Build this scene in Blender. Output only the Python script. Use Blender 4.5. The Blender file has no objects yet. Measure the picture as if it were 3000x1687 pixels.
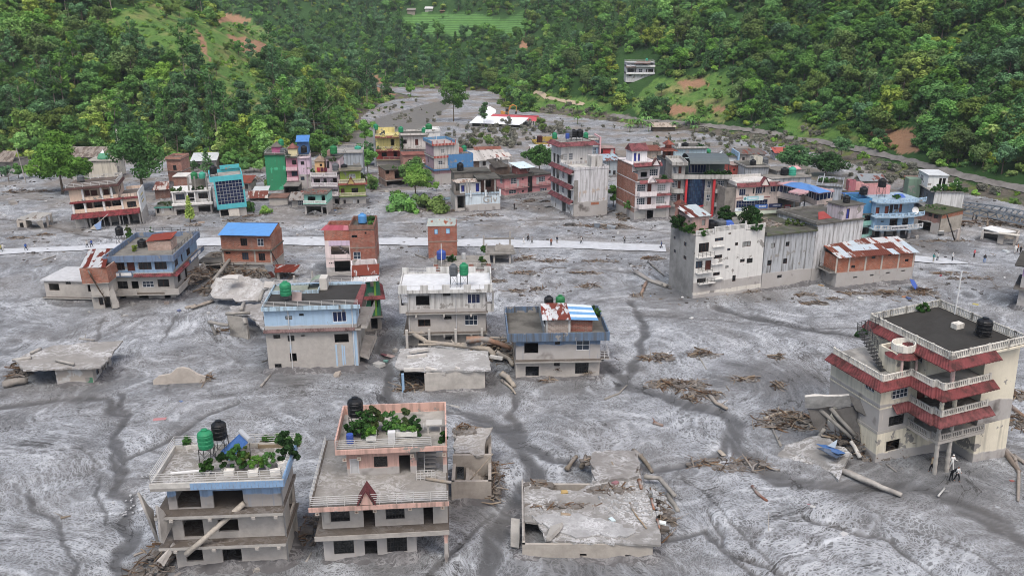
import bpy,math,random
import numpy as np
from mathutils import Vector,Matrix
random.seed(7);np.random.seed(7)
R=math.radians
MT_,MR_,RR_,cos_,sin_,hyp_=Matrix.Translation,Matrix.Rotation,random.Random,math.cos,math.sin,math.hypot
S=bpy.context.scene
C=S.collection
# ------------------------------------------------------------ camera, sky, sun, exposure
CAM_H,PITCH,FPX=45.0,18.36,2450.0
cam=bpy.data.objects.new('camera',bpy.data.cameras.new('camera'));C.objects.link(cam)
cam.location=(0,0,CAM_H);cam.rotation_euler=(R(90-PITCH),0,0)
cam.data.sensor_width=36;cam.data.lens=FPX/3000*36
cam.data.clip_start=0.5;cam.data.clip_end=6000
S.camera=cam
SUN_EL,SUN_AZ=58,-35
W=bpy.data.worlds.new('World');S.world=W;W.use_nodes=True
nt=W.node_tree;nt.nodes.clear()
sky=nt.nodes.new('ShaderNodeTexSky');sky.sky_type='NISHITA';sky.sun_disc=False
sky.sun_elevation=R(SUN_EL);sky.sun_rotation=R(180+SUN_AZ);sky.air_density=1.0;sky.dust_density=5.0;sky.ozone_density=1.0
bg=nt.nodes.new('ShaderNodeBackground');bg.inputs[1].default_value=0.115
out=nt.nodes.new('ShaderNodeOutputWorld')
nt.links.new(sky.outputs[0],bg.inputs[0]);nt.links.new(bg.outputs[0],out.inputs[0])
sun=bpy.data.objects.new('sun',bpy.data.lights.new('sun','SUN'));C.objects.link(sun)
sun.data.energy=1.5;sun.data.angle=R(18);sun.data.color=(1.0,0.96,0.9)
sun.rotation_euler=(R(90-SUN_EL),0,R(SUN_AZ))
S.view_settings.view_transform='Standard';S.view_settings.look='None';S.view_settings.exposure=0.6;S.view_settings.gamma=1
S.view_settings.use_curve_mapping=False
S.render.engine='CYCLES';S.cycles.max_bounces=5;S.cycles.diffuse_bounces=1;S.cycles.glossy_bounces=2
S.cycles.transmission_bounces=2;S.cycles.transparent_max_bounces=4;S.cycles.use_denoising=True
S.cycles.use_adaptive_sampling=False;S.cycles.filter_width=1.0
# ------------------------------------------------------------ surveying: photo pixel -> ray -> real planes
ZM=dict(p=(0,0,1),F=(0,0,1.16460),z1=(400,1150,.3706),z2=(850,1150,.3706),z3=(1450,1250,.3017),z4=(2250,820,.4348),z5=(560,760,.2691),z6=(1120,740,.3037),z7=(1920,580,.3106),z8=(0,620,.3726),y1=(0,380,.2208),y2=(440,420,.1795),y3=(740,370,.1864),y4=(1080,350,.2001),y5=(1420,370,.2001),y6=(1780,390,.2001),y7=(2080,430,.1726),y8=(2400,460,.2346),w1=(560,620,.2329),w2=(1200,600,.2911),w3=(1750,860,.2692),w4=(2650,640,.1794),w5=(2050,1250,.3688),w6=(0,1150,.3706),w7=(1350,280,.1359),w8=(1780,160,.0699),h1=(0,0,.3882),h2=(900,0,.3882),h3=(1800,0,.4658))
CAMLOC=Vector((0,0,CAM_H));CAMROT=cam.rotation_euler.to_matrix()
def ray(z,x,y):
 a,b,k=ZM[z]
 return CAMROT@Vector(((a+k*x-1500)/FPX,(843.5-(b+k*y))/FPX,-1.0))
def G(z,x,y,h=0.0):
 d=ray(z,x,y);t=(h-CAM_H)/d.z
 return CAMLOC+d*t
def proj(P):
 P=np.asarray(P,float)-np.array([0,0,CAM_H])
 q=P@np.array(CAMROT)
 return 1500+FPX*q[:,0]/-q[:,2],843.5-FPX*q[:,1]/-q[:,2],-q[:,2]
 # ------------------------------------------------------------ numpy noise
_PERM=np.random.RandomState(3).permutation(4096)
_GA=np.random.RandomState(4).rand(4096)*2*np.pi
_GX,_GY=np.cos(_GA),np.sin(_GA)
def perlin(x,y):
 xi=np.floor(x).astype(int);yi=np.floor(y).astype(int);xf=x-xi;yf=y-yi
 u=xf*xf*xf*(xf*(xf*6-15)+10);v=yf*yf*yf*(yf*(yf*6-15)+10)
 def g(ix,iy,dx,dy):
  h=_PERM[(_PERM[ix&4095]+iy)&4095]
  return _GX[h]*dx+_GY[h]*dy
 a=g(xi,yi,xf,yf);b=g(xi+1,yi,xf-1,yf);c=g(xi,yi+1,xf,yf-1);d=g(xi+1,yi+1,xf-1,yf-1)
 return(a+u*(b-a)+v*((c+u*(d-c))-(a+u*(b-a))))*1.5
def fbm(x,y,o=4):
 s=0;a=1;t=0
 for i in range(o):
  s=s+a*perlin(x*2**i+17.3*i,y*2**i-9.1*i);t+=a;a*=.5
 return s/t
def sstep(a,b,x):
 t=np.clip((x-a)/(b-a),0,1);return t*t*(3-2*t)
def in_poly(px,py,poly):
 r=np.zeros(np.shape(px),bool);n=len(poly)
 for i in range(n):
  x0,y0=poly[i];x1,y1=poly[(i+1)%n]
  c=((y0>py)!=(y1>py))&(px<(x1-x0)*(py-y0)/((y1-y0)or 1e-9)+x0)
  r^=c
 return r
def dist_path(x,y,pts,closed=False):
 d=np.full(np.shape(x),1e9);n=len(pts)
 for i in range(n if closed else n-1):
  ax,ay=pts[i][:2];bx,by=pts[(i+1)%n][:2]
  vx,vy=bx-ax,by-ay;L=vx*vx+vy*vy or 1e-9
  t=np.clip(((x-ax)*vx+(y-ay)*vy)/L,0,1)
  d=np.minimum(d,(x-ax-t*vx)**2+(y-ay-t*vy)**2)
 return np.sqrt(d)
 # ------------------------------------------------------------ materials
def lin(c):
 if isinstance(c,str):c=[int(c[i:i+2],16)/255 for i in(0,2,4)]
 return tuple(v/12.92 if v<=.04045 else((v+.055)/1.055)**2.4 for v in c)+(1,)
class NT:
 def __init__(s,name):
  s.m=bpy.data.materials.new(name);s.m.use_nodes=True;s.t=s.m.node_tree;s.t.nodes.clear()
  s.o=s.n('OutputMaterial');s.b=s.n('BsdfPrincipled');s.l(s.b,s.o.inputs[0])
  s.b.inputs['Specular IOR Level'].default_value=.25
 def n(s,t,**kw):
  x=s.t.nodes.new('ShaderNode'+t)
  for k,v in kw.items():
   if k[0]=='_':setattr(x,k[1:],v)
   elif isinstance(v,(bpy.types.Node,bpy.types.NodeSocket)):s.l(v,x.inputs[int(k[1:])if k[1:].isdigit()else k])
   else:x.inputs[int(k[1:])if k[1:].isdigit()else k].default_value=v
  return x
 def l(s,a,b):s.t.links.new(a.outputs[0]if isinstance(a,bpy.types.Node)else a,b)
 def math(s,op,a,b=0.0,c=0.0,clamp=False):return s.n('Math',_operation=op,_use_clamp=clamp,i0=a,i1=b,i2=c)
 def mix(s,f,a,b,mode='MIX'):
  x=s.n('Mix',_data_type='RGBA',_blend_type=mode)
  for k,v in((0,f),(6,a),(7,b)):
   if isinstance(v,(bpy.types.Node,bpy.types.NodeSocket)):s.l(v,x.inputs[k])
   else:x.inputs[k].default_value=v
  return x.outputs[2]
 def ramp(s,f,a,b):return s.n('MapRange',_clamp=True,i0=f,i1=a,i2=b)
 def noise(s,vec,scale,detail=3,rough=.55,dist=0.0):return s.n('TexNoise',Vector=vec,Scale=scale,Detail=detail,Roughness=rough,Distortion=dist)
 def vmul(s,v,k):return s.n('VectorMath',_operation='MULTIPLY',i0=v,i1=k)
 def color(s,c):s.l(c,s.b.inputs['Base Color'])
 def bump(s,h,d=.05,k=.6):s.l(s.n('Bump',Strength=k,Distance=d,Height=h),s.b.inputs['Normal'])
MUD=lin('a09b96');MUDL=lin('b4b2b1');MUDD=lin('67625f')
MC={}
def once(f):
 def g(*a,**k):
  key=(f.__name__,)+a+tuple(sorted(k.items()))
  if key not in MC:MC[key]=f(*a,**k)
  return MC[key]
 return g
def _mudded(n,col,mud,amp,pos,P):
 if mud is None:return col,None
 z=n.n('SeparateXYZ',i0=P).outputs[2]
 e=n.math('MULTIPLY_ADD',n.noise(P,.5,4),amp*2,mud-amp)
 f=n.ramp(n.math('SUBTRACT',e,z),-.06,.10)
 drip=n.ramp(n.noise(n.vmul(P,(3,3,.25)),1.0,3),.62,.70)
 f2=n.math('SUBTRACT',f,n.math('MULTIPLY',drip,.35),clamp=True)
 mc=n.mix(n.noise(P,.8,4),MUD,MUDL)
 mc=n.mix(n.ramp(n.noise(P,.35,3),.58,.72),mc,MUDD)
 return n.mix(f2,col,mc),f
@once
def pnt(c,mud=None,grime=.35,amp=.25,patch=.05,pc='8d8a86',rough=.8):
 n=NT('paint_'+c);P=n.n('NewGeometry').outputs[0];O=n.n('TexCoord').outputs[3]
 base=lin(c);gy=sum(base[:3])/3;base=tuple((v*.80+gy*.20)*.96 for v in base[:3]);col=n.mix(n.noise(O,.7,5,.65),tuple(v*.74 for v in base)+(1,),tuple(min(1,v*1.02)for v in base)+(1,))
 st=n.noise(n.vmul(O,(2.2,2.2,.16)),1.0,4,.65)
 col=n.mix(n.math('MULTIPLY',n.ramp(st,.46,.70),min(1,grime*1.5)),col,lin('55524c'))
 col=n.mix(n.math('MULTIPLY',n.ramp(n.noise(O,3.1,5,.7),.56,.72),grime*.55),col,lin('6e6a63'))
 if patch:col=n.mix(n.ramp(n.noise(O,.45,5,.6),.62-patch*.25,.64-patch*.25),col,lin(pc))
 col,f=_mudded(n,col,mud,amp,None,P)
 n.color(col);n.b.inputs['Roughness'].default_value=rough
 h=n.noise(O,6,4,.7);h2=n.math('ADD',h,n.math('MULTIPLY',f,2.0))if f else h
 n.bump(h2,.03,.5);return n.m
@once
def cnc(c='8f8c88',dark=.4,scale=.5,moss=0.0,mud=None,amp=.3):
 n=NT('concrete_'+c);P=n.n('NewGeometry').outputs[0];O=n.n('TexCoord').outputs[3]
 base=lin(c);col=n.mix(n.noise(O,scale*3,5,.65),tuple(v*.7 for v in base[:3])+(1,),tuple(min(1,v*1.2)for v in base[:3])+(1,))
 col=n.mix(n.math('MULTIPLY',n.ramp(n.noise(O,scale,5,.65),.45,.62),dark),col,lin('2f2d2a'))
 if moss:col=n.mix(n.math('MULTIPLY',n.ramp(n.noise(O,.9,4),.5,.66),moss),col,lin('4c5a2c'))
 col,f=_mudded(n,col,mud,amp,None,P)
 n.color(col);n.b.inputs['Roughness'].default_value=.9;n.bump(n.noise(O,5,5,.7),.05,.7);return n.m
@once
def brick(c='9a5f4c',mud=None,amp=.2,mortar='a5988c',k=1.0):
 n=NT('brick_'+c);P=n.n('NewGeometry').outputs[0];O=n.n('TexCoord').outputs[3]
 s=n.n('SeparateXYZ',i0=O);v=n.n('CombineXYZ',i0=n.math('ADD',s.outputs[0],s.outputs[1]),i1=s.outputs[2])
 b=lin(c);dk=tuple(x*.62 for x in b[:3])+(1,);lt=tuple(min(1,x*1.3)for x in b[:3])+(1,)
 bt=n.n('TexBrick',Vector=v,Color1=dk,Color2=lt,Mortar=lin(mortar),Scale=1.0)
 bt.inputs['Brick Width'].default_value=.46*k;bt.inputs['Row Height'].default_value=.17*k;bt.inputs['Mortar Size'].default_value=.018*k
 col=n.mix(n.ramp(n.noise(O,.6,5,.65),.4,.7),bt.outputs[0],tuple(x*.8 for x in lin(c)[:3])+(1,))
 col=n.mix(n.math('MULTIPLY',n.ramp(n.noise(n.vmul(O,(1.5,1.5,.3)),1.0,4,.65),.54,.7),.5),col,lin('8d8279'))
 col,f=_mudded(n,col,mud,amp,None,P)
 n.color(col);n.b.inputs['Roughness'].default_value=.9
 n.bump(n.math('ADD',n.math('MULTIPLY',bt.outputs[1],-.5),n.noise(O,8,3)),.03,.7);return n.m
@once
def rst(c='7d3f30',w='c9ccce',amt=.5,mud=None):
 n=NT('rust_'+c);P=n.n('NewGeometry').outputs[0];O=n.n('TexCoord').outputs[3]
 r=n.mix(n.noise(O,2.5,5,.65),lin(c),tuple(v*.55 for v in lin(c)[:3])+(1,))
 f=n.ramp(n.noise(n.vmul(O,(1.1,.35,.5)),1.0,5,.6),.62-amt*.3,.66-amt*.3)
 col=n.mix(f,n.mix(n.noise(O,3,4),lin(w),tuple(v*.7 for v in lin(w)[:3])+(1,)),r)
 col,_=_mudded(n,col,mud,.3,None,P)
 n.color(col);n.b.inputs['Roughness'].default_value=.6;n.bump(n.noise(O,6,3),.02,.4);return n.m
@once
def pln(c,rough=.6,var=.25,metal=0.0,dirt=.2):
 n=NT('coat_'+c);O=n.n('TexCoord').outputs[3];b=lin(c);gy=sum(b[:3])/3;b=tuple(v*.84+gy*.16 for v in b[:3])
 col=n.mix(n.noise(O,1.7,4,.6),tuple(v*(1-var)for v in b[:3])+(1,),tuple(min(1,v*(1+var*.5))for v in b[:3])+(1,))
 col=n.mix(n.math('MULTIPLY',n.ramp(n.noise(O,.9,5,.65),.5,.72),dirt),col,lin('7a756f'))
 n.color(col);n.b.inputs['Roughness'].default_value=rough;n.b.inputs['Metallic'].default_value=metal;return n.m
@once
def tiles(c='9a3a3c',mud=None):
 n=NT('tiles_'+c);P=n.n('NewGeometry').outputs[0];O=n.n('TexCoord').outputs[3];b=lin(c);gy=sum(b[:3])/3;b=tuple(v*.76+gy*.24 for v in b[:3])
 col=n.mix(n.noise(O,2.2,4,.6),tuple(v*.7 for v in b[:3])+(1,),tuple(min(1,v*1.2)for v in b[:3])+(1,))
 col=n.mix(n.math('MULTIPLY',n.ramp(n.noise(O,.8,5,.7),.45,.62),.8),col,lin('33211f'))
 col,_=_mudded(n,col,mud,.25,None,P)
 n.color(col);n.b.inputs['Roughness'].default_value=.7;n.bump(n.noise(O,5,3),.03,.4);return n.m
@once
def gls(c='10151c',rough=.08):
 n=NT('glass_'+c);O=n.n('TexCoord').outputs[3];b=lin(c)
 n.color(n.mix(n.noise(O,1.2,3),b,tuple(min(1,v*1.6+.004)for v in b[:3])+(1,)))
 n.b.inputs['Roughness'].default_value=rough;n.b.inputs['Specular IOR Level'].default_value=.5;return n.m
@once
def mud(c='8f8d8c',veins=.5,sc=1.0):
 n=NT('silt_'+c);P=n.n('NewGeometry').outputs[0];b=lin(c)
 w=n.n('VectorMath',_operation='ADD',i0=P,i1=n.vmul(n.noise(P,.5*sc,3).outputs[1],(3,3,3)))
 a=n.math('ABSOLUTE',n.math('SUBTRACT',n.noise(n.vmul(w,(.7,1.6,1)),.9*sc,5,.6),.5))
 v=n.math('MULTIPLY',n.ramp(a,.07,.0),n.ramp(n.noise(P,.28*sc,3),.4,.6))
 col=n.mix(n.noise(P,1.1*sc,5,.65),tuple(x*.55 for x in b[:3])+(1,),tuple(x*1.15 for x in b[:3])+(1,))
 col=n.mix(n.math('MULTIPLY',v,veins),col,lin('cdced0'))
 n.color(col);n.b.inputs['Roughness'].default_value=.8;n.bump(n.noise(P,3,5,.7),.08,.7);return n.m
@once
def wood(c='8a7a66'):
 n=NT('wood_'+c);O=n.n('TexCoord').outputs[3];b=lin(c)
 col=n.mix(n.noise(n.vmul(O,(1,1,1)),3.0,5,.65),tuple(v*.5 for v in b[:3])+(1,),tuple(min(1,v*1.25)for v in b[:3])+(1,))
 col=n.mix(n.ramp(n.noise(O,.6,4),.5,.66),col,lin('8e8a86'))
 n.color(col);n.b.inputs['Roughness'].default_value=.9;n.bump(n.noise(O,7,4),.04,.7);return n.m
@once
def leaf(c,c2,trans=.25,var=.35):
 n=NT('leaf_'+c);r=n.n('ObjectInfo').outputs[5];A=n.n('Attribute',_attribute_name='shade').outputs[2]
 col=n.mix(A,lin(c),lin(c2))
 hs=n.n('HueSaturation',Hue=n.n('MapRange',i0=r,i1=0.0,i2=1.0,i3=.494,i4=.52),Saturation=n.n('MapRange',i0=r,i1=0.0,i2=1.0,i3=1.06,i4=.86),Value=n.n('MapRange',i0=n.math('FRACT',n.math('MULTIPLY',r,7.31)),i1=0.0,i2=1.0,i3=1-var,i4=1+var),Color=col)
 n.color(hs);n.b.inputs['Roughness'].default_value=.7;n.b.inputs['Specular IOR Level'].default_value=.12
 t=n.n('BsdfTranslucent',Color=hs);m=n.n('MixShader',i0=trans,i1=n.b,i2=t);n.l(m,n.o.inputs[0]);return n.m
 # ------------------------------------------------------------ mesh building
class MB:
 def __init__(s):s.v=[];s.f=[];s.mi=[];s.cm=0
 def quad(s,*p):
  b=len(s.v);s.v+=[tuple(q)for q in p];s.f.append(tuple(range(b,b+len(p))));s.mi.append(s.cm);return s
 def box(s,x0,x1,y0,y1,z0,z1):
  b=len(s.v)
  s.v+=[(x0,y0,z0),(x1,y0,z0),(x1,y1,z0),(x0,y1,z0),(x0,y0,z1),(x1,y0,z1),(x1,y1,z1),(x0,y1,z1)]
  for f in((0,3,2,1),(4,5,6,7),(0,1,5,4),(1,2,6,5),(2,3,7,6),(3,0,4,7)):
   s.f.append(tuple(b+i for i in f));s.mi.append(s.cm)
  return s
 def hexa(s,P):
  b=len(s.v);s.v+=[tuple(p)for p in P]
  for f in((0,3,2,1),(4,5,6,7),(0,1,5,4),(1,2,6,5),(2,3,7,6),(3,0,4,7)):
   s.f.append(tuple(b+i for i in f));s.mi.append(s.cm)
  return s
 def prism(s,poly,z0,z1):
  b=len(s.v);n=len(poly)
  s.v+=[(p[0],p[1],z0)for p in poly]+[(p[0],p[1],z1)for p in poly]
  s.f.append(tuple(b+n-1-i for i in range(n)));s.f.append(tuple(b+n+i for i in range(n)))
  for i in range(n):s.f.append((b+i,b+(i+1)%n,b+n+(i+1)%n,b+n+i))
  s.mi+=[s.cm]*(n+2);return s
 def tube(s,p0,p1,r0,r1=None,n=6,cap=True):
  p0,p1=Vector(p0),Vector(p1);r1=r0 if r1 is None else r1;d=(p1-p0)
  if d.length<1e-6:return s
  d.normalize();a=d.orthogonal().normalized();c=d.cross(a);b=len(s.v)
  for p,r in((p0,r0),(p1,r1)):
   for i in range(n):
    t=2*math.pi*i/n;s.v.append(tuple(p+a*(r*cos_(t))+c*(r*sin_(t))))
  for i in range(n):s.f.append((b+i,b+(i+1)%n,b+n+(i+1)%n,b+n+i));s.mi.append(s.cm)
  if cap:s.f.append(tuple(b+n-1-i for i in range(n)));s.f.append(tuple(b+n+i for i in range(n)));s.mi+=[s.cm]*2
  return s
 def path(s,pts,rad,n=6):
  b=len(s.v);m=len(pts);pts=[Vector(p)for p in pts]
  for k,p in enumerate(pts):
   d=(pts[min(k+1,m-1)]-pts[max(k-1,0)]).normalized();a=d.cross(Vector((.3,.2,1))).normalized();c=d.cross(a)
   for i in range(n):
    t=2*math.pi*i/n;r=rad[k];s.v.append(tuple(p+a*(r*cos_(t))+c*(r*sin_(t))))
  for k in range(m-1):
   for i in range(n):s.f.append((b+k*n+i,b+k*n+(i+1)%n,b+(k+1)*n+(i+1)%n,b+(k+1)*n+i));s.mi.append(s.cm)
  s.f.append(tuple(b+n-1-i for i in range(n)));s.f.append(tuple(b+(m-1)*n+i for i in range(n)));s.mi+=[s.cm]*2
  return s
 def lathe(s,prof,c=(0,0),n=14):
  b=len(s.v);m=len(prof)
  for r,z in prof:
   for i in range(n):
    t=2*math.pi*i/n;s.v.append((c[0]+r*cos_(t),c[1]+r*sin_(t),z))
  for k in range(m-1):
   for i in range(n):s.f.append((b+k*n+i,b+k*n+(i+1)%n,b+(k+1)*n+(i+1)%n,b+(k+1)*n+i));s.mi.append(s.cm)
  s.f.append(tuple(b+n-1-i for i in range(n)));s.f.append(tuple(b+(m-1)*n+i for i in range(n)));s.mi+=[s.cm]*2
  return s
 def mesh(s,name,mats,smooth=False):
  me=bpy.data.meshes.new(name);me.from_pydata(s.v,[],s.f)
  for m in(mats if isinstance(mats,(list,tuple))else[mats]):me.materials.append(m)
  if any(s.mi):me.polygons.foreach_set('material_index',s.mi)
  if smooth:me.polygons.foreach_set('use_smooth',[True]*len(me.polygons))
  me.update();return me
 def build(s,name,mats,parent=None,M=None,smooth=False,label=None):
  o=bpy.data.objects.new(name,s.mesh(name,mats,smooth));C.objects.link(o)
  if parent is not None:o.parent=parent
  if M is not None:o.matrix_world=M
  if label:o['label']=label
  return o
def tag(o,label,cat,group=None,kind=None):
 if label:o['label']=label
 if cat:o['category']=cat
 if group:o['group']=group
 if kind or cat:o['kind']=kind or 'thing'
 return o
def empty(name,M):
 o=bpy.data.objects.new(name,None);C.objects.link(o);o.empty_display_size=.3
 o.matrix_world=M if isinstance(M,Matrix)else MT_(M);return o
def dup(o,parent=None):
 c=o.copy();C.objects.link(c)
 if parent is not None:c.parent=parent
 for ch in o.children:dup(ch,c)
 return c
 # ------------------------------------------------------------ terrain: flooded valley floor, river, hills
def gp(l,z='p'):return[tuple(G(z,*p)[:2])for p in l]
VALLEY=[(-520,-60),(-520,190)]+gp([(-500,540),(0,468),(300,458),(560,470),(680,497),(800,487),(920,462),(1000,432),(1043,388),(1060,346),(1100,312),(1160,294),(1258,284)])+[(-88,490),(-170,525),(-310,570),(-700,640),(-700,700),(-290,625),(-130,565),(-48,512),(-6,494)]+gp([(1455,296),(1480,320),(1600,335),(1750,352),(1900,374),(2080,396),(2266,422),(2405,452),(2522,488),(2650,532),(2850,574),(3000,606),(3400,700)])+[(520,120),(520,-60)]
RIVER1=gp([(1330,287),(1275,306),(1190,340),(1130,372),(1100,405),(1180,428)]);RW1=[7,15,24,27,22,10]
RIVER2=gp([(2340,478),(2440,520),(2600,560),(2780,597),(2960,632),(3300,705)]);RW2=[4,11,13,13,14,16]
def strip_d(x,y,pts,w):
 d=np.full(np.shape(x),1e9)
 for i in range(len(pts)-1):
  ax,ay=pts[i];bx,by=pts[i+1];vx,vy=bx-ax,by-ay;L=vx*vx+vy*vy
  t=np.clip(((x-ax)*vx+(y-ay)*vy)/L,0,1)
  d=np.minimum(d,np.hypot(x-ax-t*vx,y-ay-t*vy)-.5*(w[i]+t*(w[i+1]-w[i])))
 return d
TERR=[(1150,62),(1240,38),(1400,40),(1480,60),(1535,30),(1548,78),(1535,112),(1440,108),(1330,104),(1215,104),(1160,80)]
TERR2=[(1925,0),(2035,0),(2030,20),(1940,25)]
def height(x,y,detail=True):
 x=np.asarray(x,float);y=np.asarray(y,float)
 d=dist_path(x,y,VALLEY,True);d=np.where(in_poly(x,y,VALLEY),0,d)
 s=.60-.24*sstep(430,580,y)+.05*perlin(x/70+3,y/70)
 h=s*(np.sqrt(d*d+144)-12)
 h=h*(1+.22*fbm(x/55+9,y/55,3))+np.minimum(h,12)/12*2.2*fbm(x/22,y/22,3)
 h=np.where(h>60,60+(h-60)*.6,h)
 rd=np.minimum(strip_d(x,y,RIVER1,RW1),strip_d(x,y,RIVER2,RW2))
 z=h-1.7*sstep(3.0,-3.0,rd)
 if detail:
  q=np.exp(-d/6)
  z=z+q*(.30*fbm(x/14,y/14,3)+.07*fbm(x/2.2,y/2.2,3))*sstep(1,8,np.abs(rd)+3)
  far=sstep(235,300,y)*q
  z=z+far*.9*np.maximum(0,fbm(x/9+40,y/9,3))
 return z
def hz(x,y):return float(height(np.array([x]),np.array([y]))[0])
def hit(z,px,py):
 d=ray(z,px,py);d=d/hyp_(d.x,d.y)
 t=np.arange(60,1300,1.0);X=d.x*t;Y=d.y*t;Z=CAM_H+d.z*t
 k=np.where(Z<height(X,Y,False))[0]
 if len(k)==0:return None
 t1=t[k[0]];tt=np.linspace(t1-1,t1,12);k2=np.where(CAM_H+d.z*tt<=height(d.x*tt,d.y*tt))[0]
 t1=tt[k2[0]]if len(k2)else t1
 return Vector((d.x*t1,d.y*t1,CAM_H+d.z*t1))
NR,NC=760,740
ys=38*np.exp(np.linspace(0,math.log(1700/38),NR));ss=np.linspace(-1,1,NC);ss=.72*ss+.28*ss**3
GX=ss[None,:]*(ys[:,None]*.86+16);GY=np.repeat(ys[:,None],NC,1)
GZ=height(GX,GY)
PX,PY,_=proj(np.stack([GX.ravel(),GY.ravel(),GZ.ravel()],1));PX=PX.reshape(GX.shape);PY=PY.reshape(GX.shape)
hd=np.where(in_poly(GX,GY,VALLEY),0,dist_path(GX,GY,VALLEY,True))
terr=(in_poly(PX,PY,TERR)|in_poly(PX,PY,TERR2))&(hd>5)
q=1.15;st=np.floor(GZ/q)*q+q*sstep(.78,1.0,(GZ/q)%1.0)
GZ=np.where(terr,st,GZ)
WET=[([(1766,1070),(1844,1126),(1938,1159),(2046,1188),(2127,1210),(2154,1262),(2160,1324),(2216,1360),(2308,1405),(2419,1424),(2677,1420),(2806,1460),(2900,1527),(3000,1580),(3200,1680)],1.7),([(1514,1160),(1500,1215),(1530,1290),(1630,1342),(1725,1360),(1910,1375),(2090,1345),(2150,1262)],.8),([(1118,980),(1135,1095),(1128,1165),(1180,1190),(1340,1202),(1475,1245),(1545,1325),(1560,1395),(1510,1460),(1465,1560),(1430,1690)],1.3),([(361,1150),(352,1280),(362,1372),(350,1444),(385,1535),(340,1690)],.9),([(345,1290),(338,1380),(345,1440)],.5),([(0,1190),(180,1165),(300,1168),(361,1220)],1.0),([(700,1180),(610,1210),(520,1270),(365,1345)],.5),([(1140,700),(900,1000)],0),([(1850,880),(1890,960),(1860,1080),(1800,1140)],.9),([(2100,900),(2300,950),(2600,1000)],1.2),([(230,880),(330,870),(520,850),(640,800)],1.3),([(0,640),(150,660),(260,690),(420,700),(560,690)],1.0),([(1740,1600),(2050,1560),(2200,1640),(2400,1760)],.35),([(2060,1500),(2130,1600),(2210,1690)],.3),([(2360,1500),(2600,1590),(2800,1700)],.35)]
RUTS=[([(0,905),(150,890),(300,900),(420,860),(640,770)],.3),([(300,930),(290,990),(260,1010)],.3),([(470,1000),(520,920),(640,880)],.3),([(85,1330),(230,1310),(300,1370)],.2),([(50,1410),(60,1440),(100,1490),(170,1510),(185,1590),(235,1640),(220,1690)],.28),([(287,1405),(297,1470),(302,1535)],.25),([(1450,1500),(1300,1640),(1250,1700)],.4),([(380,690),(330,770),(250,800)],.3),([(2000,1400),(2100,1480),(2180,1560),(2300,1700)],.2),([(2480,1440),(2620,1530),(2800,1590),(2980,1687)],.2),([(1870,920),(2130,940),(2350,960),(2700,960)],.45),([(1600,780),(1900,800),(1960,840)],.4),([(760,640),(1000,650),(1250,655),(1700,640),(2000,690)],.5),([(780,700),(900,690),(1150,690)],.4)]
SPOTS=[(700,1690,7),(500,1640,6),(880,1560,6),(1140,1640,5),(1390,1480,5),(860,1090,8),(1060,1080,6),(1110,1000,6),(1320,1150,6),(1480,1130,5),(1650,1120,7),(2310,1130,11),(2350,1260,9),(2560,1390,9),(2760,1400,8),(2200,850,9),(2000,860,8),(280,880,9),(430,880,8),(620,860,8),(250,1130,8),(80,1120,6),(520,1120,5),(760,980,7),(1700,1640,10),(290,640,8),(700,640,5),(1000,620,6),(1560,610,9),(2500,760,10),(2150,640,8),(2750,720,10),(1000,790,7),(120,660,7),(2350,560,9)]
wet=np.zeros(GX.shape);near=(GY<330);xs,yy=GX[near],GY[near]
wob=1.0*fbm(xs/5,yy/5,3);w=np.zeros(xs.shape);cut=np.zeros(xs.shape)
for pts,r in WET:
 if r:
  d=dist_path(xs+wob*1.6,yy+wob,gp(pts));w=np.maximum(w,sstep(r*1.05,r*.35,d));cut=np.maximum(cut,.28*sstep(r*1.6,0,d))
rut=np.zeros(xs.shape)
for pts,r in RUTS:
 d=dist_path(xs+wob*.8,yy+wob*.6,gp(pts));rut=np.maximum(rut,sstep(r*1.1,r*.3,d));cut=np.maximum(cut,.16*sstep(r*2.2,0,d))
for x,y,r in SPOTS:
 c=G('p',x,y);d=np.hypot(xs-c.x,yy-c.y)*(1+.35*fbm(xs/7,yy/7,3));w=np.maximum(w,.62*sstep(r*.95,r*.3,d))
wet[near]=np.maximum(w,rut*.9);GZ[near]-=cut
LX0,LY0,LS=-150.0,50.0,.25;nx,ny=1200,940
lx,ly=np.meshgrid(LX0+LS*np.arange(nx),LY0+LS*np.arange(ny))
def psi(x,y):return y*.75+x*.28+21*perlin(x/34+2,y/34+5)+7*perlin(x/12,y/12)
e=.3;ps=psi(lx,ly);vy_,vx_=np.gradient(ps,LS);vx,vy=vy_,-vx_;m=np.hypot(vx,vy)+1e-6;vx/=m;vy/=m
rs=np.random.RandomState(5);grain=rs.rand(ny,nx);grain=(grain+np.roll(grain,1,0)+np.roll(grain,1,1))/3
acc=grain.copy();ADV=None
for sg in(1,-1):
 fx,fy=np.meshgrid(np.arange(nx,dtype=float),np.arange(ny,dtype=float))
 for k in range(11):
  ix=np.clip(fx.astype(int),0,nx-1);iy=np.clip(fy.astype(int),0,ny-1)
  fx=np.clip(fx+sg*vx[iy,ix]*1.1,0,nx-1.01);fy=np.clip(fy+sg*vy[iy,ix]*1.1,0,ny-1.01)
  acc+=grain[fy.astype(int),fx.astype(int)]
 if sg==1:AX,AY=fx,fy
acc/=23;acc=(acc-acc.mean())/acc.std()
def samp(A,x,y):
 fx=np.clip((x-LX0)/LS,0,nx-1.01);fy=np.clip((y-LY0)/LS,0,ny-1.01);i=fx.astype(int);j=fy.astype(int);u=fx-i;v=fy-j
 return(A[j,i]*(1-u)+A[j,i+1]*u)*(1-v)+(A[j+1,i]*(1-u)+A[j+1,i+1]*u)*v
lic=samp(acc,GX,GY);inside=(np.abs(GX)<150)&(GY>50)&(GY<285);lic=np.where(inside,lic,fbm(GX/3,GY/1.2,3)*2)
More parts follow.
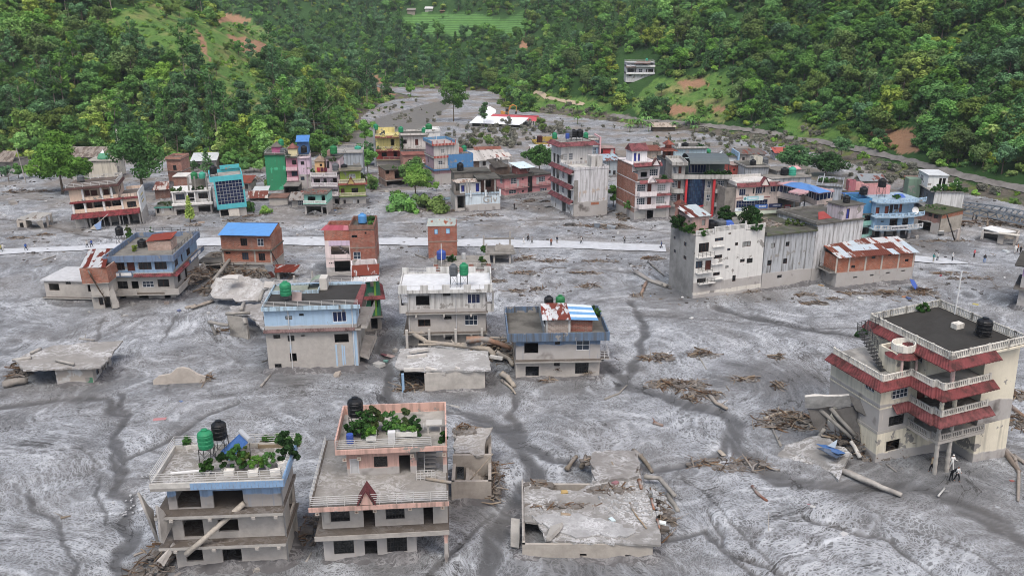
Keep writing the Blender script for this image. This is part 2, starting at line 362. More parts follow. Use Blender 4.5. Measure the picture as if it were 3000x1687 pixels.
stv=psi(GX,GY);gyv=samp(vx,GX,GY);along=samp(ps,GX,GY)*0
fl=np.stack([stv*1.0,(GX*np.where(inside,samp(vx,GX,GY),1)+GY*np.where(inside,samp(vy,GX,GY),0))*.35,np.zeros_like(GX)],-1)
GZ+=np.where(hd<1,np.clip(lic,-2,2)*.018*(1-wet),0)
GRASS=[[(280,75),(420,0),(520,0),(600,60),(650,140),(770,230),(900,330),(920,385),(770,385),(640,320),(560,230),(430,170),(330,120)],[(600,130),(640,40),(740,60),(800,110),(860,180),(780,200),(680,180)],[(1920,230),(2180,210),(2190,290),(2120,360),(1860,335),(1850,300)],[(1560,265),(1800,300),(1820,340),(1560,320)],[(2290,340),(2500,390),(2560,430),(2300,400)],[(920,230),(1030,235),(1040,280),(940,275)],[(190,395),(330,400),(330,430),(190,432)]]
SOIL=[[(625,85),(640,45),(680,40),(740,62),(720,75),(660,62)],[(660,100),(760,120),(830,165),(800,175),(700,150)],[(1530,110),(1560,115),(1535,170),(1512,165)],[(2540,385),(2620,375),(2680,380),(2700,440),(2640,452),(2580,420)],[(570,75),(600,120),(615,180),(590,150)],[(1940,310),(2040,312),(2040,330),(1950,335)],[(2080,315),(2130,312),(2120,330),(2085,330)],[(1070,215),(1110,225),(1130,260),(1170,280),(1110,285),(1080,250)],[(1980,240),(2060,232),(2080,250),(2000,262)]]
grass=np.zeros(GX.shape,bool);soil=np.zeros(GX.shape,bool);jx=PX+9*fbm(GX/6,GY/6,3);jy=PY+9*fbm(GX/6+50,GY/6,3)
for p in GRASS:grass|=in_poly(jx,jy,p)
for p in SOIL:soil|=in_poly(jx,jy,p)
bank=(hd>0)&(hd<9+5*fbm(GX/8,GY/8,2))&(GX>-90)
HILL=(hd>.01)
def sheet(name,mask,mat):
 q=mask[:-1,:-1]|mask[1:,:-1]|mask[:-1,1:]|mask[1:,1:]if name=='ground' else mask[:-1,:-1]&mask[1:,:-1]&mask[:-1,1:]&mask[1:,1:]
 j,i=np.where(q);a=j*NC+i;F=np.stack([a,a+1,a+NC+1,a+NC],1)
 used,inv=np.unique(F,return_inverse=True);F=inv.reshape(F.shape)
 me=bpy.data.meshes.new(name);V=np.stack([GX.ravel(),GY.ravel(),GZ.ravel()],1)[used]
 me.vertices.add(len(V));me.vertices.foreach_set('co',V.ravel().astype(np.float32))
 me.loops.add(F.size);me.loops.foreach_set('vertex_index',F.ravel().astype(np.int32))
 me.polygons.add(len(F));me.polygons.foreach_set('loop_start',np.arange(0,F.size,4,dtype=np.int32));me.polygons.foreach_set('use_smooth',np.ones(len(F),bool))
 me.update(calc_edges=True)
 for nm,A in(('lic',lic),('wet',wet),('grass',grass*1.0),('soil',soil*1.0),('bank',bank*1.0),('terr',terr*1.0)):
  at=me.attributes.new(nm,'FLOAT','POINT');at.data.foreach_set('value',A.ravel()[used].astype(np.float32))
 at=me.attributes.new('fl','FLOAT_VECTOR','POINT');at.data.foreach_set('vector',fl.reshape(-1,3)[used].ravel().astype(np.float32))
 me.materials.append(mat);o=bpy.data.objects.new(name,me);C.objects.link(o);o['kind']='structure';return o
def ground_mat():
 n=NT('wet_silt');P=n.n('NewGeometry').outputs[0];at=lambda a,k=2:n.n('Attribute',_attribute_name=a).outputs[k]
 L,Wt,FL=at('lic'),at('wet'),at('fl',1)
 wv=n.n('VectorMath',_operation='SUBTRACT',i0=n.noise(P,.22,4,.6).outputs[1],i1=(.5,.5,.5))
 c=n.n('VectorMath',_operation='ADD',i0=n.vmul(FL,(1,1,1)),i1=n.vmul(wv,(4.5,3,0)))
 v1=n.n('TexVoronoi',_feature='DISTANCE_TO_EDGE',Vector=n.vmul(c,(1.3,.8,1)),Scale=1.6,Randomness=1.0)
 v2=n.n('TexVoronoi',_feature='DISTANCE_TO_EDGE',Vector=n.n('VectorMath',_operation='ADD',i0=n.vmul(P,(1,1.35,1)),i1=n.vmul(wv,(5,5,0))),Scale=1.5,Randomness=1.0)
 dens=n.ramp(n.noise(P,.05,3,.55),.38,.62);med=n.noise(P,.25,4,.6);dm=n.math('MULTIPLY',n.math('MULTIPLY_ADD',dens,.55,.45),n.ramp(med,.26,.54))
 def net(v,a,b):return n.ramp(n.math('DIVIDE',v.outputs[0],n.math('MULTIPLY_ADD',dm,b,a)),1.0,.35)
 a1,a2=net(v1,.02,.15),net(v2,.015,.11)
 rg=n.math('ABSOLUTE',n.math('SUBTRACT',n.noise(n.vmul(c,(1.0,.4,1)),.7,5,.6),.5));a3=n.ramp(rg,.022,.004)
 veins=n.math('MAXIMUM',n.math('MAXIMUM',a1,n.math('MULTIPLY',a2,.9)),n.math('MULTIPLY',a3,.8))
 fine=n.noise(P,3.0,5,.75);comb=n.ramp(L,.2,2.0);combd=n.ramp(L,-.4,-2.2)
 r2=n.math('ABSOLUTE',n.math('SUBTRACT',n.noise(n.vmul(c,(1.0,.45,1)),.13,5,.55),.5));rill=n.math('MULTIPLY',n.ramp(r2,.010,.002),n.ramp(n.noise(P,.06,2),.42,.55))
 base=n.math('ADD',n.math('SUBTRACT',n.math('MULTIPLY_ADD',comb,.28,.25),n.math('MULTIPLY',combd,.12)),n.math('ADD',n.math('MULTIPLY_ADD',fine,.22,-.11),n.math('MULTIPLY_ADD',med,.12,-.06)))
 wb=n.math('MULTIPLY',Wt,n.ramp(n.noise(P,.5,5,.7),.2,.42))
 t=n.math('ADD',n.math('MULTIPLY',base,n.math('MULTIPLY_ADD',wb,-.5,1.0)),n.math('MULTIPLY',n.math('MULTIPLY',veins,n.math('MULTIPLY_ADD',dm,.34,.15)),n.math('MULTIPLY_ADD',wb,-.92,1.0)))
 t=n.math('SUBTRACT',t,n.math('MULTIPLY',rill,.26),clamp=True)
 r=n.n('ValToRGB',i0=t);e=r.color_ramp.elements;e[0].position=0.0;e[0].color=lin('3e3f40');e[1].position=1.0;e[1].color=lin('c4c8cd')
 for pos,cc in((.14,'58595b'),(.32,'727477'),(.60,'989ca1')):x=e.new(pos);x.color=lin(cc)
 brown=n.ramp(n.noise(P,.07,4,.6),.44,.62)
 far=n.ramp(n.n('SeparateXYZ',i0=P).outputs[1],120.0,260.0)
 col=n.mix(n.math('MULTIPLY',brown,n.math('MULTIPLY_ADD',far,.8,.12)),r.outputs[0],lin('7d756c'))
 pk=n.math('MULTIPLY',n.ramp(n.noise(P,1.1,5,.75),.60,.68),n.math('MULTIPLY_ADD',far,.5,.1))
 col=n.mix(pk,col,lin('504d4b'))
 n.color(col);n.l(n.math('MULTIPLY_ADD',Wt,-.25,.9),n.b.inputs['Roughness'])
 n.bump(n.math('ADD',n.math('ADD',n.math('MULTIPLY',veins,.2),n.noise(P,1.6,6,.72)),n.math('MULTIPLY',L,.12)),.10,.7);return n.m
def hill_mat():
 n=NT('hillside');P=n.n('NewGeometry').outputs[0];at=lambda a:n.n('Attribute',_attribute_name=a).outputs[2]
 col=n.mix(n.noise(P,.12,5,.65),lin('24401e'),lin('3f6230'))
 g=n.mix(n.noise(P,.35,5,.7),lin('3f6a2e'),lin('73924a'));g=n.mix(n.ramp(n.noise(P,.09,4),.48,.66),g,lin('8a8a58'))
 col=n.mix(n.math('MULTIPLY',at('grass'),n.ramp(n.noise(P,.4,4),.2,.5)),col,g)
 s=n.mix(n.noise(P,.8,5,.7),lin('8a6149'),lin('b29377'));col=n.mix(at('soil'),col,s)
 b=n.mix(n.noise(P,.5,5,.7),lin('4a463f'),lin('7f786f'));b=n.mix(n.ramp(n.noise(P,.2,4),.5,.6),b,lin('67713f'))
 col=n.mix(n.math('MULTIPLY',at('bank'),n.ramp(n.noise(P,.15,3),.2,.45)),col,b)
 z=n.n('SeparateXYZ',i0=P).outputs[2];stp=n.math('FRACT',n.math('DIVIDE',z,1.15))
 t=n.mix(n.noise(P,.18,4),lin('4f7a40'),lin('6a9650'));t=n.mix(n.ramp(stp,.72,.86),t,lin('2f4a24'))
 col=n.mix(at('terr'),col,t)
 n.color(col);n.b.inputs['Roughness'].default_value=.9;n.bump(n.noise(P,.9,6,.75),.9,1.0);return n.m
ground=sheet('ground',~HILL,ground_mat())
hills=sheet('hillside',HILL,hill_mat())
def ribbon(name,pts,w,zoff,mat,n=60,absz=None,seg=3,jag=.0):
 P=[Vector(p)for p in pts];L=[0]
 for a,b in zip(P,P[1:]):L.append(L[-1]+(b-a).length)
 mb=MB();rows=[]
 for k in range(n+1):
  s=L[-1]*k/n;i=max(j for j in range(len(P))if L[j]<=s+1e-9);i=min(i,len(P)-2);u=(s-L[i])/(L[i+1]-L[i])
  p=P[i].lerp(P[i+1],u);wi=w[i]+(w[i+1]-w[i])*u;i0=max(0,i-(u<.5));d=(P[min(i0+2,len(P)-1)]-P[i0]);nrm=Vector((-d.y,d.x)).normalized()
  wi*=1+jag*random.uniform(-1,1);row=[]
  for j in range(seg+1):
   qx,qy=p.x+nrm.x*wi*(j/seg-.5),p.y+nrm.y*wi*(j/seg-.5)
   row.append(len(mb.v));mb.v.append((qx,qy,absz if absz is not None else hz(qx,qy)+zoff))
  rows.append(row)
 for a,b in zip(rows,rows[1:]):
  for j in range(seg):mb.f.append((a[j],a[j+1],b[j+1],b[j]));mb.mi.append(0)
 o=mb.build(name,mat,smooth=True);o['kind']='structure';return o
def water_mat():
 n=NT('silty_water');P=n.n('NewGeometry').outputs[0]
 col=n.mix(n.noise(n.vmul(P,(.5,1,1)),.6,6,.7,1.5),lin('645e57'),lin('7f7972'));col=n.mix(n.ramp(n.noise(n.vmul(P,(.4,1,1)),.5,6,.7,2.0),.60,.70),col,lin('a5a29d'))
 n.color(col);n.b.inputs['Roughness'].default_value=.35;n.bump(n.noise(n.vmul(P,(.6,1,1)),.8,5,.7,1.0),.3,.6);return n.m
wm=water_mat()
ribbon('river',RIVER1,[x+4 for x in RW1],0,wm,50,absz=-.75,seg=4)
ribbon('river',RIVER2,[x+4 for x in RW2],0,wm,50,absz=-.75,seg=4)
rm=cnc('bfc3c8',.12,.3)
road=[(-260,748),(0,739),(200,729),(420,716),(640,711),(860,708),(1150,710),(1400,713),(1650,719),(1950,729)]
ribbon('road',gp(road),[4.6,4.4,3.6,4.0,6.4,6.4,5.6,5.6,5.6,5.0],.16,rm,160,jag=.05)
ribbon('road',gp([(2560,748),(2690,759),(2760,766),(2835,774)]),[4.6,4.2,3.6,.6],.16,rm,30,jag=.08)
trk=[hit('p',*q)for q in[(1790,338),(1870,354),(1990,362),(2080,371),(2180,381),(2266,393),(2405,417),(2522,440),(2638,468),(2730,494),(2825,519),(2920,541),(3010,558),(3100,585)]]
ribbon('hill_track',[(t.x,t.y)for t in trk if t],[3.0]*14,.28,cnc('7f7c79',.35,.4),150,jag=.3)
t2=[hit('p',*q)for q in[(1550,274),(1600,288),(1660,299),(1710,309)]]
ribbon('hill_path',[(t.x,t.y)for t in t2 if t],[2.2]*4,.3,cnc('b3a48d',.1,.4),30,jag=.2)
# ------------------------------------------------------------ trees
LEAFM=dict(dark=leaf('3e6036','5e8748'),mid=leaf('527d3b','7ca852'),lite=leaf('6a9744','9ac05e'),blue=leaf('4a6e4a','709866'),yel=leaf('7e9843','abbb5c'),olive=leaf('5c773d','849a54'),mudded=leaf('75776a','9c998d',.1,.2))
PLANTM=dict(dark=leaf('20381c','3a5a2c'),mid=leaf('2f5226','4a7034'),lite=leaf('416a2c','64883e'),yel=leaf('5f7a30','8a983f'),olive=leaf('3c4f28','5c6a3a'))
BARK=wood('75685a');BARKL=wood('9c9384')
def fol(clumps,leaf_sz,per,rng,flat=.0,droop=0.0):
 V=[];F=[];sh=[]
 for(cx,cy,cz,r)in clumps:
  k=rng.random();m=int(per*max(.4,r*r/(clumps[0][3]**2)))
  for _ in range(m):
   d=Vector((rng.gauss(0,1),rng.gauss(0,1),rng.gauss(0,1)+.25)).normalized();rr=r*rng.uniform(.55,1.08)
   p=Vector((cx,cy,cz))+Vector((d.x*rr,d.y*rr,d.z*rr*.8))
   nrm=(d+Vector((rng.uniform(-.8,.8),rng.uniform(-.8,.8),rng.uniform(-.4,1.0)))).normalized()
   a=nrm.orthogonal().normalized();a.rotate(MR_(rng.uniform(0,6.28),3,nrm));c=nrm.cross(a);s=leaf_sz*rng.uniform(.6,1.3);b=len(V)
   V+=[tuple(p-a*s),tuple(p+c*s*.55+nrm*s*.12),tuple(p+a*s),tuple(p-c*s*.55+nrm*s*.12)]
   F.append((b,b+1,b+2,b+3));t=min(1,max(0,k*.75+rng.uniform(-.2,.35)));sh+=[t]*4
 return V,F,sh
def trunk_mb(h,r,rng,lean=.06,limbs=5,top=None,start=.45):
 mb=MB();n=7;pts=[];lx=rng.uniform(-lean,lean);ly=rng.uniform(-lean,lean)
 for k in range(n):
  t=k/(n-1);pts.append((lx*h*t+rng.uniform(-.04,.04)*h*.3*t,ly*h*t+rng.uniform(-.04,.04)*h*.3*t,h*t-.6*(k==0)))
 mb.path(pts,[r*(1.25 if k==0 else 1-.75*k/(n-1))for k in range(n)],6)
 for k in range(limbs):
  t=start+(1-start)*k/limbs;i=t*(n-1);p=Vector(pts[int(i)]).lerp(Vector(pts[min(int(i)+1,n-1)]),i%1);a=rng.uniform(0,6.28);L=h*rng.uniform(.18,.32)
  q=p+Vector((cos_(a)*L*.5,sin_(a)*L*.5,L*.35));e=p+Vector((cos_(a)*L,sin_(a)*L,L*.8));rr=r*(1-.7*t)*.6
  mb.path([p,q,e],[rr,rr*.6,rr*.2],4)
 return mb
def crm(name,V,F,sh,mat):
 me=bpy.data.meshes.new(name);me.from_pydata(V,[],F);me.materials.append(mat)
 at=me.attributes.new('shade','FLOAT','POINT');at.data.foreach_set('value',sh);me.update();return me
PROTO={}
def proto(key,h,R_,kind,lm,seed,n=26,per=60,ls=.42,bark=BARK,r=.22):
 rng=RR_(seed);cl=[]
 if kind=='broad':
  lob=[(rng.uniform(-.55,.55)*R_,rng.uniform(-.55,.55)*R_,h*rng.uniform(.38,.78),rng.uniform(.45,.8))for _ in range(5)]+[(0,0,h*.8,.6)]
  for k in range(n):
   lx,ly,lz,lr=lob[k%6];a=rng.uniform(0,6.28);u=rng.uniform(-1,1);q=rng.uniform(.4,1.0);w=math.sqrt(1-u*u)
   cl.append((lx+cos_(a)*w*R_*q*lr,ly+sin_(a)*w*R_*q*lr,lz+u*h*.26*q*lr,R_*rng.uniform(.17,.34)))
 elif kind=='tall':
  for k in range(n):
   t=rng.uniform(.42,1.0);a=rng.uniform(0,6.28);q=rng.uniform(.2,1)*R_*(1.05-abs(t-.68)*1.5)
   cl.append((cos_(a)*q,sin_(a)*q,h*t,R_*rng.uniform(.28,.46)))
 elif kind=='cone':
  for k in range(n):
   t=(k+.5)/n;a=k*2.4;q=R_*(1-t)**.8*rng.uniform(.5,1)
   cl.append((cos_(a)*q,sin_(a)*q,h*(.22+.78*t),R_*(.46-.26*t)))
 elif kind=='bush':
  for k in range(n):
   a=rng.uniform(0,6.28);q=rng.uniform(0,.8)*R_;cl.append((cos_(a)*q,sin_(a)*q,h*rng.uniform(.25,.75),R_*rng.uniform(.3,.45)))
 V,F,sh=fol(cl,ls,per,rng)
 cm=crm('crown',V,F,sh,LEAFM[lm])
 tm=trunk_mb(h*(.62 if kind=='broad' else .92 if kind in('tall','cone')else .4),r,rng,.05,6 if kind=='broad' else 8).mesh('trunk',bark,True)
 PROTO[key]=(cm,tm,h)
def frond_mesh(name,n,L,wd,rise,mat,rng,z0,stalk=None):
 V=[];F=[];sh=[]
 for k in range(n):
  a=k*2.4+rng.uniform(-.3,.3);up=rng.uniform(rise*.6,rise*1.2);l=L*rng.uniform(.75,1.1);d=Vector((cos_(a),sin_(a),0));s=Vector((-d.y,d.x,0));b=len(V);m=6;t0=rng.random()
  for i in range(m+1):
   t=i/m;p=d*(l*t)+Vector((0,0,z0+up*(t-t*t*1.05)*1.6));w=wd*sin_(math.pi*min(.97,.12+t*.88))**.7
   V+=[tuple(p-s*w+Vector((0,0,w*.3))),tuple(p),tuple(p+s*w+Vector((0,0,w*.3)))];sh+=[t0]*3
  for i in range(m):
   for j in range(2):q=b+i*3+j;F.append((q,q+1,q+4,q+3))
 return crm(name,V,F,sh,mat)
for i,lm in enumerate(['dark','mid','mid','lite','blue','olive']):proto('b%d'%i,8.5+(i%3),3.4+.35*(i%3),'broad',lm,10+i,34,60,.36)
for i,lm in enumerate(['blue','mid','dark']):proto('t%d'%i,16+2*i,3.0,'tall',lm,30+i,24,70,.42,BARKL,.22)
for i,lm in enumerate(['dark','blue']):proto('c%d'%i,12+i,2.7,'cone',lm,40+i,26,55,.40)
proto('y0',9,3.9,'broad','yel',50,24,75,.42)
for i,lm in enumerate(['lite','mid','olive','yel']):proto('u%d'%i,2.2,1.7,'bush',lm,60+i,9,55,.30,BARK,.06)
for i in range(2):proto('m%d'%i,3.2+2.2*i,2.0,'bush' if i==0 else 'broad','mudded',70+i,11,45,.30,wood('8b8780'),.10)
rngB=RR_(5)
for i in range(2):
 PROTO['n%d'%i]=(frond_mesh('leaves',9,2.6,.34,1.9,leaf('4d7a3a','7fa65a',.3,.2),rngB,2.2),MB().path([(0,0,-.4),(.05,0,1.2),(0,.05,2.4)],[.17,.14,.08],6).mesh('stem',wood('7d8a5a'),True),4)
NAMES=dict(b='broadleaf_tree',t='tall_tree',c='conical_tree',y='yellow_green_tree',u='bush',m='silted_shrub',n='banana_plant')
def tree(key,P,s,rz,label,group=None,cat=None,name=None,tilt=0.0,sz=1.0):
 cm,tm,h=PROTO[key];k=key[0]
 M=MT_(P)@MR_(rz,4,'Z')@MR_(tilt,4,'Y')@Matrix.Diagonal((s,s,s*sz,1))
 o=empty(name or NAMES[k],M);tag(o,label,cat or{'u':'bush','m':'shrub','n':'banana plant'}.get(k,'tree'),group)
 for nm,me in(('trunk' if k!='n' else 'stem',tm),('crown' if k!='n' else 'leaves',cm)):
  c=bpy.data.objects.new(nm,me);C.objects.link(c);c.parent=o
 return o
PC=bpy.data.collections.new('tree_kinds');PIDX={}
for i,(k,(cm,tm,h))in enumerate(sorted(PROTO.items())):
 me=bpy.data.meshes.new('kind');n1,n2=len(cm.vertices),len(tm.vertices)
 V=[v.co[:]for v in cm.vertices]+[v.co[:]for v in tm.vertices];F=[tuple(p.vertices)for p in cm.polygons]+[tuple(v+n1 for v in p.vertices)for p in tm.polygons]
 me.from_pydata(V,[],F);me.materials.append(cm.materials[0]);me.materials.append(tm.materials[0]);me.polygons.foreach_set('material_index',[0]*len(cm.polygons)+[1]*len(tm.polygons))
 sh=np.zeros(n1+n2,np.float32);t=np.zeros(n1,np.float32);cm.attributes['shade'].data.foreach_get('value',t);sh[:n1]=t
 me.attributes.new('shade','FLOAT','POINT').data.foreach_set('value',sh);me.update()
 o=bpy.data.objects.new('%02d_%s'%(i,k),me);PC.objects.link(o);PIDX[k]=i
def scatter(name,pts,label):
 me=bpy.data.meshes.new(name);me.from_pydata([p[0]for p in pts],[],[])
 for nm,tp,vals,key in(('kind_i','INT',[PIDX[p[1]]for p in pts],'value'),('scl','FLOAT',[p[2]for p in pts],'value'),('rotz','FLOAT',[p[3]for p in pts],'value')):
  me.attributes.new(nm,tp,'POINT').data.foreach_set(key,vals)
 o=bpy.data.objects.new(name,me);C.objects.link(o);tag(o,label,None,None,'stuff')
 ng=bpy.data.node_groups.new('scatter','GeometryNodeTree');ng.interface.new_socket('Geometry',in_out='INPUT',socket_type='NodeSocketGeometry');ng.interface.new_socket('Geometry',in_out='OUTPUT',socket_type='NodeSocketGeometry')
 N=lambda t:ng.nodes.new(t);gi,go,ip,ci=N('NodeGroupInput'),N('NodeGroupOutput'),N('GeometryNodeInstanceOnPoints'),N('GeometryNodeCollectionInfo')
 ci.inputs[0].default_value=PC;ci.inputs[1].default_value=True;ci.inputs[2].default_value=True
 def na(nm,tp):a=N('GeometryNodeInputNamedAttribute');a.data_type=tp;a.inputs[0].default_value=nm;return a.outputs[0]
 cx=N('ShaderNodeCombineXYZ');Lk=ng.links.new;Lk(na('rotz','FLOAT'),cx.inputs[2])
 ip.inputs['Pick Instance'].default_value=True
 Lk(gi.outputs[0],ip.inputs['Points']);Lk(ci.outputs[0],ip.inputs['Instance']);Lk(na('kind_i','INT'),ip.inputs['Instance Index']);Lk(cx.outputs[0],ip.inputs['Rotation']);Lk(na('scl','FLOAT'),ip.inputs['Scale']);Lk(ip.outputs[0],go.inputs[0])
 md=o.modifiers.new('scatter','NODES');md.node_group=ng;return o
rng=RR_(11)
def gpoly(px,py,L):return any(bool(in_poly(np.array([px]),np.array([py]),p)[0])for p in L)
KEEP=[[(1800,165),(1940,165),(1940,268),(1800,268)],[(880,330),(960,330),(965,390),(880,390)],[(1190,18),(1300,18),(1300,50),(1190,50)]]
cand=[];y=190.0
while y<900:
 sp=4.6+max(0,y-260)*.010;hw=y*.66+14;x=-hw
 while x<hw:cand.append((x+rng.uniform(-.45,.45)*sp,y+rng.uniform(-.45,.45)*sp,sp));x+=sp
 y+=sp*.95
cx=np.array([c[0]for c in cand]);cy=np.array([c[1]for c in cand]);cz=height(cx,cy);cd=np.where(in_poly(cx,cy,VALLEY),0,dist_path(cx,cy,VALLEY,True))
ppx,ppy,dep=proj(np.stack([cx,cy,cz],1));dens=fbm(cx/30,cy/30,3);kindn=fbm(cx/45+70,cy/45,2)
trkd=dist_path(cx,cy,[(t.x,t.y)for t in trk if t]);big=[];under=[]
for i in range(len(cand)):
 if cd[i]<2 or not(-140<ppx[i]<3140)or ppy[i]<-190 or cz[i]>75:continue
 a,b=ppx[i],ppy[i];x,y=cx[i],cy[i];P=(x,y,cz[i]-.3);rz=rng.uniform(0,6.28)
 g=gpoly(a,b,GRASS);s=gpoly(a,b,SOIL);tr=gpoly(a,b,[TERR,TERR2])
 if gpoly(a,b,KEEP):continue
 if trkd[i]<3.5:continue
 right=x>10 and y<430
 if tr:
  if rng.random()<.03:under.append((P,'u1',rng.uniform(.7,1.6),rz))
  continue
 if s:
  if rng.random()<.15:under.append((P,'u2',rng.uniform(.5,.9),rz))
  continue
 if right and cd[i]<11:
  for _ in range(3):qx,qy=x+rng.uniform(-2.5,2.5),y+rng.uniform(-2.5,2.5);under.append(((qx,qy,hz(qx,qy)-.2),rng.choice(['u0','u2','m0','m0','m0']),rng.uniform(.25,.85),rz+_))
  continue
 if g:
  if rng.random()<.12:big.append((P,rng.choice(['b1','b4','b5','b3']),rng.uniform(.45,.8),rz))
  else:
   for _ in range(3):qx,qy=x+rng.uniform(-2.4,2.4),y+rng.uniform(-2.4,2.4);under.append(((qx,qy,cz[i]-.4+.5*(qy-y)),rng.choice(['u0','u1','u2','u0','u3']),rng.uniform(.25,.8),rz+_))
  continue
 r=rng.random();k=kindn[i]
 if y>430:key=rng.choice(['b0','b4','b1','b0','c0','c1','b2','t0'])if x<-20 else rng.choice(['b0','b1','b2','b4','b5','c0','b3'])
 elif x<0:key=rng.choice(['t0','t1','b4','b0','c1','t2'])if k>.05 else rng.choice(['b1','b1','b2','b3','b3','y0','b5'])
 else:key=rng.choice(['b1','b2','b3','b1','b5','y0'])if k>.12 else rng.choice(['b0','b1','b2','b4','b0','b5','b2','c0'])
 sc=rng.choice([.5,.65,.8,.9,1.0,1.1,1.35])*rng.uniform(.85,1.12)*(1.0 if key[0]!='t' else .85)
 if dens[i]<-.28 and r<.5:under.append((P,rng.choice(['u0','u1','u3']),rng.uniform(.9,1.7),rz));continue
 big.append((P,key,sc,rz))
 for _ in range(2 if y<420 else 1):under.append(((x+rng.uniform(-2.6,2.6),y-rng.uniform(.5,3.4),float(cz[i])-1.0),rng.choice(['u0','u1','u1','u2','u3']),rng.uniform(.8,1.8),rz+_))
def seen_size(t):
 a,b,d=proj(np.array([t[0]]));return(t[2]*PROTO[t[1]][2]/d[0])*(1 if-20<a[0]<3020 and b[0]>20 else .01)
big.sort(key=lambda t:-seen_size(t))
single=[];occ=np.zeros((60,110),int)
for t in big:
 P=np.array(t[0]);a,b,d=proj(np.array([P+[0,0,t[2]*PROTO[t[1]][2]*.75]]));i,j=int(np.clip(b[0]//28+4,0,59)),int(np.clip(a[0]//28,0,109))
 if len(single)<290 and 0<a[0]<3000 and b[0]>5 and occ[i,j]<1:occ[i,j]+=1;single.append(t)
ids=set(id(t)for t in single);mass=[t for t in big if id(t)not in ids]
KL=dict(b0='dark green',b1='mid green',b2='green',b3='light green',b4='blue green',b5='olive green',y0='yellow green',t0='tall blue green',t1='tall green',t2='tall dark green',c0='pointed dark green',c1='pointed blue green')
ZONES=[(250,'above the grey halls'),(480,'above the temple'),(700,'above the turquoise building'),(900,'above the emerald tower'),(1100,'above the yellow and red house'),(1300,'behind the river bend'),(1550,'behind the river barn'),(1800,'behind the weathered block'),(2000,'near the white villa'),(2250,'behind the pagoda'),(2500,'behind the cream office'),(2750,'above the landslip scar'),(9999,'above the fallen truss bridge')]
def spot(P,k,s):
 zone=next(t for x,t in ZONES if proj(np.array([P]))[0][0]<x);size=s*PROTO[k][2]
 return '%s %s tree'%('small' if size<6.5 else 'medium' if size<10 else 'large',KL.get(k,'green')),zone
for P,k,s,rz in single:
 a,zone=spot(P,k,s);lv='low on' if P[2]<8 else 'half way up' if P[2]<22 else 'high on'
 tree(k,P,s,rz,'%s %s the slope %s'%(a,lv,zone),'forest trees '+zone)
scatter('forest',mass,'dense green forest covering the hillsides behind the town')
scrub=[]
for z_,a,b,c,d,n_ in(('w7',-200,1250,620,1150,70),('w7',700,2700,640,860,70),('h2',380,1000,760,960,70),('h3',300,1250,850,960,120),('p',2380,2700,490,560,60)):
 for _ in range(n_):p_=G(z_,rng.gauss((a+b)/2,(b-a)*.3),max(c-40,rng.gauss((c+d)/2,(d-c)*.3)));scrub.append(((p_.x,p_.y,hz(p_.x,p_.y)-.2),rng.choice(['m0','m0','m1','u2','m0']),rng.uniform(.2,.75),rng.uniform(0,6)))
scatter('silted_scrub',scrub,'grey silted scrub on the flats between town and river')
scatter('undergrowth',under,'low green bushes and scrub between the trees on the slopes')
# ------------------------------------------------------------ building kit
WOODF=pln('4a2f26',.6);DARKF=pln('3a3a3c',.5,metal=.3);WHITEF=pln('d8dadd',.5,.1);STEEL=pln('9a9c9e',.45,.2,.5);STEELD=pln('4a4b4d',.5,.2,.4)
CURT=pln('8f9391',.3);GD=gls('0d1013');GB=gls('0e1c3d',.1);GW=gls('2a3440',.12);RAILM=pln('c4c4c2',.5,.15)
STY=dict(w=(WOODF,GD,3,1),w2=(WOODF,GD,2,1),w1=(WOODF,GD,1,1),g=(DARKF,GD,6,3),W=(WHITEF,GW,4,3),W3=(WHITEF,GW,3,2),W2=(WHITEF,GW,2,2),b=(WHITEF,GB,3,1),B=(STEEL,GB,6,1),BB=(STEEL,GB,12,2),v=(DARKF,GD,2,1),n=(pln('24408a',.5),gls('8fb8d8',.1),1,1))
DOORM=dict(d=pln('5d2a20',.5),db=pln('26399a',.5),dw=pln('c9cacb',.5),dg=pln('2e3034',.5),dr=pln('8f3d2a',.5))
SHUT=pln('a7a6a2',.5,.2,.3)
SILT_SHADE=mud('615a54',.15);DKROOF=cnc('5c5a56',.7,.35,.15);GREY=cnc('a09e9a',.3,.4);MUDDY=cnc('a6a29d',.25,.5);SLABM=cnc('aaa7a2',.15,.6)
def pbox(mb,pt,s0,s1,t0,t1,d0,d1):
 mb.hexa([pt(s0,t0,d0),pt(s1,t0,d0),pt(s1,t0,d1),pt(s0,t0,d1),pt(s0,t1,d0),pt(s1,t1,d0),pt(s1,t1,d1),pt(s0,t1,d1)])
def lay(z,x,y,p):d=ray(z,x,y);return Vector((d.x/d.y*p.y,p.y,p.z))
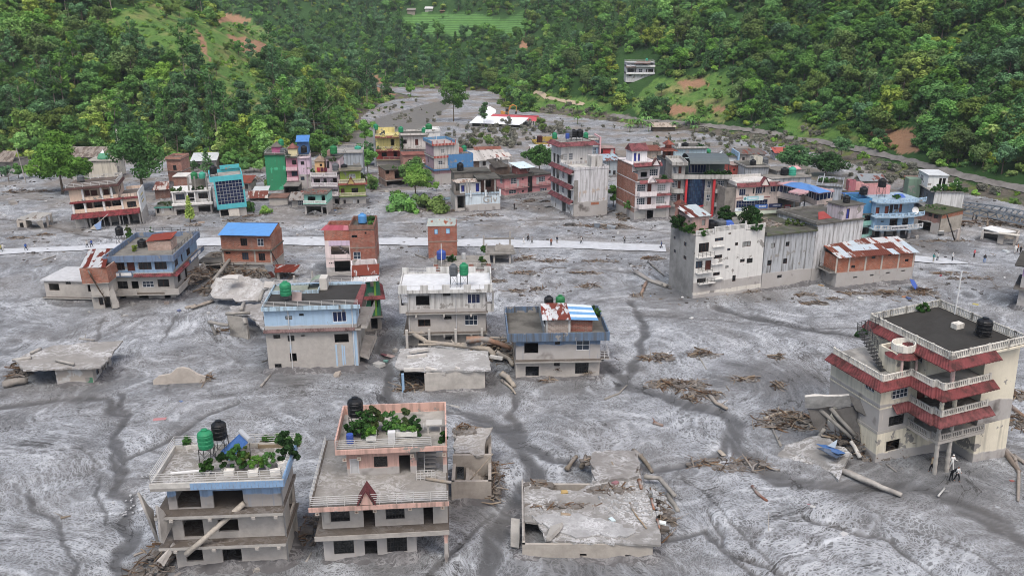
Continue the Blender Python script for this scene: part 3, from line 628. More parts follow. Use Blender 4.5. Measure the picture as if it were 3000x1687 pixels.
class Bld:
 def __init__(s,name,label,cat,z,fl,fr,D=8.0,lean=0.0,pitch=0.0,group=None,base=0.0,sink=1.0,far=None):
  s.Z=z;A=G(z,*fl,base)if far is None else lay(z,*fl,far);Bp=G(z,*fr,base)if far is None else lay(z,*fr,far);d=Bp-A;d.z=0;s.W=d.length;s.D=D;s.sink=sink
  s.M=MT_(A)@MR_(math.atan2(d.y,d.x),4,'Z')@MR_(R(lean),4,'Y')@MR_(R(pitch),4,'X')
  s.I=s.M.inverted();s.o=empty(name,s.M);tag(s.o,label,cat,group);s.c=s.I@CAMLOC;s.flat=abs(lean)<1.5 and base<1
 def _r(s,x,y,z=None):return s.I.to_3x3()@ray(z or s.Z,x,y)
 def F(s,x,y,y0=0.0,z=None):d=s._r(x,y,z);t=(y0-s.c.y)/d.y;p=s.c+d*t;return p.x,p.z
 def S(s,x,y,x0=0.0,z=None):d=s._r(x,y,z);t=(x0-s.c.x)/d.x;p=s.c+d*t;return p.y,p.z
 def T(s,x,y,z0,z=None):d=s._r(x,y,z);t=(z0-s.c.z)/d.z;p=s.c+d*t;return p.x,p.y
 def z(s,x,y,y0=0.0):return s.F(x,y,y0)[1]
 def x(s,x,y,y0=0.0):return s.F(x,y,y0)[0]
 def P(s,x,y,z):return s.M@Vector((x,y,z))
 def part(s,name,mb,mat,parent=None,smooth=False,label=None):return mb.build(name,mat,parent or s.o,None,smooth,label)
 def box(s,name,mat,x0,x1,y0,y1,z0,z1):return s.part(name,MB().box(x0,x1,y0,y1,z0,z1),mat)
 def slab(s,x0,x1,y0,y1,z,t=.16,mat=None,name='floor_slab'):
  mb=MB().box(x0,x1,y0,y1,z-t,z);mb.mi[1]=int(name=='floor_slab');return s.part(name,mb,[mat or SLABM,SILT_SHADE]if name=='floor_slab' else mat or SLABM)  # floor slab tops: silt colour darkened to carry the shade on the ledges
 def poly(s,name,pts,z0,z1,mat):return s.part(name,MB().prism(pts,z0,z1),mat)
 def _panel(s,mb,pt,L,z0,z1,holes,th):
  xs=sorted({0.0,L,*[h[0]for h in holes],*[h[1]for h in holes]});zs=sorted({z0,z1,*[h[2]for h in holes],*[h[3]for h in holes]})
  H=[[any(h[0]-1e-6<(a+b)/2<h[1]+1e-6 and h[2]-1e-6<(c+d)/2<h[3]+1e-6 for h in holes)for c,d in zip(zs,zs[1:])]for a,b in zip(xs,xs[1:])]
  for i,(a,b)in enumerate(zip(xs,xs[1:])):
   for j,(c,d)in enumerate(zip(zs,zs[1:])):
    if H[i][j]:continue
    mb.quad(pt(a,c,0),pt(b,c,0),pt(b,d,0),pt(a,d,0));mb.quad(pt(b,c,th),pt(a,c,th),pt(a,d,th),pt(b,d,th))
    for k,(u,v,P0,P1)in enumerate(((i-1,j,(a,c),(a,d)),(i+1,j,(b,d),(b,c)),(i,j-1,(b,c),(a,c)),(i,j+1,(a,d),(b,d)))):
     if 0<=u<len(H)and 0<=v<len(H[0])and H[u][v]:mb.quad(pt(*P0,0),pt(*P1,0),pt(*P1,th),pt(*P0,th))
    if j==len(zs)-2:mb.quad(pt(a,d,0),pt(b,d,0),pt(b,d,th),pt(a,d,th))
 def walls(s,x0,x1,y0,y1,z0,z1,mat,f=(),l=(),r=(),b=(),th=.2,sides='flrb',name='wall',wins=True):
  mb=MB();todo=[]
  for sd,ops in(('f',f),('l',l),('r',r),('b',b)):
   if sd not in sides:continue
   pt,L={'f':(lambda a,t,d:(x0+a,y0+d,t),x1-x0),'b':(lambda a,t,d:(x1-a,y1-d,t),x1-x0),'l':(lambda a,t,d:(x0+d,y1-a,t),y1-y0),'r':(lambda a,t,d:(x1-d,y0+a,t),y1-y0)}[sd]
   H=[]
   for o in ops:
    k=o[0]
    if k[0]=='@':k=k[1:];a,bb,c,d=o[1:5]
    else:
     q=[(s.F(x,y,y0)if sd=='f' else s.S(x,y,x1 if sd=='r' else x0))for x,y in((o[1],o[2]),(o[3],o[4]),(o[1],o[4]),(o[3],o[2]))]
     if sd=='f':q=[(p[0]-x0,p[1])for p in q]
     elif sd=='r':q=[(p[0]-y0,p[1])for p in q]
     else:q=[(y1-p[0],p[1])for p in q]
     if sd=='f':a,bb=sorted(((q[0][0]+q[2][0])/2,(q[1][0]+q[3][0])/2));c,d=sorted(((q[1][1]+q[2][1])/2,(q[0][1]+q[3][1])/2))
     else:a,bb=sorted((q[0][0],q[1][0]));c,d=sorted(((q[1][1]+q[2][1])/2,(q[0][1]+q[3][1])/2))
    a,bb=max(a,.12),min(bb,L-.12);c,d=max(c,z0),min(d,z1-.04)
    if bb-a>.12 and d-c>.12:H.append((a,bb,c,d));todo.append((k,pt,a,bb,c,d))
   s._panel(mb,pt,L,z0,z1,H,th)
  w=s.part(name,mb,mat)
  if z0<-.85 and s.flat and 'f' in sides and y0<1:s.skirt(x0,x1,y0,y1)
  for k,pt,a,bb,c,d in todo:s.opening(k,pt,a,bb,c,d)
  return w
 def skirt(s,x0,x1,y0,y1):
  rg=RR_(int(x1*977));P=[(x0+.1,y1*.8),(x0+.1,y0+.1),(x1-.1,y0+.1),(x1-.1,y1*.8)];row=[]
  for k,(nx,ny)in enumerate(((-1,0),(0,-1),(1,0))):
   a,b=P[k],P[k+1];m=max(2,int(hyp_(b[0]-a[0],b[1]-a[1])/.55))
   for i in range(m+1):t=i/m;row.append((a[0]+(b[0]-a[0])*t,a[1]+(b[1]-a[1])*t,nx,ny))
  mb=MB();hh=.25
  for x,y,nx,ny in row:
   hh=min(.75,max(.08,hh+rg.uniform(-.17,.17)));o=rg.uniform(.5,1.9)
   mb.v+=[(x,y,hh),(x+nx*(.12+o*.35),y+ny*(.12+o*.35),hh*.55),(x+nx*(.12+o),y+ny*(.12+o),-.35)]
  for i in range(len(row)-1):
   for j in(0,1):q=i*3+j;mb.f.append((q,q+1,q+4,q+3));mb.mi.append(0)
  s.part('mud_bank',mb,mud('5f5e60',.35),None,True)
 def opening(s,k,pt,a,b,c,d):
  if k=='o':return
  if k in DOORM:
   mb=MB();pbox(mb,pt,a,a+.08,c,d,.03,.16);pbox(mb,pt,b-.08,b,c,d,.03,.16);pbox(mb,pt,a+.08,b-.08,d-.08,d,.03,.16)
   m2=MB();pbox(m2,pt,a+.08,b-.08,c,d-.08,.10,.14);h=(d-c);pbox(m2,pt,a+.18,b-.18,c+h*.12,c+h*.42,.08,.10);pbox(m2,pt,a+.18,b-.18,c+h*.52,d-.22,.08,.10)
   o=s.part('door',m2,DOORM[k]);s.part('door_frame',mb,WOODF if k!='dw' else WHITEF,o);return
  if k=='s':
   mb=MB();n=max(6,int((d-c)/.16))
   for i in range(n):
    t0=c+(d-c)*i/n;t1=c+(d-c)*(i+1)/n
    mb.quad(pt(a,t0,.12),pt(b,t0,.12),pt(b,(t0+t1)/2,.08),pt(a,(t0+t1)/2,.08));mb.quad(pt(a,(t0+t1)/2,.08),pt(b,(t0+t1)/2,.08),pt(b,t1,.12),pt(a,t1,.12))
   s.part('roller_shutter',mb,SHUT);return
  fm,gm,nc,nr=STY[k];gm=random.choice([gm,gm,gm,gm,CURT,GW])if k[0]in 'wW' else gm;mb=MB();w=.06 if k!='g' else .03;fw=.07
  pbox(mb,pt,a,a+fw,c,d,.06,.13);pbox(mb,pt,b-fw,b,c,d,.06,.13);pbox(mb,pt,a+fw,b-fw,c,c+fw,.06,.13);pbox(mb,pt,a+fw,b-fw,d-fw,d,.06,.13)
  for i in range(1,nc):q=a+(b-a)*i/nc;pbox(mb,pt,q-w/2,q+w/2,c+fw,d-fw,.065,.125)
  for i in range(1,nr):q=c+(d-c)*i/nr;pbox(mb,pt,a+fw,b-fw,q-w/2,q+w/2,.07,.12)
  o=s.part('window',mb,fm);m2=MB();pbox(m2,pt,a+.02,b-.02,c+.02,d-.02,.098,.108);s.part('pane',m2,gm,o)
 def parapet(s,x0,x1,y0,y1,z,h,mat,th=.12,sides='flrb',name='parapet'):
  mb=MB()
  if 'f' in sides:mb.box(x0,x1,y0,y0+th,z,z+h)
  if 'b' in sides:mb.box(x0,x1,y1-th,y1,z,z+h)
  if 'l' in sides:mb.box(x0,x0+th,y0+th,y1-th,z,z+h)
  if 'r' in sides:mb.box(x1-th,x1,y0+th,y1-th,z,z+h)
  return s.part(name,mb,mat)
 def rail(s,pts,h=.9,bars=3,mat=None,sp=1.6,name='railing',r=.025,z=None):
  mb=MB()
  for p,q in zip(pts,pts[1:]):
   p=Vector(p if len(p)==3 else(*p,z));q=Vector(q if len(q)==3 else(*q,z));n=max(1,round((q-p).length/sp))
   for i in range(n+1):a=p.lerp(q,i/n);mb.tube(a,a+Vector((0,0,h)),r*1.2,n=4)
   for k in range(bars):hh=Vector((0,0,h*(k+1)/bars));mb.tube(p+hh,q+hh,r,n=4)
  return s.part(name,mb,mat or RAILM)
 def balus(s,pts,z,h,mat,name='balustrade',sp=.22):
  mb=MB()
  for p,q in zip(pts,pts[1:]):
   p,q=Vector((*p,z)),Vector((*q,z));d=(q-p);L=d.length;d.normalize();nn=Vector((-d.y,d.x,0))*.06
   def bar(u0,u1,z0,z1,k=1.0):
    a,b=p+d*u0,p+d*u1;o0,o1=Vector((0,0,z0)),Vector((0,0,z1));m=nn*k
    mb.hexa([a-m+o0,b-m+o0,b+m+o0,a+m+o0,a-m+o1,b-m+o1,b+m+o1,a+m+o1])
   bar(0,L,0,.12);bar(0,L,h-.12,h)
   n=int(L/sp)
   for i in range(n):bar((i+.25)*L/n,(i+.25)*L/n+.10,.12,h-.12,.6)
   m=max(1,int(L/2.2))
   for i in range(m+1):u=min(max(L*i/m,.11),L-.11);bar(u-.11,u+.11,.121,h+.05,1.25)
  return s.part(name,mb,mat)
 def eave(s,pts,z,out,drop,mat,name='tile_eave',th=.1,rib=.32,closed=False):
  P=[Vector(p[:2])for p in pts];n=len(P);off=[]
  for i in range(n):
   d0=(P[i]-P[i-1]).normalized()if i else None;d1=(P[i+1]-P[i]).normalized()if i<n-1 else None
   n0=Vector((d0.y,-d0.x))if d0 else None;n1=Vector((d1.y,-d1.x))if d1 else None
   m=n0 if n1 is None else n1 if n0 is None else(n0+n1)/max(.3,1+n0.dot(n1));off.append(m*out)
  mb=MB()
  for i in range(n-1):
   L=(P[i+1]-P[i]).length;k=max(1,int(L/rib))*2
   def col(t,up):
    a=P[i].lerp(P[i+1],t);b=(P[i]+off[i]).lerp(P[i+1]+off[i+1],t);u=.05*up
    return Vector((a.x,a.y,z+u)),Vector((b.x,b.y,z-drop+u)),Vector((b.x,b.y,z-drop-th+u)),Vector((a.x,a.y,z-th+u))
   for j in range(k):
    A,Bq=col(j/k,j%2),col((j+1)/k,(j+1)%2)
    mb.quad(A[1],Bq[1],Bq[0],A[0]);mb.quad(A[2],Bq[2],Bq[1],A[1]);mb.quad(A[3],Bq[3],Bq[2],A[2])
   for t in((0,1)if n==2 else(0,)if i==0 else(1,)if i==n-2 else()):mb.quad(*col(t,0))
  return s.part(name,mb,mat)
 def sheets(s,q,n,mats,name='roof_sheet',waves=7,th=.03,rows=1,amp=.035,over=.06):
  q=[Vector(p)for p in q];nv=(q[1]-q[0]).cross(q[3]-q[0]).normalized();nv=-nv if nv.z<0 else nv;rr=RR_(int(abs(q[0].x*100+q[1].z*37)))
  for rw in range(rows):
   for i in range(n):
    mb=MB();u0,u1=i/n,(i+1)/n;v0,v1=rw/rows,(rw+1)/rows+(over/rows if rw<rows-1 else 0);lift=nv*(.012*(i%2)+rw*.02);tl=rr.uniform(-.012,.012)
    for j in range(waves*2):
     def c(k):u=u0+(u1-u0)*k/(waves*2);h=nv*(amp*(k%2))+lift;return[(q[0].lerp(q[1],u)).lerp(q[3].lerp(q[2],u),v)+h+nv*(tl*(v-v0))for v in(v0,v1)]
     a,b=c(j),c(j+1);mb.quad(a[0],b[0],b[1],a[1]);mb.quad(a[1]-nv*th,b[1]-nv*th,b[0]-nv*th,a[0]-nv*th)
     mb.quad(a[0]-nv*th,b[0]-nv*th,b[0],a[0])
    s.part(name,mb,mats[rr.randrange(len(mats))]if isinstance(mats,list)else mats)
 def gable(s,x0,x1,y0,z0,h,depth,mw,mr,name='gable'):
  xm=(x0+x1)/2;mb=MB();mb.v+=[(x0+.1,y0+.08,z0),(x1-.1,y0+.08,z0),(xm,y0+.08,z0+h-.1),(x0+.1,y0+depth,z0),(x1-.1,y0+depth,z0),(xm,y0+depth,z0+h-.1)]
  mb.f+=[(0,1,2),(5,4,3)];mb.mi+=[0,0];o=s.part(name,mb,mw);m2=MB()
  for a,b in(((x0-.1,z0),(xm,z0+h)),((x1+.1,z0),(xm,z0+h))):
   m2.hexa([(a[0],y0-.1,a[1]-.02),(b[0],y0-.1,b[1]-.02),(b[0],y0+depth,b[1]-.02),(a[0],y0+depth,a[1]-.02),(a[0],y0-.1,a[1]+.1),(b[0],y0-.1,b[1]+.1),(b[0],y0+depth,b[1]+.1),(a[0],y0+depth,a[1]+.1)])
  s.part('gable_roof',m2,mr,o);return o
 def hip(s,x0,x1,y0,y1,z0,h,mat,name='hip_roof'):
  xm,ym=(x0+x1)/2,(y0+y1)/2;mb=MB();mb.v+=[(x0,y0,z0),(x1,y0,z0),(x1,y1,z0),(x0,y1,z0),(xm,ym,z0+h)]+[(x0,y0,z0-.08),(x1,y0,z0-.08),(x1,y1,z0-.08),(x0,y1,z0-.08)]
  mb.f+=[(0,1,4),(1,2,4),(2,3,4),(3,0,4),(5,6,1,0),(6,7,2,1),(7,8,3,2),(8,5,0,3),(8,7,6,5)];mb.mi+=[0]*9;return s.part(name,mb,mat)
 def post(s,x,y,z0,z1,r=.15,mat=None,name='column'):return s.part(name,MB().box(x-r,x+r,y-r,y+r,z0,z1),mat or SLABM)
 def hut(s,x0,x1,y0,y1,z0,z1,mat,roof='flat',rm=None,f=(),name='rooftop_room',rh=.8,ov=.25):
  w=s.walls(x0,x1,y0,y1,z0,z1,mat,f=f,name=name)
  if roof=='flat':s.slab(x0-ov,x1+ov,y0-ov,y1+ov,z1+.12,.12,rm or DKROOF,name='room_roof')
  elif roof=='hip':s.slab(x0,x1,y0,y1,z1-.02,.05,rm,'room_ceiling');s.hip(x0-ov,x1+ov,y0-ov,y1+ov,z1+.05,rh,rm)
  return w
 def tank(s,x,y,z,col,label,r=.55,h=1.2,stand=0.0,**k):return tank(s.P(x,y,z),col,label,r,h,stand,**k)
 def plant(s,x,y,z,r,h,label,lm='mid',**k):return plant(s.P(x,y,z),r,h,label,lm,**k)
TANKC=dict(green=pln('178a5c',.45,.12,dirt=.1),dgreen=pln('1f7a45',.45,.12,dirt=.1),teal=pln('2aa68a',.45,.12,dirt=.1),black=pln('1c1e22',.4,.2,dirt=.15),grey=pln('5b6066',.5,.15),blue=pln('2b4fa8',.45,.15),lblue=pln('3f8fd0',.45,.12))
def tank(P,col,label,r=.55,h=1.2,stand=0.0,lying=False):
 o=empty('water_tank',MT_(P));tag(o,label,'water tank','rooftop water tanks');m=TANKC[col];z=stand
 pr=[(r*.96,z),(r,z+.05)]
 for k in range(3):a=z+h*(.12+.24*k);pr+=[(r,a),(r*1.04,a+.03),(r*1.04,a+h*.12),(r,a+h*.12+.03)]
 pr+=[(r,z+h*.82),(r*.86,z+h*.9),(r*.42,z+h)]
 MB().lathe(pr,n=14).build('body',m,o,smooth=False)
 MB().lathe([(r*.42,z+h-.02),(r*.44,z+h+.02),(r*.44,z+h+.10),(r*.2,z+h+.14)],n=10).build('lid',m,o)
 if stand>.05:
  mb=MB();k=r*.8
  for a in(-k,k):
   for b in(-k,k):mb.tube((a,b,0),(a,b,z),.035,n=4)
  for a,b,c,d in((-k,-k,k,-k),(k,-k,k,k),(k,k,-k,k),(-k,k,-k,-k)):mb.tube((a,b,z-.04),(c,d,z-.04),.04,n=4);mb.tube((a,b,.05),(c,d,z-.1),.02,n=4)
  mb.build('stand',STEELD,o)
 return o
PLM={}
def plant(P,r,h,label,lm='mid',pot=None,seed=None,name=None,n=None,ls=.15,cat='plant'):
 rg=RR_(seed if seed is not None else int(P[0]*91+P[1]*57));o=empty(name or('potted_plant' if pot else 'roof_plant'),MT_(P));tag(o,label,cat)
 z0=.35 if pot else 0.0;cl=[]
 for k in range(int(1.7*(n or max(6,int(7*r*h+5))))):
  a=rg.uniform(0,6.28);q=rg.random()**.6*r;cl.append((cos_(a)*q,sin_(a)*q,z0+h*rg.uniform(.08,1.05)*(1.1-.5*q/r),max(.13,min(r,h)*rg.uniform(.16,.36))))
 V,F,sh=fol(cl,ls,42,rg);c=bpy.data.objects.new('foliage',crm('foliage',V,F,sh,PLANTM[lm]));C.objects.link(c);c.parent=o
 mb=MB()
 for x,y,z,rr in cl[:4]:mb.path([(x*.2,y*.2,z0*.5),(x*.6,y*.6,z*.6),(x,y,z)],[.03,.025,.01],4)
 mb.build('stem',BARK,o)
 if pot:MB().lathe([(.18,0),(.26,.36),(.29,.36),(.29,.42),(.22,.42),(.2,.34)],n=10).build('pot',pln(pot,.6),o)
 return o
def planter(b,x0,x1,y0,y1,z,h,mat,label,lm='mid',fh=.6):
 o=empty('planter_box',b.M@MT_((x0,y0,z)));tag(o,label,'planter');w,d=x1-x0,y1-y0
 mb=MB();mb.box(0,w,0,.06,0,h);mb.box(0,w,d-.06,d,0,h);mb.box(0,.06,.06,d-.06,0,h);mb.box(w-.06,w,.06,d-.06,0,h);mb.box(.06,w-.06,.06,d-.06,.02,h-.1);mb.build('trough',mat,o)
 rg=RR_(int(x0*31+y0*17+w*7));cl=[(rg.uniform(.1,w-.1),rg.uniform(0,d),h+fh*rg.uniform(.1,.7),rg.uniform(.2,.36))for _ in range(max(5,int(w*d*7)))]
 V,F,sh=fol(cl,.15,55,rg);c=bpy.data.objects.new('foliage',crm('foliage',V,F,sh,PLANTM[lm]));C.objects.link(c);c.parent=o;return o
def tms(name,mb,mat,label,cat,group=None,M=None,smooth=False):o=mb.build(name,mat,None,M,smooth);return tag(o,label,cat,group)
def sbt(name,pts,mat,label,cat='rubble',th=.25,jag=.12,group=None,seed=1):
 rg=RR_(seed);P=[Vector(p)for p in pts];c=sum(P,Vector())/len(P);nv=Vector()
 for i in range(len(P)):nv+=(P[i]-c).cross(P[(i+1)%len(P)]-c)
 nv.normalize();nv=-nv if nv.z<0 else nv;E=[]
 for i in range(len(P)):
  a,b=P[i],P[(i+1)%len(P)];m=max(2,int((b-a).length/.7));e=(b-a).cross(nv).normalized()
  for k in range(m):E.append(a.lerp(b,k/m)+e*rg.uniform(-jag,jag)+nv*rg.uniform(-.03,.03))
 n=len(E);mb=MB();mb.v+=[tuple(e-c)for e in E]+[tuple(e-c-nv*th+Vector((rg.uniform(-.06,.06),rg.uniform(-.06,.06),0)))for e in E]
 mb.f.append(tuple(range(n)));mb.f.append(tuple(2*n-1-i for i in range(n)));mb.mi+=[0,0]
 for i in range(n):mb.f.append((i,n+i,n+(i+1)%n,(i+1)%n));mb.mi.append(0)
 o=mb.build(name,mat,None,MT_(c));return tag(o,label,cat,group)
def log(name,pts,r0,r1,label,mat=None,group='driftwood logs in the mud',stubs=2,seed=0,cat='log'):
 rg=RR_(seed or int(pts[0][0]*13+pts[0][1]*7));P=[Vector(p)for p in pts];c=P[0].copy();Q=[]
 for i in range(len(P)-1):
  for k in range(3):Q.append(P[i].lerp(P[i+1],k/3)+Vector((rg.uniform(-.6,.6),rg.uniform(-.6,.6),rg.uniform(-.3,.3)))*r0*.35)
 Q.append(P[-1]);n=len(Q);mb=MB();mb.path([q-c for q in Q],[(r0+(r1-r0)*i/(n-1))*rg.uniform(.88,1.12)for i in range(n)],7)
 for _ in range(stubs):
  i=rg.randrange(1,n-1);d=Vector((rg.uniform(-1,1),rg.uniform(-1,1),rg.uniform(.1,.9))).normalized()*rg.uniform(.4,1.2);mb.path([Q[i]-c,Q[i]-c+d*.6,Q[i]-c+d],[r1*.6,r1*.4,r1*.15],5)
 o=mb.build(name,mat or wood('958a7c'),None,MT_(c),True);return tag(o,label,cat,group)
def pile(c,rx,ry,h,n,label,mats=None,name='driftwood_pile',seed=1,L=1.6,r=.06,rz=0.0,clods=.5):
 rg=RR_(seed);mb=MB();c=Vector(c)
 for _ in range(n):
  a=rg.uniform(0,6.28);q=math.sqrt(rg.random());x,y=cos_(a)*q*rx,sin_(a)*q*ry;x,y=x*cos_(rz)-y*sin_(rz),x*sin_(rz)+y*cos_(rz)
  z=h*(1-q*q)*rg.uniform(.1,1);t=rg.uniform(0,6.28);l=L*rg.choice([.3,.5,.7,1,1.3,2.0])*rg.uniform(.8,1.1);d=Vector((cos_(t)*l,sin_(t)*l,rg.uniform(-.25,.4)*l));p=Vector((x,y,z))-d*.5;rr=r*rg.choice([.35,.5,.8,1.2,2.2])
  mb.cm=rg.randrange(3);mb.path([p,p+d*.5+Vector((rg.uniform(-.2,.2),rg.uniform(-.2,.2),rg.uniform(-.1,.2)))*l*.5,p+d],[rr,rr*.8,rr*.35],4)
 for _ in range(int(n*clods)):
  a=rg.uniform(0,6.28);q=math.sqrt(rg.random());x,y=cos_(a)*q*rx,sin_(a)*q*ry;x,y=x*cos_(rz)-y*sin_(rz),x*sin_(rz)+y*cos_(rz);s=rg.uniform(.12,.4);z=h*(1-q*q)*.45
  mb.cm=3;mb.hexa([(x+s*u*rg.uniform(.6,1.2),y+s*v*rg.uniform(.6,1.2),z+w*s*rg.uniform(.4,.9)-.15)for w in(0,1)for u,v in((-1,-1),(1,-1),(1,1),(-1,1))])
 c.z-=.22*h;o=mb.build(name,mats or[wood('6a5442'),wood('8d7f6e'),wood('4a3d33'),mud('6e6862',.2)],None,MT_(c));return tag(o,label,'driftwood',None,'stuff')
def rocks(c,rx,ry,n,s0,s1,mat,label,seed=1,name='rubble',z=0.0,M=None):
 rg=RR_(seed);mb=MB();c=Vector(c)
 for _ in range(n):
  a=rg.uniform(0,6.28);q=math.sqrt(rg.random());x,y=cos_(a)*q*rx,sin_(a)*q*ry;s=rg.uniform(s0,s1)*rg.uniform(.5,1);t=rg.uniform(0,1.5)
  mb.hexa([(x+s*(u*cos_(t)-v*sin_(t))*rg.uniform(.6,1.1)*k,y+s*(u*sin_(t)+v*cos_(t))*rg.uniform(.6,1.1)*k,z+w*s*rg.uniform(.6,1.3)-s*.3)for w,k in((0,1),(1,.7))for u,v in((-1,-1),(1,-1),(1,1),(-1,1))])
 o=mb.build(name,mat,None,MT_(c));return tag(o,label,'rubble',None,'stuff')
def gz(z,x,y):p=G(z,x,y);q=hit(z,x,y);return q if q is not None and(q-p).length<40 else p
def jag(poly,amp=.18,seed=1):
 rg=RR_(seed);out=[]
 for p,q in zip(poly,poly[1:]+poly[:1]):
  m=max(1,int(hyp_(q[0]-p[0],q[1]-p[1])/.6))
  for k in range(m):out.append((p[0]+(q[0]-p[0])*k/m+rg.uniform(-amp,amp),p[1]+(q[1]-p[1])*k/m+rg.uniform(-amp,amp)))
 return out
 # ------------------------------------------------------------ near houses
TILEB=pln('7fa6cf',.35,.25,dirt=.35);WHITEP=pnt('dcdcd8',None,.4)
b=Bld('concrete_house','three-storey grey house with blue tiled parapet and plants on its flat roof','house','z1',(330,1398),(1200,1362),11)
W_=b.W;y0=-1.1
z1,z2,zr=b.z(600,1212,y0),b.z(600,968,y0),b.z(600,765,y0);zp=b.z(600,705,y0)
pm=pnt('a9b9c9',200,.2,amp=.1);mw=cnc('b2aea9',.12,.5);mb1=pnt('8fb4dd',zr-1.2,.3,.5)
rq=[b.T(105,712,zp),b.T(1150,712,zp),b.T(1290,385,zp),b.T(372,405,zp)];dp=(rq[2][1]+rq[3][1])/2;xr,xl=rq[1][0],rq[0][0]
b.D=D=dp-.3
b.walls(0,W_,0,D,-b.sink,z1-.2,mw,f=[('o',390,1240,525,1332),('o',680,1236,832,1332)],r=[('@o',3.2,6,.2,z1-.6),('@o',7.2,9.4,-.2,z1-.4)])
b.slab(-.9,W_+.25,y0,D,z1,.28);b.slab(-.9,W_+.25,y0,D,z2,.28)
b.walls(0,W_,0,D,z1,z2-.28,mw,f=[('o',370,1004,530,1142),('o',645,1000,805,1096)],r=[('@o',2.4,4.6,z1+.3,z2-.5),('@o',6,9,z1+.1,z2-.4)])
b.walls(0,W_,0,D,z2,zr,mb1,f=[('o',315,770,505,914),('o',605,772,845,905)],r=[('@o',1.4,3.4,z2+.9,zr-.3),('@o',5,8,z2+.2,zr-.3)])
b.box('roof_slab',GREY,xl,xr,y0-.02,dp,zr,zr+.25);b.box('roof_silt',mud('8a8782',.6),xl+.3,xr-.25,y0+.3,dp-.3,zr+.25,zr+.34)
b.parapet(xl,xr,y0-.02,dp,zr+.25,zp-zr-.25,cnc('cac8c3',.2,.6),.16,'flb')
n=26
for i in range(n):
 u0=xl+(xr-xl)*(.30+.70*i/n);u1=xl+(xr-xl)*(.30+.70*(i+1)/n)
 b.box('tile',TILEB,u0+.012,u1-.012,y0-.055,y0-.024,zr+.05,zp-.04)
for i in range(14):
 a=y0+(dp-y0)*i/14;c=y0+(dp-y0)*(i+1)/14;b.box('tile',TILEB,xr+.004,xr+.035,a+.015,c-.015,zr+.05,zp-.04)
b.box('parapet_coping',pln('7fa6cf',.4),xr-.16,xr,y0+.15,dp-.17,zr+.25,zp+.01)
b.rail([(xl+.1,y0+.06,zp),(xr-.1,y0+.06,zp)],.85,4);b.rail([(xl+.1,y0+.06,zp),(xl+.1,dp-.1,zp),(xr-.1,dp-.1,zp)],.85,4);b.rail([(xr-.1,y0+.06,zp),(xr-.1,dp-.1,zp)],.85,4)
for x in(.3,3.4,6.9,W_-.5):
 for zz in(z1,z2):b.box('beam_end',MUDDY,x,x+.3,y0-.12,y0+.3,zz-.5,zz-.285)
b.part('downpipe',MB().tube((W_+.1,-.1,0),(W_+.1,-.1,zr),.05),STEEL)
zt=zr+.34
t=b.T(565,540,zt);b.tank(t[0],t[1],zt,'green','green plastic tank on steel stand beside the solar heater',.62,1.55,1.35)
t=b.T(650,520,zt);b.tank(t[0],t[1]+1.0,zt,'black','black tank just behind the green one by the solar heater',.62,1.5,1.5)
t=b.T(790,490,zt);o=empty('solar_heater',b.M@MT_((t[0],t[1],zt))@MR_(R(-55),4,'Z'));tag(o,'blue tube solar water heater with silver drum on roof','solar heater')
for i in range(14):MB().tube((-.9+i*.14,-1.0,.25),(-.9+i*.14,.8,1.35),.05,n=5).build('tube',pln('3b6fb6',.25),o)
MB().tube((-1.05,.95,1.5),(1.05,.95,1.5),.24,n=10).build('drum',pln('c3c6c9',.35,.1,.3),o);MB().tube((-.9,.9,0),(-.9,.9,1.4),.03).tube((.9,.9,0),(.9,.9,1.4),.03).build('legs',STEELD,o)
for i,(px,py,r,h,lm)in enumerate(((560,650,.55,1.3,'mid'),(690,610,.5,1.3,'dark'),(800,600,.7,1.9,'mid'),(870,590,.6,1.6,'olive'),(950,620,.5,1.2,'lite'),(1040,600,.6,1.3,'lite'),(400,440,.45,.8,'mid'))):
 t=b.T(px,py,zt);b.plant(t[0],t[1],zt,r,h,['leafy plant spilling over the blue tiled parapet','dark potted shrub behind the steel tank stand','tallest leafy plant in the middle of the blue tiled roof','olive bushy plant between white planters on roof','small pale green plant by the white planter on roof','feathery pale plant near the corner railing on roof','lone potted plant in the back corner of the roof'][i],lm,pot='d4d2cc')
t=b.T(960,440,zt);planter(b,t[0],t[0]+3.6,t[1],t[1]+.9,zt,.3,pln('8a7a60'),'low bed of leafy greens along the far parapet','lite',.7)
t=b.T(1215,540,zt);b.plant(min(t[0],xr-.4),t[1]+.4,zt,.9,2.6,'big dark creeper over the corner of the blue tiled roof','dark',n=22)
for i,(px,py)in enumerate(((690,655),(880,668),(1060,660),(1120,600),(395,455))):
 t=b.T(px,py,zt);o=tms('planter_box',MB().box(0,.8,0,.06,0,.4).box(0,.8,.44,.5,0,.4).box(0,.06,.06,.44,0,.4).box(.74,.8,.06,.44,0,.4).box(.06,.74,.06,.44,.02,.3),pln('dad8d2',.6,.1),['empty white planter by the front railing','white planter in the middle of the front railing','white planter near the tiled corner','tilted white planter at the side parapet','white planter in the back corner under a plant'][i],'planter',None,b.M@MT_((t[0],t[1],zt+.002))@MR_(.15*i,4,'Z'))
t=b.T(390,660,zt);tms('gutter_pipe',MB().tube((-1.3,0,.12),(1.3,.35,.12),.13,n=8),pln('d5d6d6'),'white plastic pipe lying on the blue tiled roof','pipe',None,b.M@MT_((t[0],t[1]+.3,zt)))
p0,p1=b.F(392,1278,-1.35),b.F(850,872,-.35);log('leaning_log',[b.P(p0[0],-1.35,p0[1]),b.P(p1[0],-.35,p1[1])],.24,.26,'long pale trunk leaning across the front of a wrecked house',wood('b3aca2'),stubs=0)
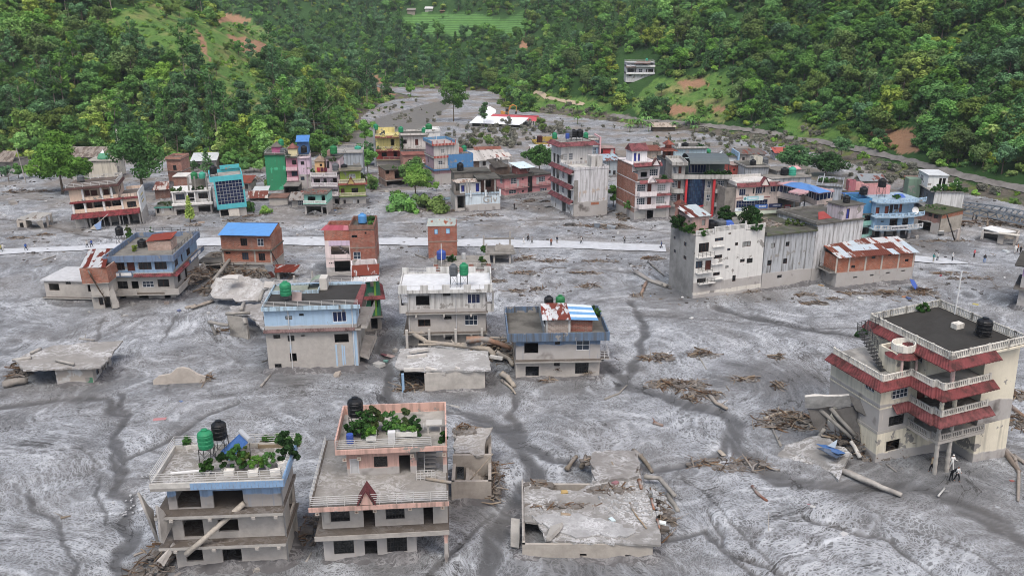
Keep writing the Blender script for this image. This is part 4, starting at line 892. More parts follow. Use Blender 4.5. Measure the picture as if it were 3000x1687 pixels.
for i,(q,lab)in enumerate((([(20,790),(130,930),(180,1180),(110,1010)],'tall cracked wall slab peeled from the grey house'),([(150,880),(270,1000),(240,1090),(190,1190)],'whitewashed wall piece hanging beside the grey house'),([(170,1330),(300,1180),(310,1240),(220,1370)],'pale broken slab leaning at the foot of the grey house'))):
 d=-.6-.5*i;pts=[]
 for k,(x,y)in enumerate(q):f=b.F(x,y,d+(.9 if k in(1,2)else-.3));pts.append(b.P(f[0],d+(.9 if k in(1,2)else-.3),f[1]))
 sbt('broken_wall',pts,cnc('b5b1ac',.3,.5),lab,'rubble',.22,.12,seed=i+3)
pile(b.P(-2.0,.6,.1),2.2,3.6,2.8,170,'heap of mud and torn timber against the grey house',seed=21,L=1.2)
pile(b.P(W_+1.2,4.5,.1),1.3,3.2,1.4,70,'rubble wedged between the blue tiled and the pink house',seed=22,L=1.3)
rocks(b.P(6.2,-.1,-.1),1.0,.5,14,.2,.5,MUDDY,'chunks spilling out of a ground floor window',5)
b=Bld('pink_house','pink two-storey house with terrace, rooftop garden and red gable over its balcony','house','z2',(275,1340),(1255,1288),12)
W_=b.W;ya=-1.0;PK='dcae9f'
z1=b.z(700,1122,ya);z2=b.z(700,905,ya);zt2=b.z(700,880,ya)
pw=pnt(PK,z1-.2,.3,.9);pw2=pnt('c3aca2',100,.2,amp=.3)
xg=b.x(1000,1200)
b.walls(0,xg,0,9,-1,z1-.22,pw,f=[('g',345,1168,505,1272),('o',590,1168,690,1312),('g',765,1142,925,1257)])
b.walls(xg,W_,3.0,9,-1,z1-.22,pw,sides='frb');b.post(W_-.2,.1,-1,z1-.22,.2,pnt(PK,z1-1.2,.3,.3));b.post(W_-.2,-.75,-1,z1-.22,.14,pnt(PK,z1-1.2,.3,.3))
xo=b.T(190,1160,z1)[0]
b.slab(xo,W_+.1,ya,9.2,z1,.24);b.box('slab_edge',MUDDY,xo,W_+.1,ya-.08,ya-.005,z1-.3,z1+.12)
b.walls(0,W_,.25,9,z1,z2-.2,cnc('b3afaa',.1,.5),f=[('g',320,937,472,1017),('o',580,918,670,1062),('g',755,914,905,997),('o',1055,905,1130,1047)])
b.part('shutter_leaf',MB().box(b.x(275,980)-.1,b.x(320,980)-.12,.1,.15,b.z(300,1035),b.z(300,945)),pln('bdb9b2'))
b.slab(xo-.25,W_+.12,ya-.1,10.4,zt2,zt2-z2+.12,SLABM);fm=pnt(PK,None,.5,patch=.25)
b.box('fascia',fm,xo-.27,W_+.14,ya-.16,ya-.105,z2-.1,zt2+.02)
b.rail([(xo-.15,ya,zt2),(W_+.05,ya,zt2)],.95,5,sp=1.5);b.rail([(xo-.15,ya,zt2),(xo-.15,9.5,zt2)],.95,3,sp=2.4);b.part('silt_sheet',MB().box(xo,W_-.05,ya+.1,10.2,zt2,zt2+.06),mud('8f8c88',.5))
xgb=(b.x(540,880,ya),b.x(668,880,ya));b.gable(*xgb,ya-.25,zt2+.1,1.35,1.5,pnt(PK,None,.4),tiles('763237'))
ye=b.T(700,648,zt2)[1];zc=b.z(700,480,ye-.9);zf=b.z(700,445,ye-.9)
xp0=b.F(450,600,ye)[0];xr0=b.F(1000,560,ye)[0]
b.walls(xp0,xr0,ye,ye+6,zt2,zc,pnt(PK,zt2+.75,.3,.2),f=[('dw',472,522,545,640),('g',662,502,770,586),('o',862,492,950,640)])
b.walls(xr0+.02,W_,ye+2.6,ye+6,zt2,zc,pnt('2f7fa8',zt2+.6,.3,.2),sides='frb');b.post(W_-.12,ye,zt2,zc,.18,pnt(PK,zt2+.8,.3,.2))
xf0=b.F(355,480,ye-.9)[0];yb=ye+5.8
b.box('roof_slab',pnt(PK,None,.3),xf0,W_+.1,ye-.9,yb+.3,zc,zf);b.part('roof_finish',MB().box(xf0+.15,W_,ye-.75,yb,zf,zf+.05),cnc('a3a09a',.5,.4));zt=zf+.05
b.parapet(xf0,W_+.1,ye-.9,yb+.3,zf,.85,pnt('e0b09f',None,.35),.14,'lrb');b.rail([(xf0+.1,ye-.8,zf),(b.F(1115,420,ye-.9)[0],ye-.8,zf)],.9,5)
for i in range(9):b.part('stair_step',MB().box(W_-1.9+.0,W_-.9,ye+.1-i*.0+i*.28,ye+.42+i*.28,zt2+(8-i)*.0+i*(zc-zt2)/9,zt2+i*(zc-zt2)/9+.06),MUDDY)
b.rail([(W_-1.95,ye-.1,zt2),(W_-1.95,ye+2.6,zc)],.9,4,sp=.5,name='stair_railing');b.rail([(W_-2.6,ye-1.3,zt2),(W_-1.0,ye-1.3,zt2)],1.0,4,sp=.35,name='stair_railing')
cr=pln('ead9c4');rd=pln('8f4a38')
for px,py,pl,bl in((430,528,ye-.3,0),(545,520,ye-.3,0),(965,496,ye-.05,1),(1218,488,ye-.3,0),(525,940,.2,0),(670,930,.2,1),(948,915,.2,1),(1205,905,.2,0),(215,955,ya+.2,0)):
 q=b.F(px,py,pl);o=b.box('plaque',cr,q[0]-.17,q[0]+.17,pl-.06,pl-.02,q[1]-.17,q[1]+.17);mk=MB().box(q[0]-.09,q[0]+.09,pl-.07,pl-.062,q[1]-.02,q[1]+.02).box(q[0]-.02,q[0]+.02,pl-.071,pl-.0625,q[1]+.021,q[1]+.09).box(q[0]-.02,q[0]+.02,pl-.071,pl-.0625,q[1]-.09,q[1]-.021);mk.build('emblem',rd,o)
t=b.T(520,330,zt);b.tank(t[0],t[1]+.9,zt,'black','black tank with white lid on the pink house penthouse',.68,1.6,1.5)
for i,(px,py,r,h,lm)in enumerate(((490,350,.6,1.6,'mid'),(590,330,1.0,2.6,'mid'),(660,310,.8,2.3,'olive'),(790,300,.8,1.9,'mid'),(850,320,.6,1.6,'lite'),(930,310,.6,2.5,'olive'),(985,330,.6,1.9,'dark'),(1245,380,.4,1.0,'dark'))):
 t=b.T(px,py,zt);b.plant(min(t[0],W_-.3),min(t[1],yb-.6),zt,r,h,['bush beside the blue drum under the black tank','largest leafy bush beside the black tank','thin branched shrub behind the white trough','bright bush at the pink back parapet','pale bush at the end of the long white trough','tall twiggy plant in front of the pink back parapet','dark plant at the far end of the white trough','small plant hanging at the pink roof corner'][i],lm)
def trough(px0,px1,py,d,lab,lm,rot=0):
 a,c=b.T(px0,py,zt),b.T(px1,py,zt);planter(b,a[0],c[0],a[1],a[1]+d,zt+.25,.45,pln('d9d9d5',.6,.1),lab,lm,.7)
trough(600,680,400,2.2,'white trough of greens beside the bush and railing','lite');trough(835,1005,372,.6,'long white trough of greens in front of twiggy plants','lite')
t=b.T(805,400,zt);tms('crate',MB().box(-.3,.3,-.25,.25,0,.9).box(-.32,.32,-.27,.27,.9,1.15),[pln('d2d3d4')],'white and red drum by the long trough','drum',None,b.M@MT_((t[0],t[1],zt)))
t=b.T(475,400,zt);tms('blue_drum',MB().lathe([(.3,0),(.32,.3),(.3,.6),(.32,.65),(.3,.9)],n=12),TANKC['blue'],'blue drum under the black tank on pink roof','drum',None,b.M@MT_((t[0],t[1],zt)))
t=b.T(1200,300,zt);o=tms('roof_table',MB().box(-.7,.7,-.5,.5,.8,.88).box(-.6,-.5,-.4,-.3,0,.8).box(.5,.6,-.4,-.3,0,.8).box(-.6,-.5,.3,.4,0,.8).box(.5,.6,.3,.4,0,.8),pln('b9b6b0'),'grey table with broken sheets at the pink roof corner','table',None,b.M@MT_((W_-1.0,t[1],zt)))
p=b.T(1165,705,zt2);log('roof_log',[b.P(p[0]-1,p[1]+.3,zt2+.2),b.P(p[0]+1.2,p[1]-.5,zt2+.2)],.16,.14,'short log lying on the pink house terrace',stubs=0)
b=Bld('ruined_annex','roofless mud-caked ruin beside the pink house','ruin','z2',(1278,872),(1592,868),8);W_=b.W;h=b.z(1400,702);mm=cnc('a8a199',.2,.5)
b.walls(0,W_,0,7.5,-1,h,mm,sides='flr',th=.3);b.walls(0,W_,3.4,7.5,-1,h+.9,mm,f=[('o',1297,585,1375,695)],sides='f',th=.3);b.walls(0,W_,3.4,7.5,-1,h+.9,mm,sides='b',th=.3)
sbt('fallen_deck',[b.P(.2,3.6,h+.95),b.P(W_*.8,3.4,h+1.0),b.P(W_+.2,8.2,h+1.5),b.P(0,8.6,h+1.2)],mud('98948f',.5),'silt-covered roof slab on the ruin beside the pink house','rubble',.22,.3,seed=8)
for i in range(6):b.part('stair_step',MB().box(W_*.35+i*.28,W_*.35+i*.28+.3,.4,3.3,-.5,h-.4-i*.22),mm)
pile(b.P(W_+.2,3,h*.3),.7,4,2.0,110,'torn branches and cables hanging on the ruin wall',seed=31,L=1.6,r=.05,clods=.2);pile(b.P(1.2,8,h+1.4),1.3,.8,.6,60,'brown twig heap on top of the ruin',seed=32,L=.9,r=.04)
log('slanted_pole',[b.P(1.8,.6,h-.2),b.P(4.0,2.6,h+1.5)],.07,.06,'thin pole leaning inside the ruin',stubs=0)
b=Bld('buried_house','flat-roofed house buried to its roof with a broken corner hole','ruin','z3',(265,1278),(1528,1283),10,sink=1.5);W_=b.W
zr=b.z(900,1128,-.1);rp=[b.T(x,y,zr)for x,y in((500,1100),(1625,1140),(1560,870),(1400,440),(1388,250),(1180,235),(945,240),(940,420),(948,545),(800,625),(560,600),(420,560),(285,525),(272,760),(275,915),(415,935))]
yb=max(p[1]for p in rp);ym=b.T(285,525,zr)[1]
wm_=cnc('ada79f',.15,.5)
b.walls(0,W_,0,ym,-1.5,zr-.22,wm_,f=[('o',825,1230,890,1262),('o',1265,1240,1325,1267)],th=.25)
xa,xb=b.T(960,300,zr)[0],b.T(1375,300,zr)[0];b.walls(xa,xb,ym,yb-.2,-1.5,zr-.22,wm_,sides='lrb',th=.25)
b.poly('roof_slab',jag(rp,.16),zr-.2,zr,mud('8f8d8a',.9,1.2));b.poly('raised_slab',jag([b.T(x,y,zr+.3)for x,y in((950,540),(1395,470),(1388,250),(1180,235),(950,245))],.3,5),zr+.005,zr+.32,mud('8a8784',.7,1.2));b.poly('silt_drift',jag([b.T(x,y,zr)for x,y in((330,880),(800,850),(1350,990),(1300,1090),(700,1060))],.4,6),zr+.003,zr+.14,mud('a5a5a5',.9,1.6));b.box('cut_wall',wm_,0,b.x(500,1000),.26,.5,zr-1.4,zr-.5)
b.parapet(-.02,.3,.3,ym,zr,.3,MUDDY,.15,'l')
sbt('roof_chunk',[b.P(*b.T(495,1085,zr+.3),zr+.35),b.P(*b.T(560,1080,zr+.2),zr+.5),b.P(*b.T(650,970,zr+.2),zr+.7),b.P(*b.T(530,990,zr),zr+.3)],cnc('aaa7a2',.2,.5),'broken concrete chunk beside the roof hole','rubble',.35,.1,seed=4)
f=b.F(235,780,-.4);sbt('door_slab',[b.P(-1.0,1.2,.4),b.P(-.25,1.0,.4),b.P(-.2,3.6,zr-.1),b.P(-1.0,3.8,zr-.1)],GREY,'narrow concrete slab standing against the buried house','rubble',.18,.03,seed=6)
rocks(b.P(*b.T(1350,720,zr),zr),3.2,2.8,130,.1,.3,pln('a5a6a7',.8),'pale cobbles strewn across the buried roof',41);rocks(b.P(*b.T(520,800,zr),zr),2.6,2.0,45,.08,.22,pln('9d9d9c',.8),'small stones near the roof hole',42)
for i,(x,y,rx,ry,n)in enumerate(((1050,330,2.2,.8,60),(1200,420,2.4,.7,60),(1120,610,2.2,.7,70),(650,770,3.2,.5,60),(420,560,1.6,.6,40))):pile(b.P(*b.T(x,y,zr),zr),rx,ry,.35,n,['dark twigs at the far end of the buried roof','twigs across the narrow part of the buried roof','brown root tangle in the middle of the buried roof','line of twigs along the buried roof','twigs in the back corner of the buried roof'][i],seed=50+i,L=.9,r=.04)
for i,(q,r)in enumerate((([(1310,740),(1350,830),(1470,985)],.09),([(1400,520),(1420,600)],.22),([(1520,700),(1545,800)],.14),([(1575,900),(1600,985)],.13),([(640,850),(735,855)],.2))):
 log('plank',[b.P(*b.T(x,y,zr+.1),zr+.12)for x,y in q],r,r*.7,['thin bent pole among cobbles on the buried roof','brown timber at the buried roof shoulder','reddish board on the edge of the buried roof','reddish board hanging off the buried roof corner','root end lying near the roof hole'][i],wood(['a08b70','8a6249','9a6a52','9a6a52','9a8a76'][i]),'timbers on the buried roof',0,cat='timber')
for i,(x,y,c,l)in enumerate(((675,637,'b89a5a','yellow bundle on the buried roof'),(1168,548,'96686e','pink cloth scrap on the buried roof'),(1315,293,'8a4a52','red scrap at the far end of the buried roof'),(1140,910,'c6d8dc','pale blue panel lying on the buried roof'),(1625,935,'dbe4e2','white tube at the edge of the buried roof'))):
 p=b.P(*b.T(x,y,zr),zr);rg=RR_(i);tms('debris_scrap',MB().hexa([(u*.3*rg.uniform(.7,1.2),v*.22*rg.uniform(.7,1.2),w*.16)for w in(0,1)for u,v in((-1,-1),(1,-1),(1,1),(-1,1))]),pln(c),l,'scrap',None,MT_(p)@MR_(.7*i,4,'Z'))
for i,q in enumerate(([(1450,475),(1600,480),(1750,640)],[(1420,640),(1580,690)],[(1680,650),(1780,800)],[(700,400),(770,300),(790,280)],[(845,380),(880,270)],[(1340,215),(1450,300),(1530,410)])):
 zz=[.9,1.0,.2,.3,.5,.5][i];log('beam',[b.P(*b.T(x,y,zz+.1),zz-.12*k*(i in(0,2,5)))for k,(x,y)in enumerate(q)],.26,.2,['curved concrete beam fallen behind the buried house','grey timber beside the buried roof shoulder','concrete rib sunk in mud beside the buried house','bent root arching out of the mud behind the buried house','second bent root behind the buried house','long dark root trailing from the buried roof'][i],cnc('96938e',.3,.5)if i<3 else wood('7d7468'),None,1,cat='timber')
pile(b.P(*b.T(1620,800,.3),.1),1.0,4.0,.9,90,'brown reeds and twigs beside the buried house',seed=57,L=1.6,r=.04)
b=Bld('cream_house','tall cream house with red tiled skirts and balconies, tilted in the mud','house','z4',(1000,1300),(1575,1192),14,lean=-4.3,sink=3);W_=b.W
CRM='efe6cd';RED=tiles('7e3234');yo=-1.0
zC=b.z(1250,885,yo*.4);zB=b.z(1300,700,yo*.4);zA=b.z(1370,500,yo*.3);z0=b.z(1220,1075,yo);mudz=zC+.1
xw=b.x(1432,800);xc=b.T(1085,885,zC)[0];xW=b.x(1650,800)
ql=b.T(768,690,zB);xL,yL=ql[0],ql[1];yD=b.T(1110,150,zA+1)[1];yD=min(max(yD,11),17)
qn=b.T(1000,655,zB);xn=min(max(b.T(1000,650,zB)[0],xL+2.5),xc+1.5)
pc=pnt(CRM,None,.25);pcm=pnt(CRM,(b.P(0,0,zC)+Vector((0,0,.8))).z,.2,.35);pg=pnt(CRM,(b.P(0,0,z0)).z+2.5,.2,.35)
mt=(b.P(0,0,zC)).z
base_m=pnt(CRM,1.0,.25,.6,patch=.15)
b.walls(xw,xW,0,yD,-3,z0,base_m);b.walls(xw,xW,0,yD,z0+.01,zA-.2,pnt(CRM,mt+.55,.04,.5))
b.walls(xL,xw,yL,yD,-3,z0,base_m,f=[('o',795,1078,890,1150)],l=[('@o',2,4,.5,z0-.5)]);b.walls(xL,xw,yL,yD,z0+.01,zC-.15,pnt(CRM,mt+5,.1,.3),f=[('g',815,912,915,976),('o',985,905,1050,985)])
b.walls(xL,xw,yL,yD,zC,zB-.15,pnt(CRM,mt+.2,.2,.2),f=[('W',842,712,945,795),('d',1005,712,1060,805)],l=[('W3',655,660,715,745),('W2',440,525,468,580)])
def lplate(z,t,m,nm='floor_slab'):b.slab(xL-.05,xn,yL-.02,yD,z,t,m,nm);b.slab(xn+.002,xc,yo+1.0,yD,z,t,m,nm);b.slab(xc+.002,xw-.005,yo+.02,yD,z,t,m,nm)
xn=min(xn,xc-.3)
lplate(z0,.3,cnc('b0aca6',.1,.5),'ledge');lplate(zC,.2,pc);lplate(zB,.2,cnc('b5b2ac',.5,.3),'terrace')
xu=b.T(1235,545,zA)[0];yu=0.6
b.walls(xu,xw,yu+1.8,yD,zB,zA-.15,pc,f=[('W2',1165,540,1215,585),('o',1310,545,1430,640)],l=[('W',965,440,1040,545),('dg',862,395,908,520),('W3',748,320,780,395)])
b.slab(xu-.2,xW,yo+.2,yD,zA,.2,pc,'roof_slab');b.part('roof_finish',MB().box(xu,xW-.2,yo+.4,yD-.2,zA,zA+.05),cnc('3a3937',.5,.4))
b.eave([(xL,yD),(xL,yL),(xn,yL),(xn,yo+1.0),(xc,yo+1.0),(xc,yo),(xw+.25,yo)],zB+.05,.9,.6,tiles('7d3234'))
b.eave([(xL+1.5,yL),(xn,yL),(xn,yo+.9),(xc,yo+.9),(xc,yo),(xw+.25,yo)],zC+.05,.8,.65,tiles('813e40'))
b.eave([(xu-.15,yD),(xu-.15,yo+.2),(xw+.3,yo+.2)],zA+.1,.9,.6,tiles('7d3234'),name='roof_eave')
cw=pnt('ece8dc',None,.35)
b.balus([(xL+.1,yD-.2),(xL+.1,yL),(xn,yL),(xn,yo+1.1),(xc+.1,yo+1.1),(xc+.1,yo+.1),(xw,yo+.1)],zB+.05,.72,cw);b.balus([(xn+.1,yL),(xn+.1,yo+1),(xc+.1,yo+1),(xc+.1,yo+.1),(xw,yo+.1)],zC+.05,.72,cw);b.balus([(xn+.1,yL),(xn+.1,yo+1),(xc+.1,yo+1),(xc+.1,yo+.1),(xw,yo+.1)],z0+.05,.72,cnc('b0aca6',.1,.5))
b.balus([(xu-.05,yD-.2),(xu-.05,yo+.35),(xW-.1,yo+.35)],zA+.1,.8,cw,'roof_balustrade');b.balus([(xW-.1,yo+.35),(xW-.1,yD-.2),(xu,yD-.2)],zA+.1,.8,pnt('d8d6cc',None,.8),'roof_balustrade')
for k,(za,zb,m)in enumerate(((-3,z0-.3,cnc('b0aca6',.1,.5)),(z0,zC-.2,cnc('b0aca6',.1,.5)),(zC,zB-.2,pc),(zB,zA-.2,pnt('d9b9b0',None,.2)))):
 for x in((xc+.25,xc+1.8)if k<3 else(xu+.35,)):
  mb=MB();n=14;pr=[(.2+.035*(i%2),za+(zb-za)*i/n)for i in range(n+1)];mb.lathe(pr,(x,yo+.3),10);b.part('column',mb,m)
b.walls(xu-2.6,xu,yL+.6,yL+3.2,zB+.06,zA-.5,pc,f=[('@o',.6,1.9,zB+.1,zB+2.3)],name='porch');b.part('porch_balcony',MB().lathe([(1.15,zA-.5),(1.2,zA-.4),(1.15,zA+.3),(1.05,zA+.3),(1.05,zA-.3)],(xu-1.3,yL+1.2),16),cw);b.part('porch_eave',MB().lathe([(1.75,zA-1.0),(1.3,zA-.52)],(xu-1.3,yL+1.2),16),RED)
for dx in(-2.3,-.5):b.part('porch_column',MB().lathe([(.16,zB+.06),(.13,zA-.9)],(xu+dx,yL+.1),8),pnt('d9b9b0',None,.2))
ys0,ys1=yD-6.0,yD-2.0;n=12
for i in range(n):t0=i/n;b.part('stair_step',MB().box(xu-3.2,xu-2.2,ys0+(ys1-ys0)*t0,ys0+(ys1-ys0)*(t0+1.05/n),zB+.1+(zA-zB)*t0,zB+.16+(zA-zB)*t0),STEELD)
b.rail([(xu-3.2,ys0,zB+.2),(xu-3.2,ys1,zA+.1),(xu-.2,ys1+.3,zA+.1)],1.0,5,STEELD,.5,'stair_railing');b.rail([(xu-2.2,ys0,zB+.2),(xu-2.2,ys1,zA+.1)],1.0,5,STEELD,.5,'stair_railing')
t=b.T(1445,380,zA);b.tank(min(t[0],xW-1.2),t[1],zA+.06,'black','black tank on the dark roof of the cream house',.75,1.6,.3)
t=b.T(1275,325,zA);b.box('roof_hatch',cw,t[0]-.5,t[0]+.5,t[1]-.4,t[1]+.4,zA+.05,zA+.6)
t=b.T(1320,220,zA);b.part('mast',MB().tube((xW-.3,t[1],zA),(xW+.1,t[1]+.1,zA+5),.08),pln('d9dbdd'))
t=b.T(1000,190,zA+.1);b.plant(t[0],min(t[1],yD-.6),zA+.06,.7,.9,'green shrub at the back balustrade of the cream house','mid');q=b.T(640,390,zB+.1);b.plant(q[0],q[1],zB+.06,.8,1.3,'dark shrub on the terrace under the iron stair','dark')
q=b.T(715,410,zB);tms('bucket',MB().lathe([(.22,0),(.3,.5)],n=10),TANKC['lblue'],'blue bucket on the cream house terrace','bucket',None,b.M@MT_((q[0],q[1],zB+.06)))
cz4=cnc('a09d98',.3,.5)
def zpts(q):return[G('z4',x,y,h)for x,y,h in q]
sbt('fallen_slab',zpts([(345,1255,.0),(470,1342,.1),(578,1165,1.6),(340,1040,1.3),(120,1110,.3),(60,1190,.0)]),mud('8a8885',.8),'big silt-covered slab lying tilted before the cream house','rubble',.35,.25,seed=12)
for i,(q,th,lab,c)in enumerate((([(250,850,4.6),(545,840,5.0),(545,768,6.6),(250,775,6.3)],.25,'whitewashed parapet slab thrown up beside the cream house','c9c7c2'),([(265,870,4.3),(440,850,4.6),(360,1040,1.3),(310,980,2.3)],.25,'grey wall slab leaning under the whitewashed parapet','73706d'),([(420,870,4.4),(590,850,5.0),(625,1085,1.4),(480,1010,2.0)],.25,'dark tilted floor slab in the wreck by the cream house','6a6764'),([(600,850,5.0),(760,1030,2.6),(655,1000,2.8),(610,920,4.0)],.2,'pale triangular slab sliding from the wreck','b4b1ac'),([(540,770,6.2),(740,880,5.2),(755,960,4.2),(600,870,5.0)],.4,'broken ledge slab against the cream house side','6f6c69'))):
 sbt('fallen_slab',zpts(q),cnc(c,.35,.5),lab,'rubble',th,.15,seed=60+i)
for i,q in enumerate(([(345,870,4.2),(560,1060,1.5)],[(420,860,4.6),(590,1050,1.8)],[(560,1085,1.6),(620,1195,.3)],[(640,990,2.6),(655,1120,.6)],[(715,1030,2.6),(700,1140,.6)],[(330,1070,.6),(380,1000,2.0)])):
 log('concrete_beam',zpts(q),.22,.22,['long beam across the wreck by the cream house','second beam across the wreck by the cream house','white post leaning in front of the wreck','post stub under the cream house wreck','short column at the corner of the cream house','crooked post at the front of the wreck'][i],cnc('d0cdc8' if i==2 else '96938e',.3,.5),None,0,cat='beam')
pile(G('z4',640,1120,.3),5.0,3.0,3.4,260,'splintered timber and roots under the cream house corner',seed=71,L=1.6,r=.07);pile(G('z4',200,950,.2),5,2.0,1.2,160,'brown driftwood bank beside the fallen parapet',seed=72,L=1.8,r=.07)
for i,(q,c,l)in enumerate((([(320,1100,1.5),(470,1170,1.9),(520,1160,1.9),(390,1110,1.8)],'3f6fae','blue bent sheet on the fallen slab'),([(400,1115,1.9),(470,1075,2.8),(450,1130,1.9)],'b9c9d6','pale plastic sheet flapping on the fallen slab'),([(520,1165,1.6),(460,1200,1.6),(330,1130,1.6),(380,1130,1.9)],'4a5a72','crumpled dark metal sheet on the fallen slab'))):sbt('metal_sheet',zpts(q),pln(c,.4),l,'sheet',.05,.05,seed=80+i)
log('long_beam',zpts([(480,1275,.35),(700,1365,.3),(900,1448,.3)]),.32,.24,'long pale trunk lying in mud before the cream house',wood('b0aca6'),stubs=0)
# ------------------------------------------------------------ middle row
b=Bld('blue_house','light blue two-storey house with black tarred roof and green tank','house','z5',(852,1228),(1832,1192),11);W_=b.W
zl,zr=b.z(1300,765,-.35),b.z(1300,545,-.3);zp=b.z(1300,515,-.3);BL='a9cdec'
b.walls(0,W_,0,11,-1,zl-.3,cnc('b0aca7',.08,.5),f=[('v',895,820,970,861),('v',1050,828,1125,890),('o',1195,820,1241,838),('o',1560,810,1715,906),('o',1076,1020,1150,1112),('v',910,1135,985,1181)],r=[('@o',1.5,3,1,3),('@o',5,7,.5,2.8)])
b.slab(-.25,W_+.5,-.3,11,zl-.05,.25);b.eave([(-.2,-.1),(W_*.98,-.1)],zl+.05,.4,.25,tiles('785d5c'))
b.walls(0,W_,0,11,zl-.04,zr,pnt(BL,zl+.55,.12,.3),f=[('b',1540,566,1690,681),('w2',1025,615,1100,656),('o',1175,590,1225,616)],r=[('@b',1,2.4,zl+.8,zr-.5),('@d',4,5.2,zl+.1,zr-.6)])
q=[b.T(768,520,zp),b.T(1838,500,zp),b.T(1905,285,zp),b.T(920,345,zp)];xl,xr,yb=q[0][0],q[1][0],max(9,min(14,(q[2][1]+q[3][1])/2));b.D=yb
b.box('roof_slab',pnt('b5d5ea',None,.6),xl,xr,-.5,yb,zr,zr+.22);b.part('roof_finish',MB().box(xl+.2,xr-.2,-.3,yb-.2,zr+.22,zr+.27),cnc('3b3a39',.5,.3));zt=zr+.27
b.parapet(xl,xr,-.5,yb,zr+.22,.3,pnt('b5d5ea',None,.9),.15,'flb');b.rail([(xl+.1,-.4,zr+.5),(xr-.3,-.4,zr+.5)],.7,4);b.rail([(xl+.1,-.4,zr+.5),(xl+.1,yb-.1,zr+.5),(xr-.2,yb-.1,zr+.5)],.7,3)
xm=b.T(1390,360,zt)[0];b.part('old_roof',MB().box(xl+.3,xm,yb*.62,yb-.25,zt,zt+.12),cnc('8d9489',.3,.4));b.parapet(xl+.3,xm,yb*.62-.15,yb-.2,zt,.45,pnt('b5d5ea',None,.9),.12,'fr')
o=b.part('arched_canopy',MB(),pln('6f7f66',.4));bpy.data.objects.remove(o);t=b.T(1275,325,zt);mb=MB()
for i in range(8):
 a,c=math.pi*i/16,math.pi*(i+1)/16;mb.quad((t[0]+1.6*(1-cos_(a)),yb*.75,zt+1.6*sin_(a)),(t[0]+1.6*(1-cos_(c)),yb*.75,zt+1.6*sin_(c)),(t[0]+1.6*(1-cos_(c)),yb-.3,zt+1.6*sin_(c)),(t[0]+1.6*(1-cos_(a)),yb-.3,zt+1.6*sin_(a)))
b.part('arched_canopy',mb,pln('8a9a86',.35));b.box('canopy_end',pln('c9c5bd'),t[0]+1.62,t[0]+2.6,yb*.75,yb-.3,zt,zt+1.6)
t=b.T(1035,470,zt);b.tank(t[0],t[1]+.3,zt,'green','green tank on the black roof of the light blue house',.72,1.75,.95)
t=b.T(1150,450,zt);b.part('tilted_panel',MB().hexa([(t[0]-.6,t[1]-.3,zt+.1),(t[0]+.7,t[1]-.5,zt+.1),(t[0]+.6,t[1]+.7,zt+.9),(t[0]-.7,t[1]+.9,zt+.9),(t[0]-.6,t[1]-.3,zt+.16),(t[0]+.7,t[1]-.5,zt+.16),(t[0]+.6,t[1]+.7,zt+.96),(t[0]-.7,t[1]+.9,zt+.96)]),pln('8f7f7c'))
for px,py in((1052,560),(1748,530)):
 x=b.x(px,py);b.part('downpipe',MB().tube((x,-.08,0),(x,-.08,zr),.06),pln('d5d8da'))
f0,f1=b.x(1762,900),b.x(1806,900);b.box('paint_streak',pnt(BL,None,.2),f0,f1,-.02,-.004,.0,zl-.5);
for a,c,t0,t1 in((1572,1590,925,1160),(1640,1655,930,1150),(1662,1676,940,1140),(1080,1098,920,1010)):b.box('paint_streak',pnt(BL,None,.2),b.x(a,1000),b.x(c,1000),-.02,-.004,b.z(a,t1),b.z(a,t0))
b.part('red_gable_end',MB().hexa([(xr-.9,-.3,zr+.2),(xr+.2,-.4,zr+.2),(xr+.5,4.6,zr+1.0),(xr-.1,4.6,zr+1.0),(xr-.9,-.2,zr+.5),(xr+.2,-.3,zr+.5),(xr+.5,4.8,zr+1.6),(xr-.1,4.8,zr+1.6)]),tiles('7d3e40'))
for i,(z_,y0_,y1_)in enumerate(((zl,.2,8),(1.6,1.0,8.5))):
 b.part('balcony_slab',MB().hexa([(W_+.02,y0_,z_-.25),(W_+1.3-.1*i,y0_,z_-.3-.4*i),(W_+1.9,y1_,z_-.2-.4*i),(W_+.02,y1_,z_-.2),(W_+.02,y0_,z_-.05),(W_+1.3-.1*i,y0_,z_-.1-.4*i),(W_+1.9,y1_,z_-.4*i),(W_+.02,y1_,z_)]),MUDDY)
 b.rail([(W_+1.25,y0_+.1,z_-.1-.4*i),(W_+1.8,y1_,z_-.4*i)],.8,4,cnc('b5b2ae'),1.4)
b=Bld('narrow_house','narrow white house with green stairwell behind the light blue house','house','z5',(1785,800),(2078,778),7);W_=b.W;zz=[b.z(1900,y)for y in(620,400,210)]
b.walls(0,W_,0,7,-1,zz[0]-.2,MUDDY,f=[('o',1960,640,2030,760)]);b.slab(-.2,W_+.2,-.5,7,zz[0]);b.walls(0,W_,0,7,zz[0],zz[1]-.2,pnt('3f9a72',None,.3),f=[('o',1958,420,2030,520)],sides='f');b.walls(0,W_,.25,7,zz[0],zz[1]-.2,pnt('e3dfdc',None,.3),sides='lrb')
b.slab(-.2,W_+.2,-.5,7,zz[1]);b.eave([(-.2,-.4),(W_+.2,-.4),(W_+.2,6)],zz[1]+.1,.5,.4,tiles('7d3236'));b.walls(0,W_,0,7,zz[1],zz[2],pnt('2f8a68',None,.3),f=[('o',1950,235,2010,300)],sides='f');b.walls(0,W_,.25,7,zz[1],zz[2],pnt('ecdcdc',None,.3),sides='lrb');b.box('side_post',pnt('8fcf3a',None,.2),W_*.78,W_*.78+.3,-.1,-.01,zz[0],zz[2])
for i in range(8):b.part('stair_step',MB().box(W_*.5,W_*.75,.4+i*.25,.7+i*.25,zz[1]+i*.3,zz[1]+i*.3+.08),MUDDY)
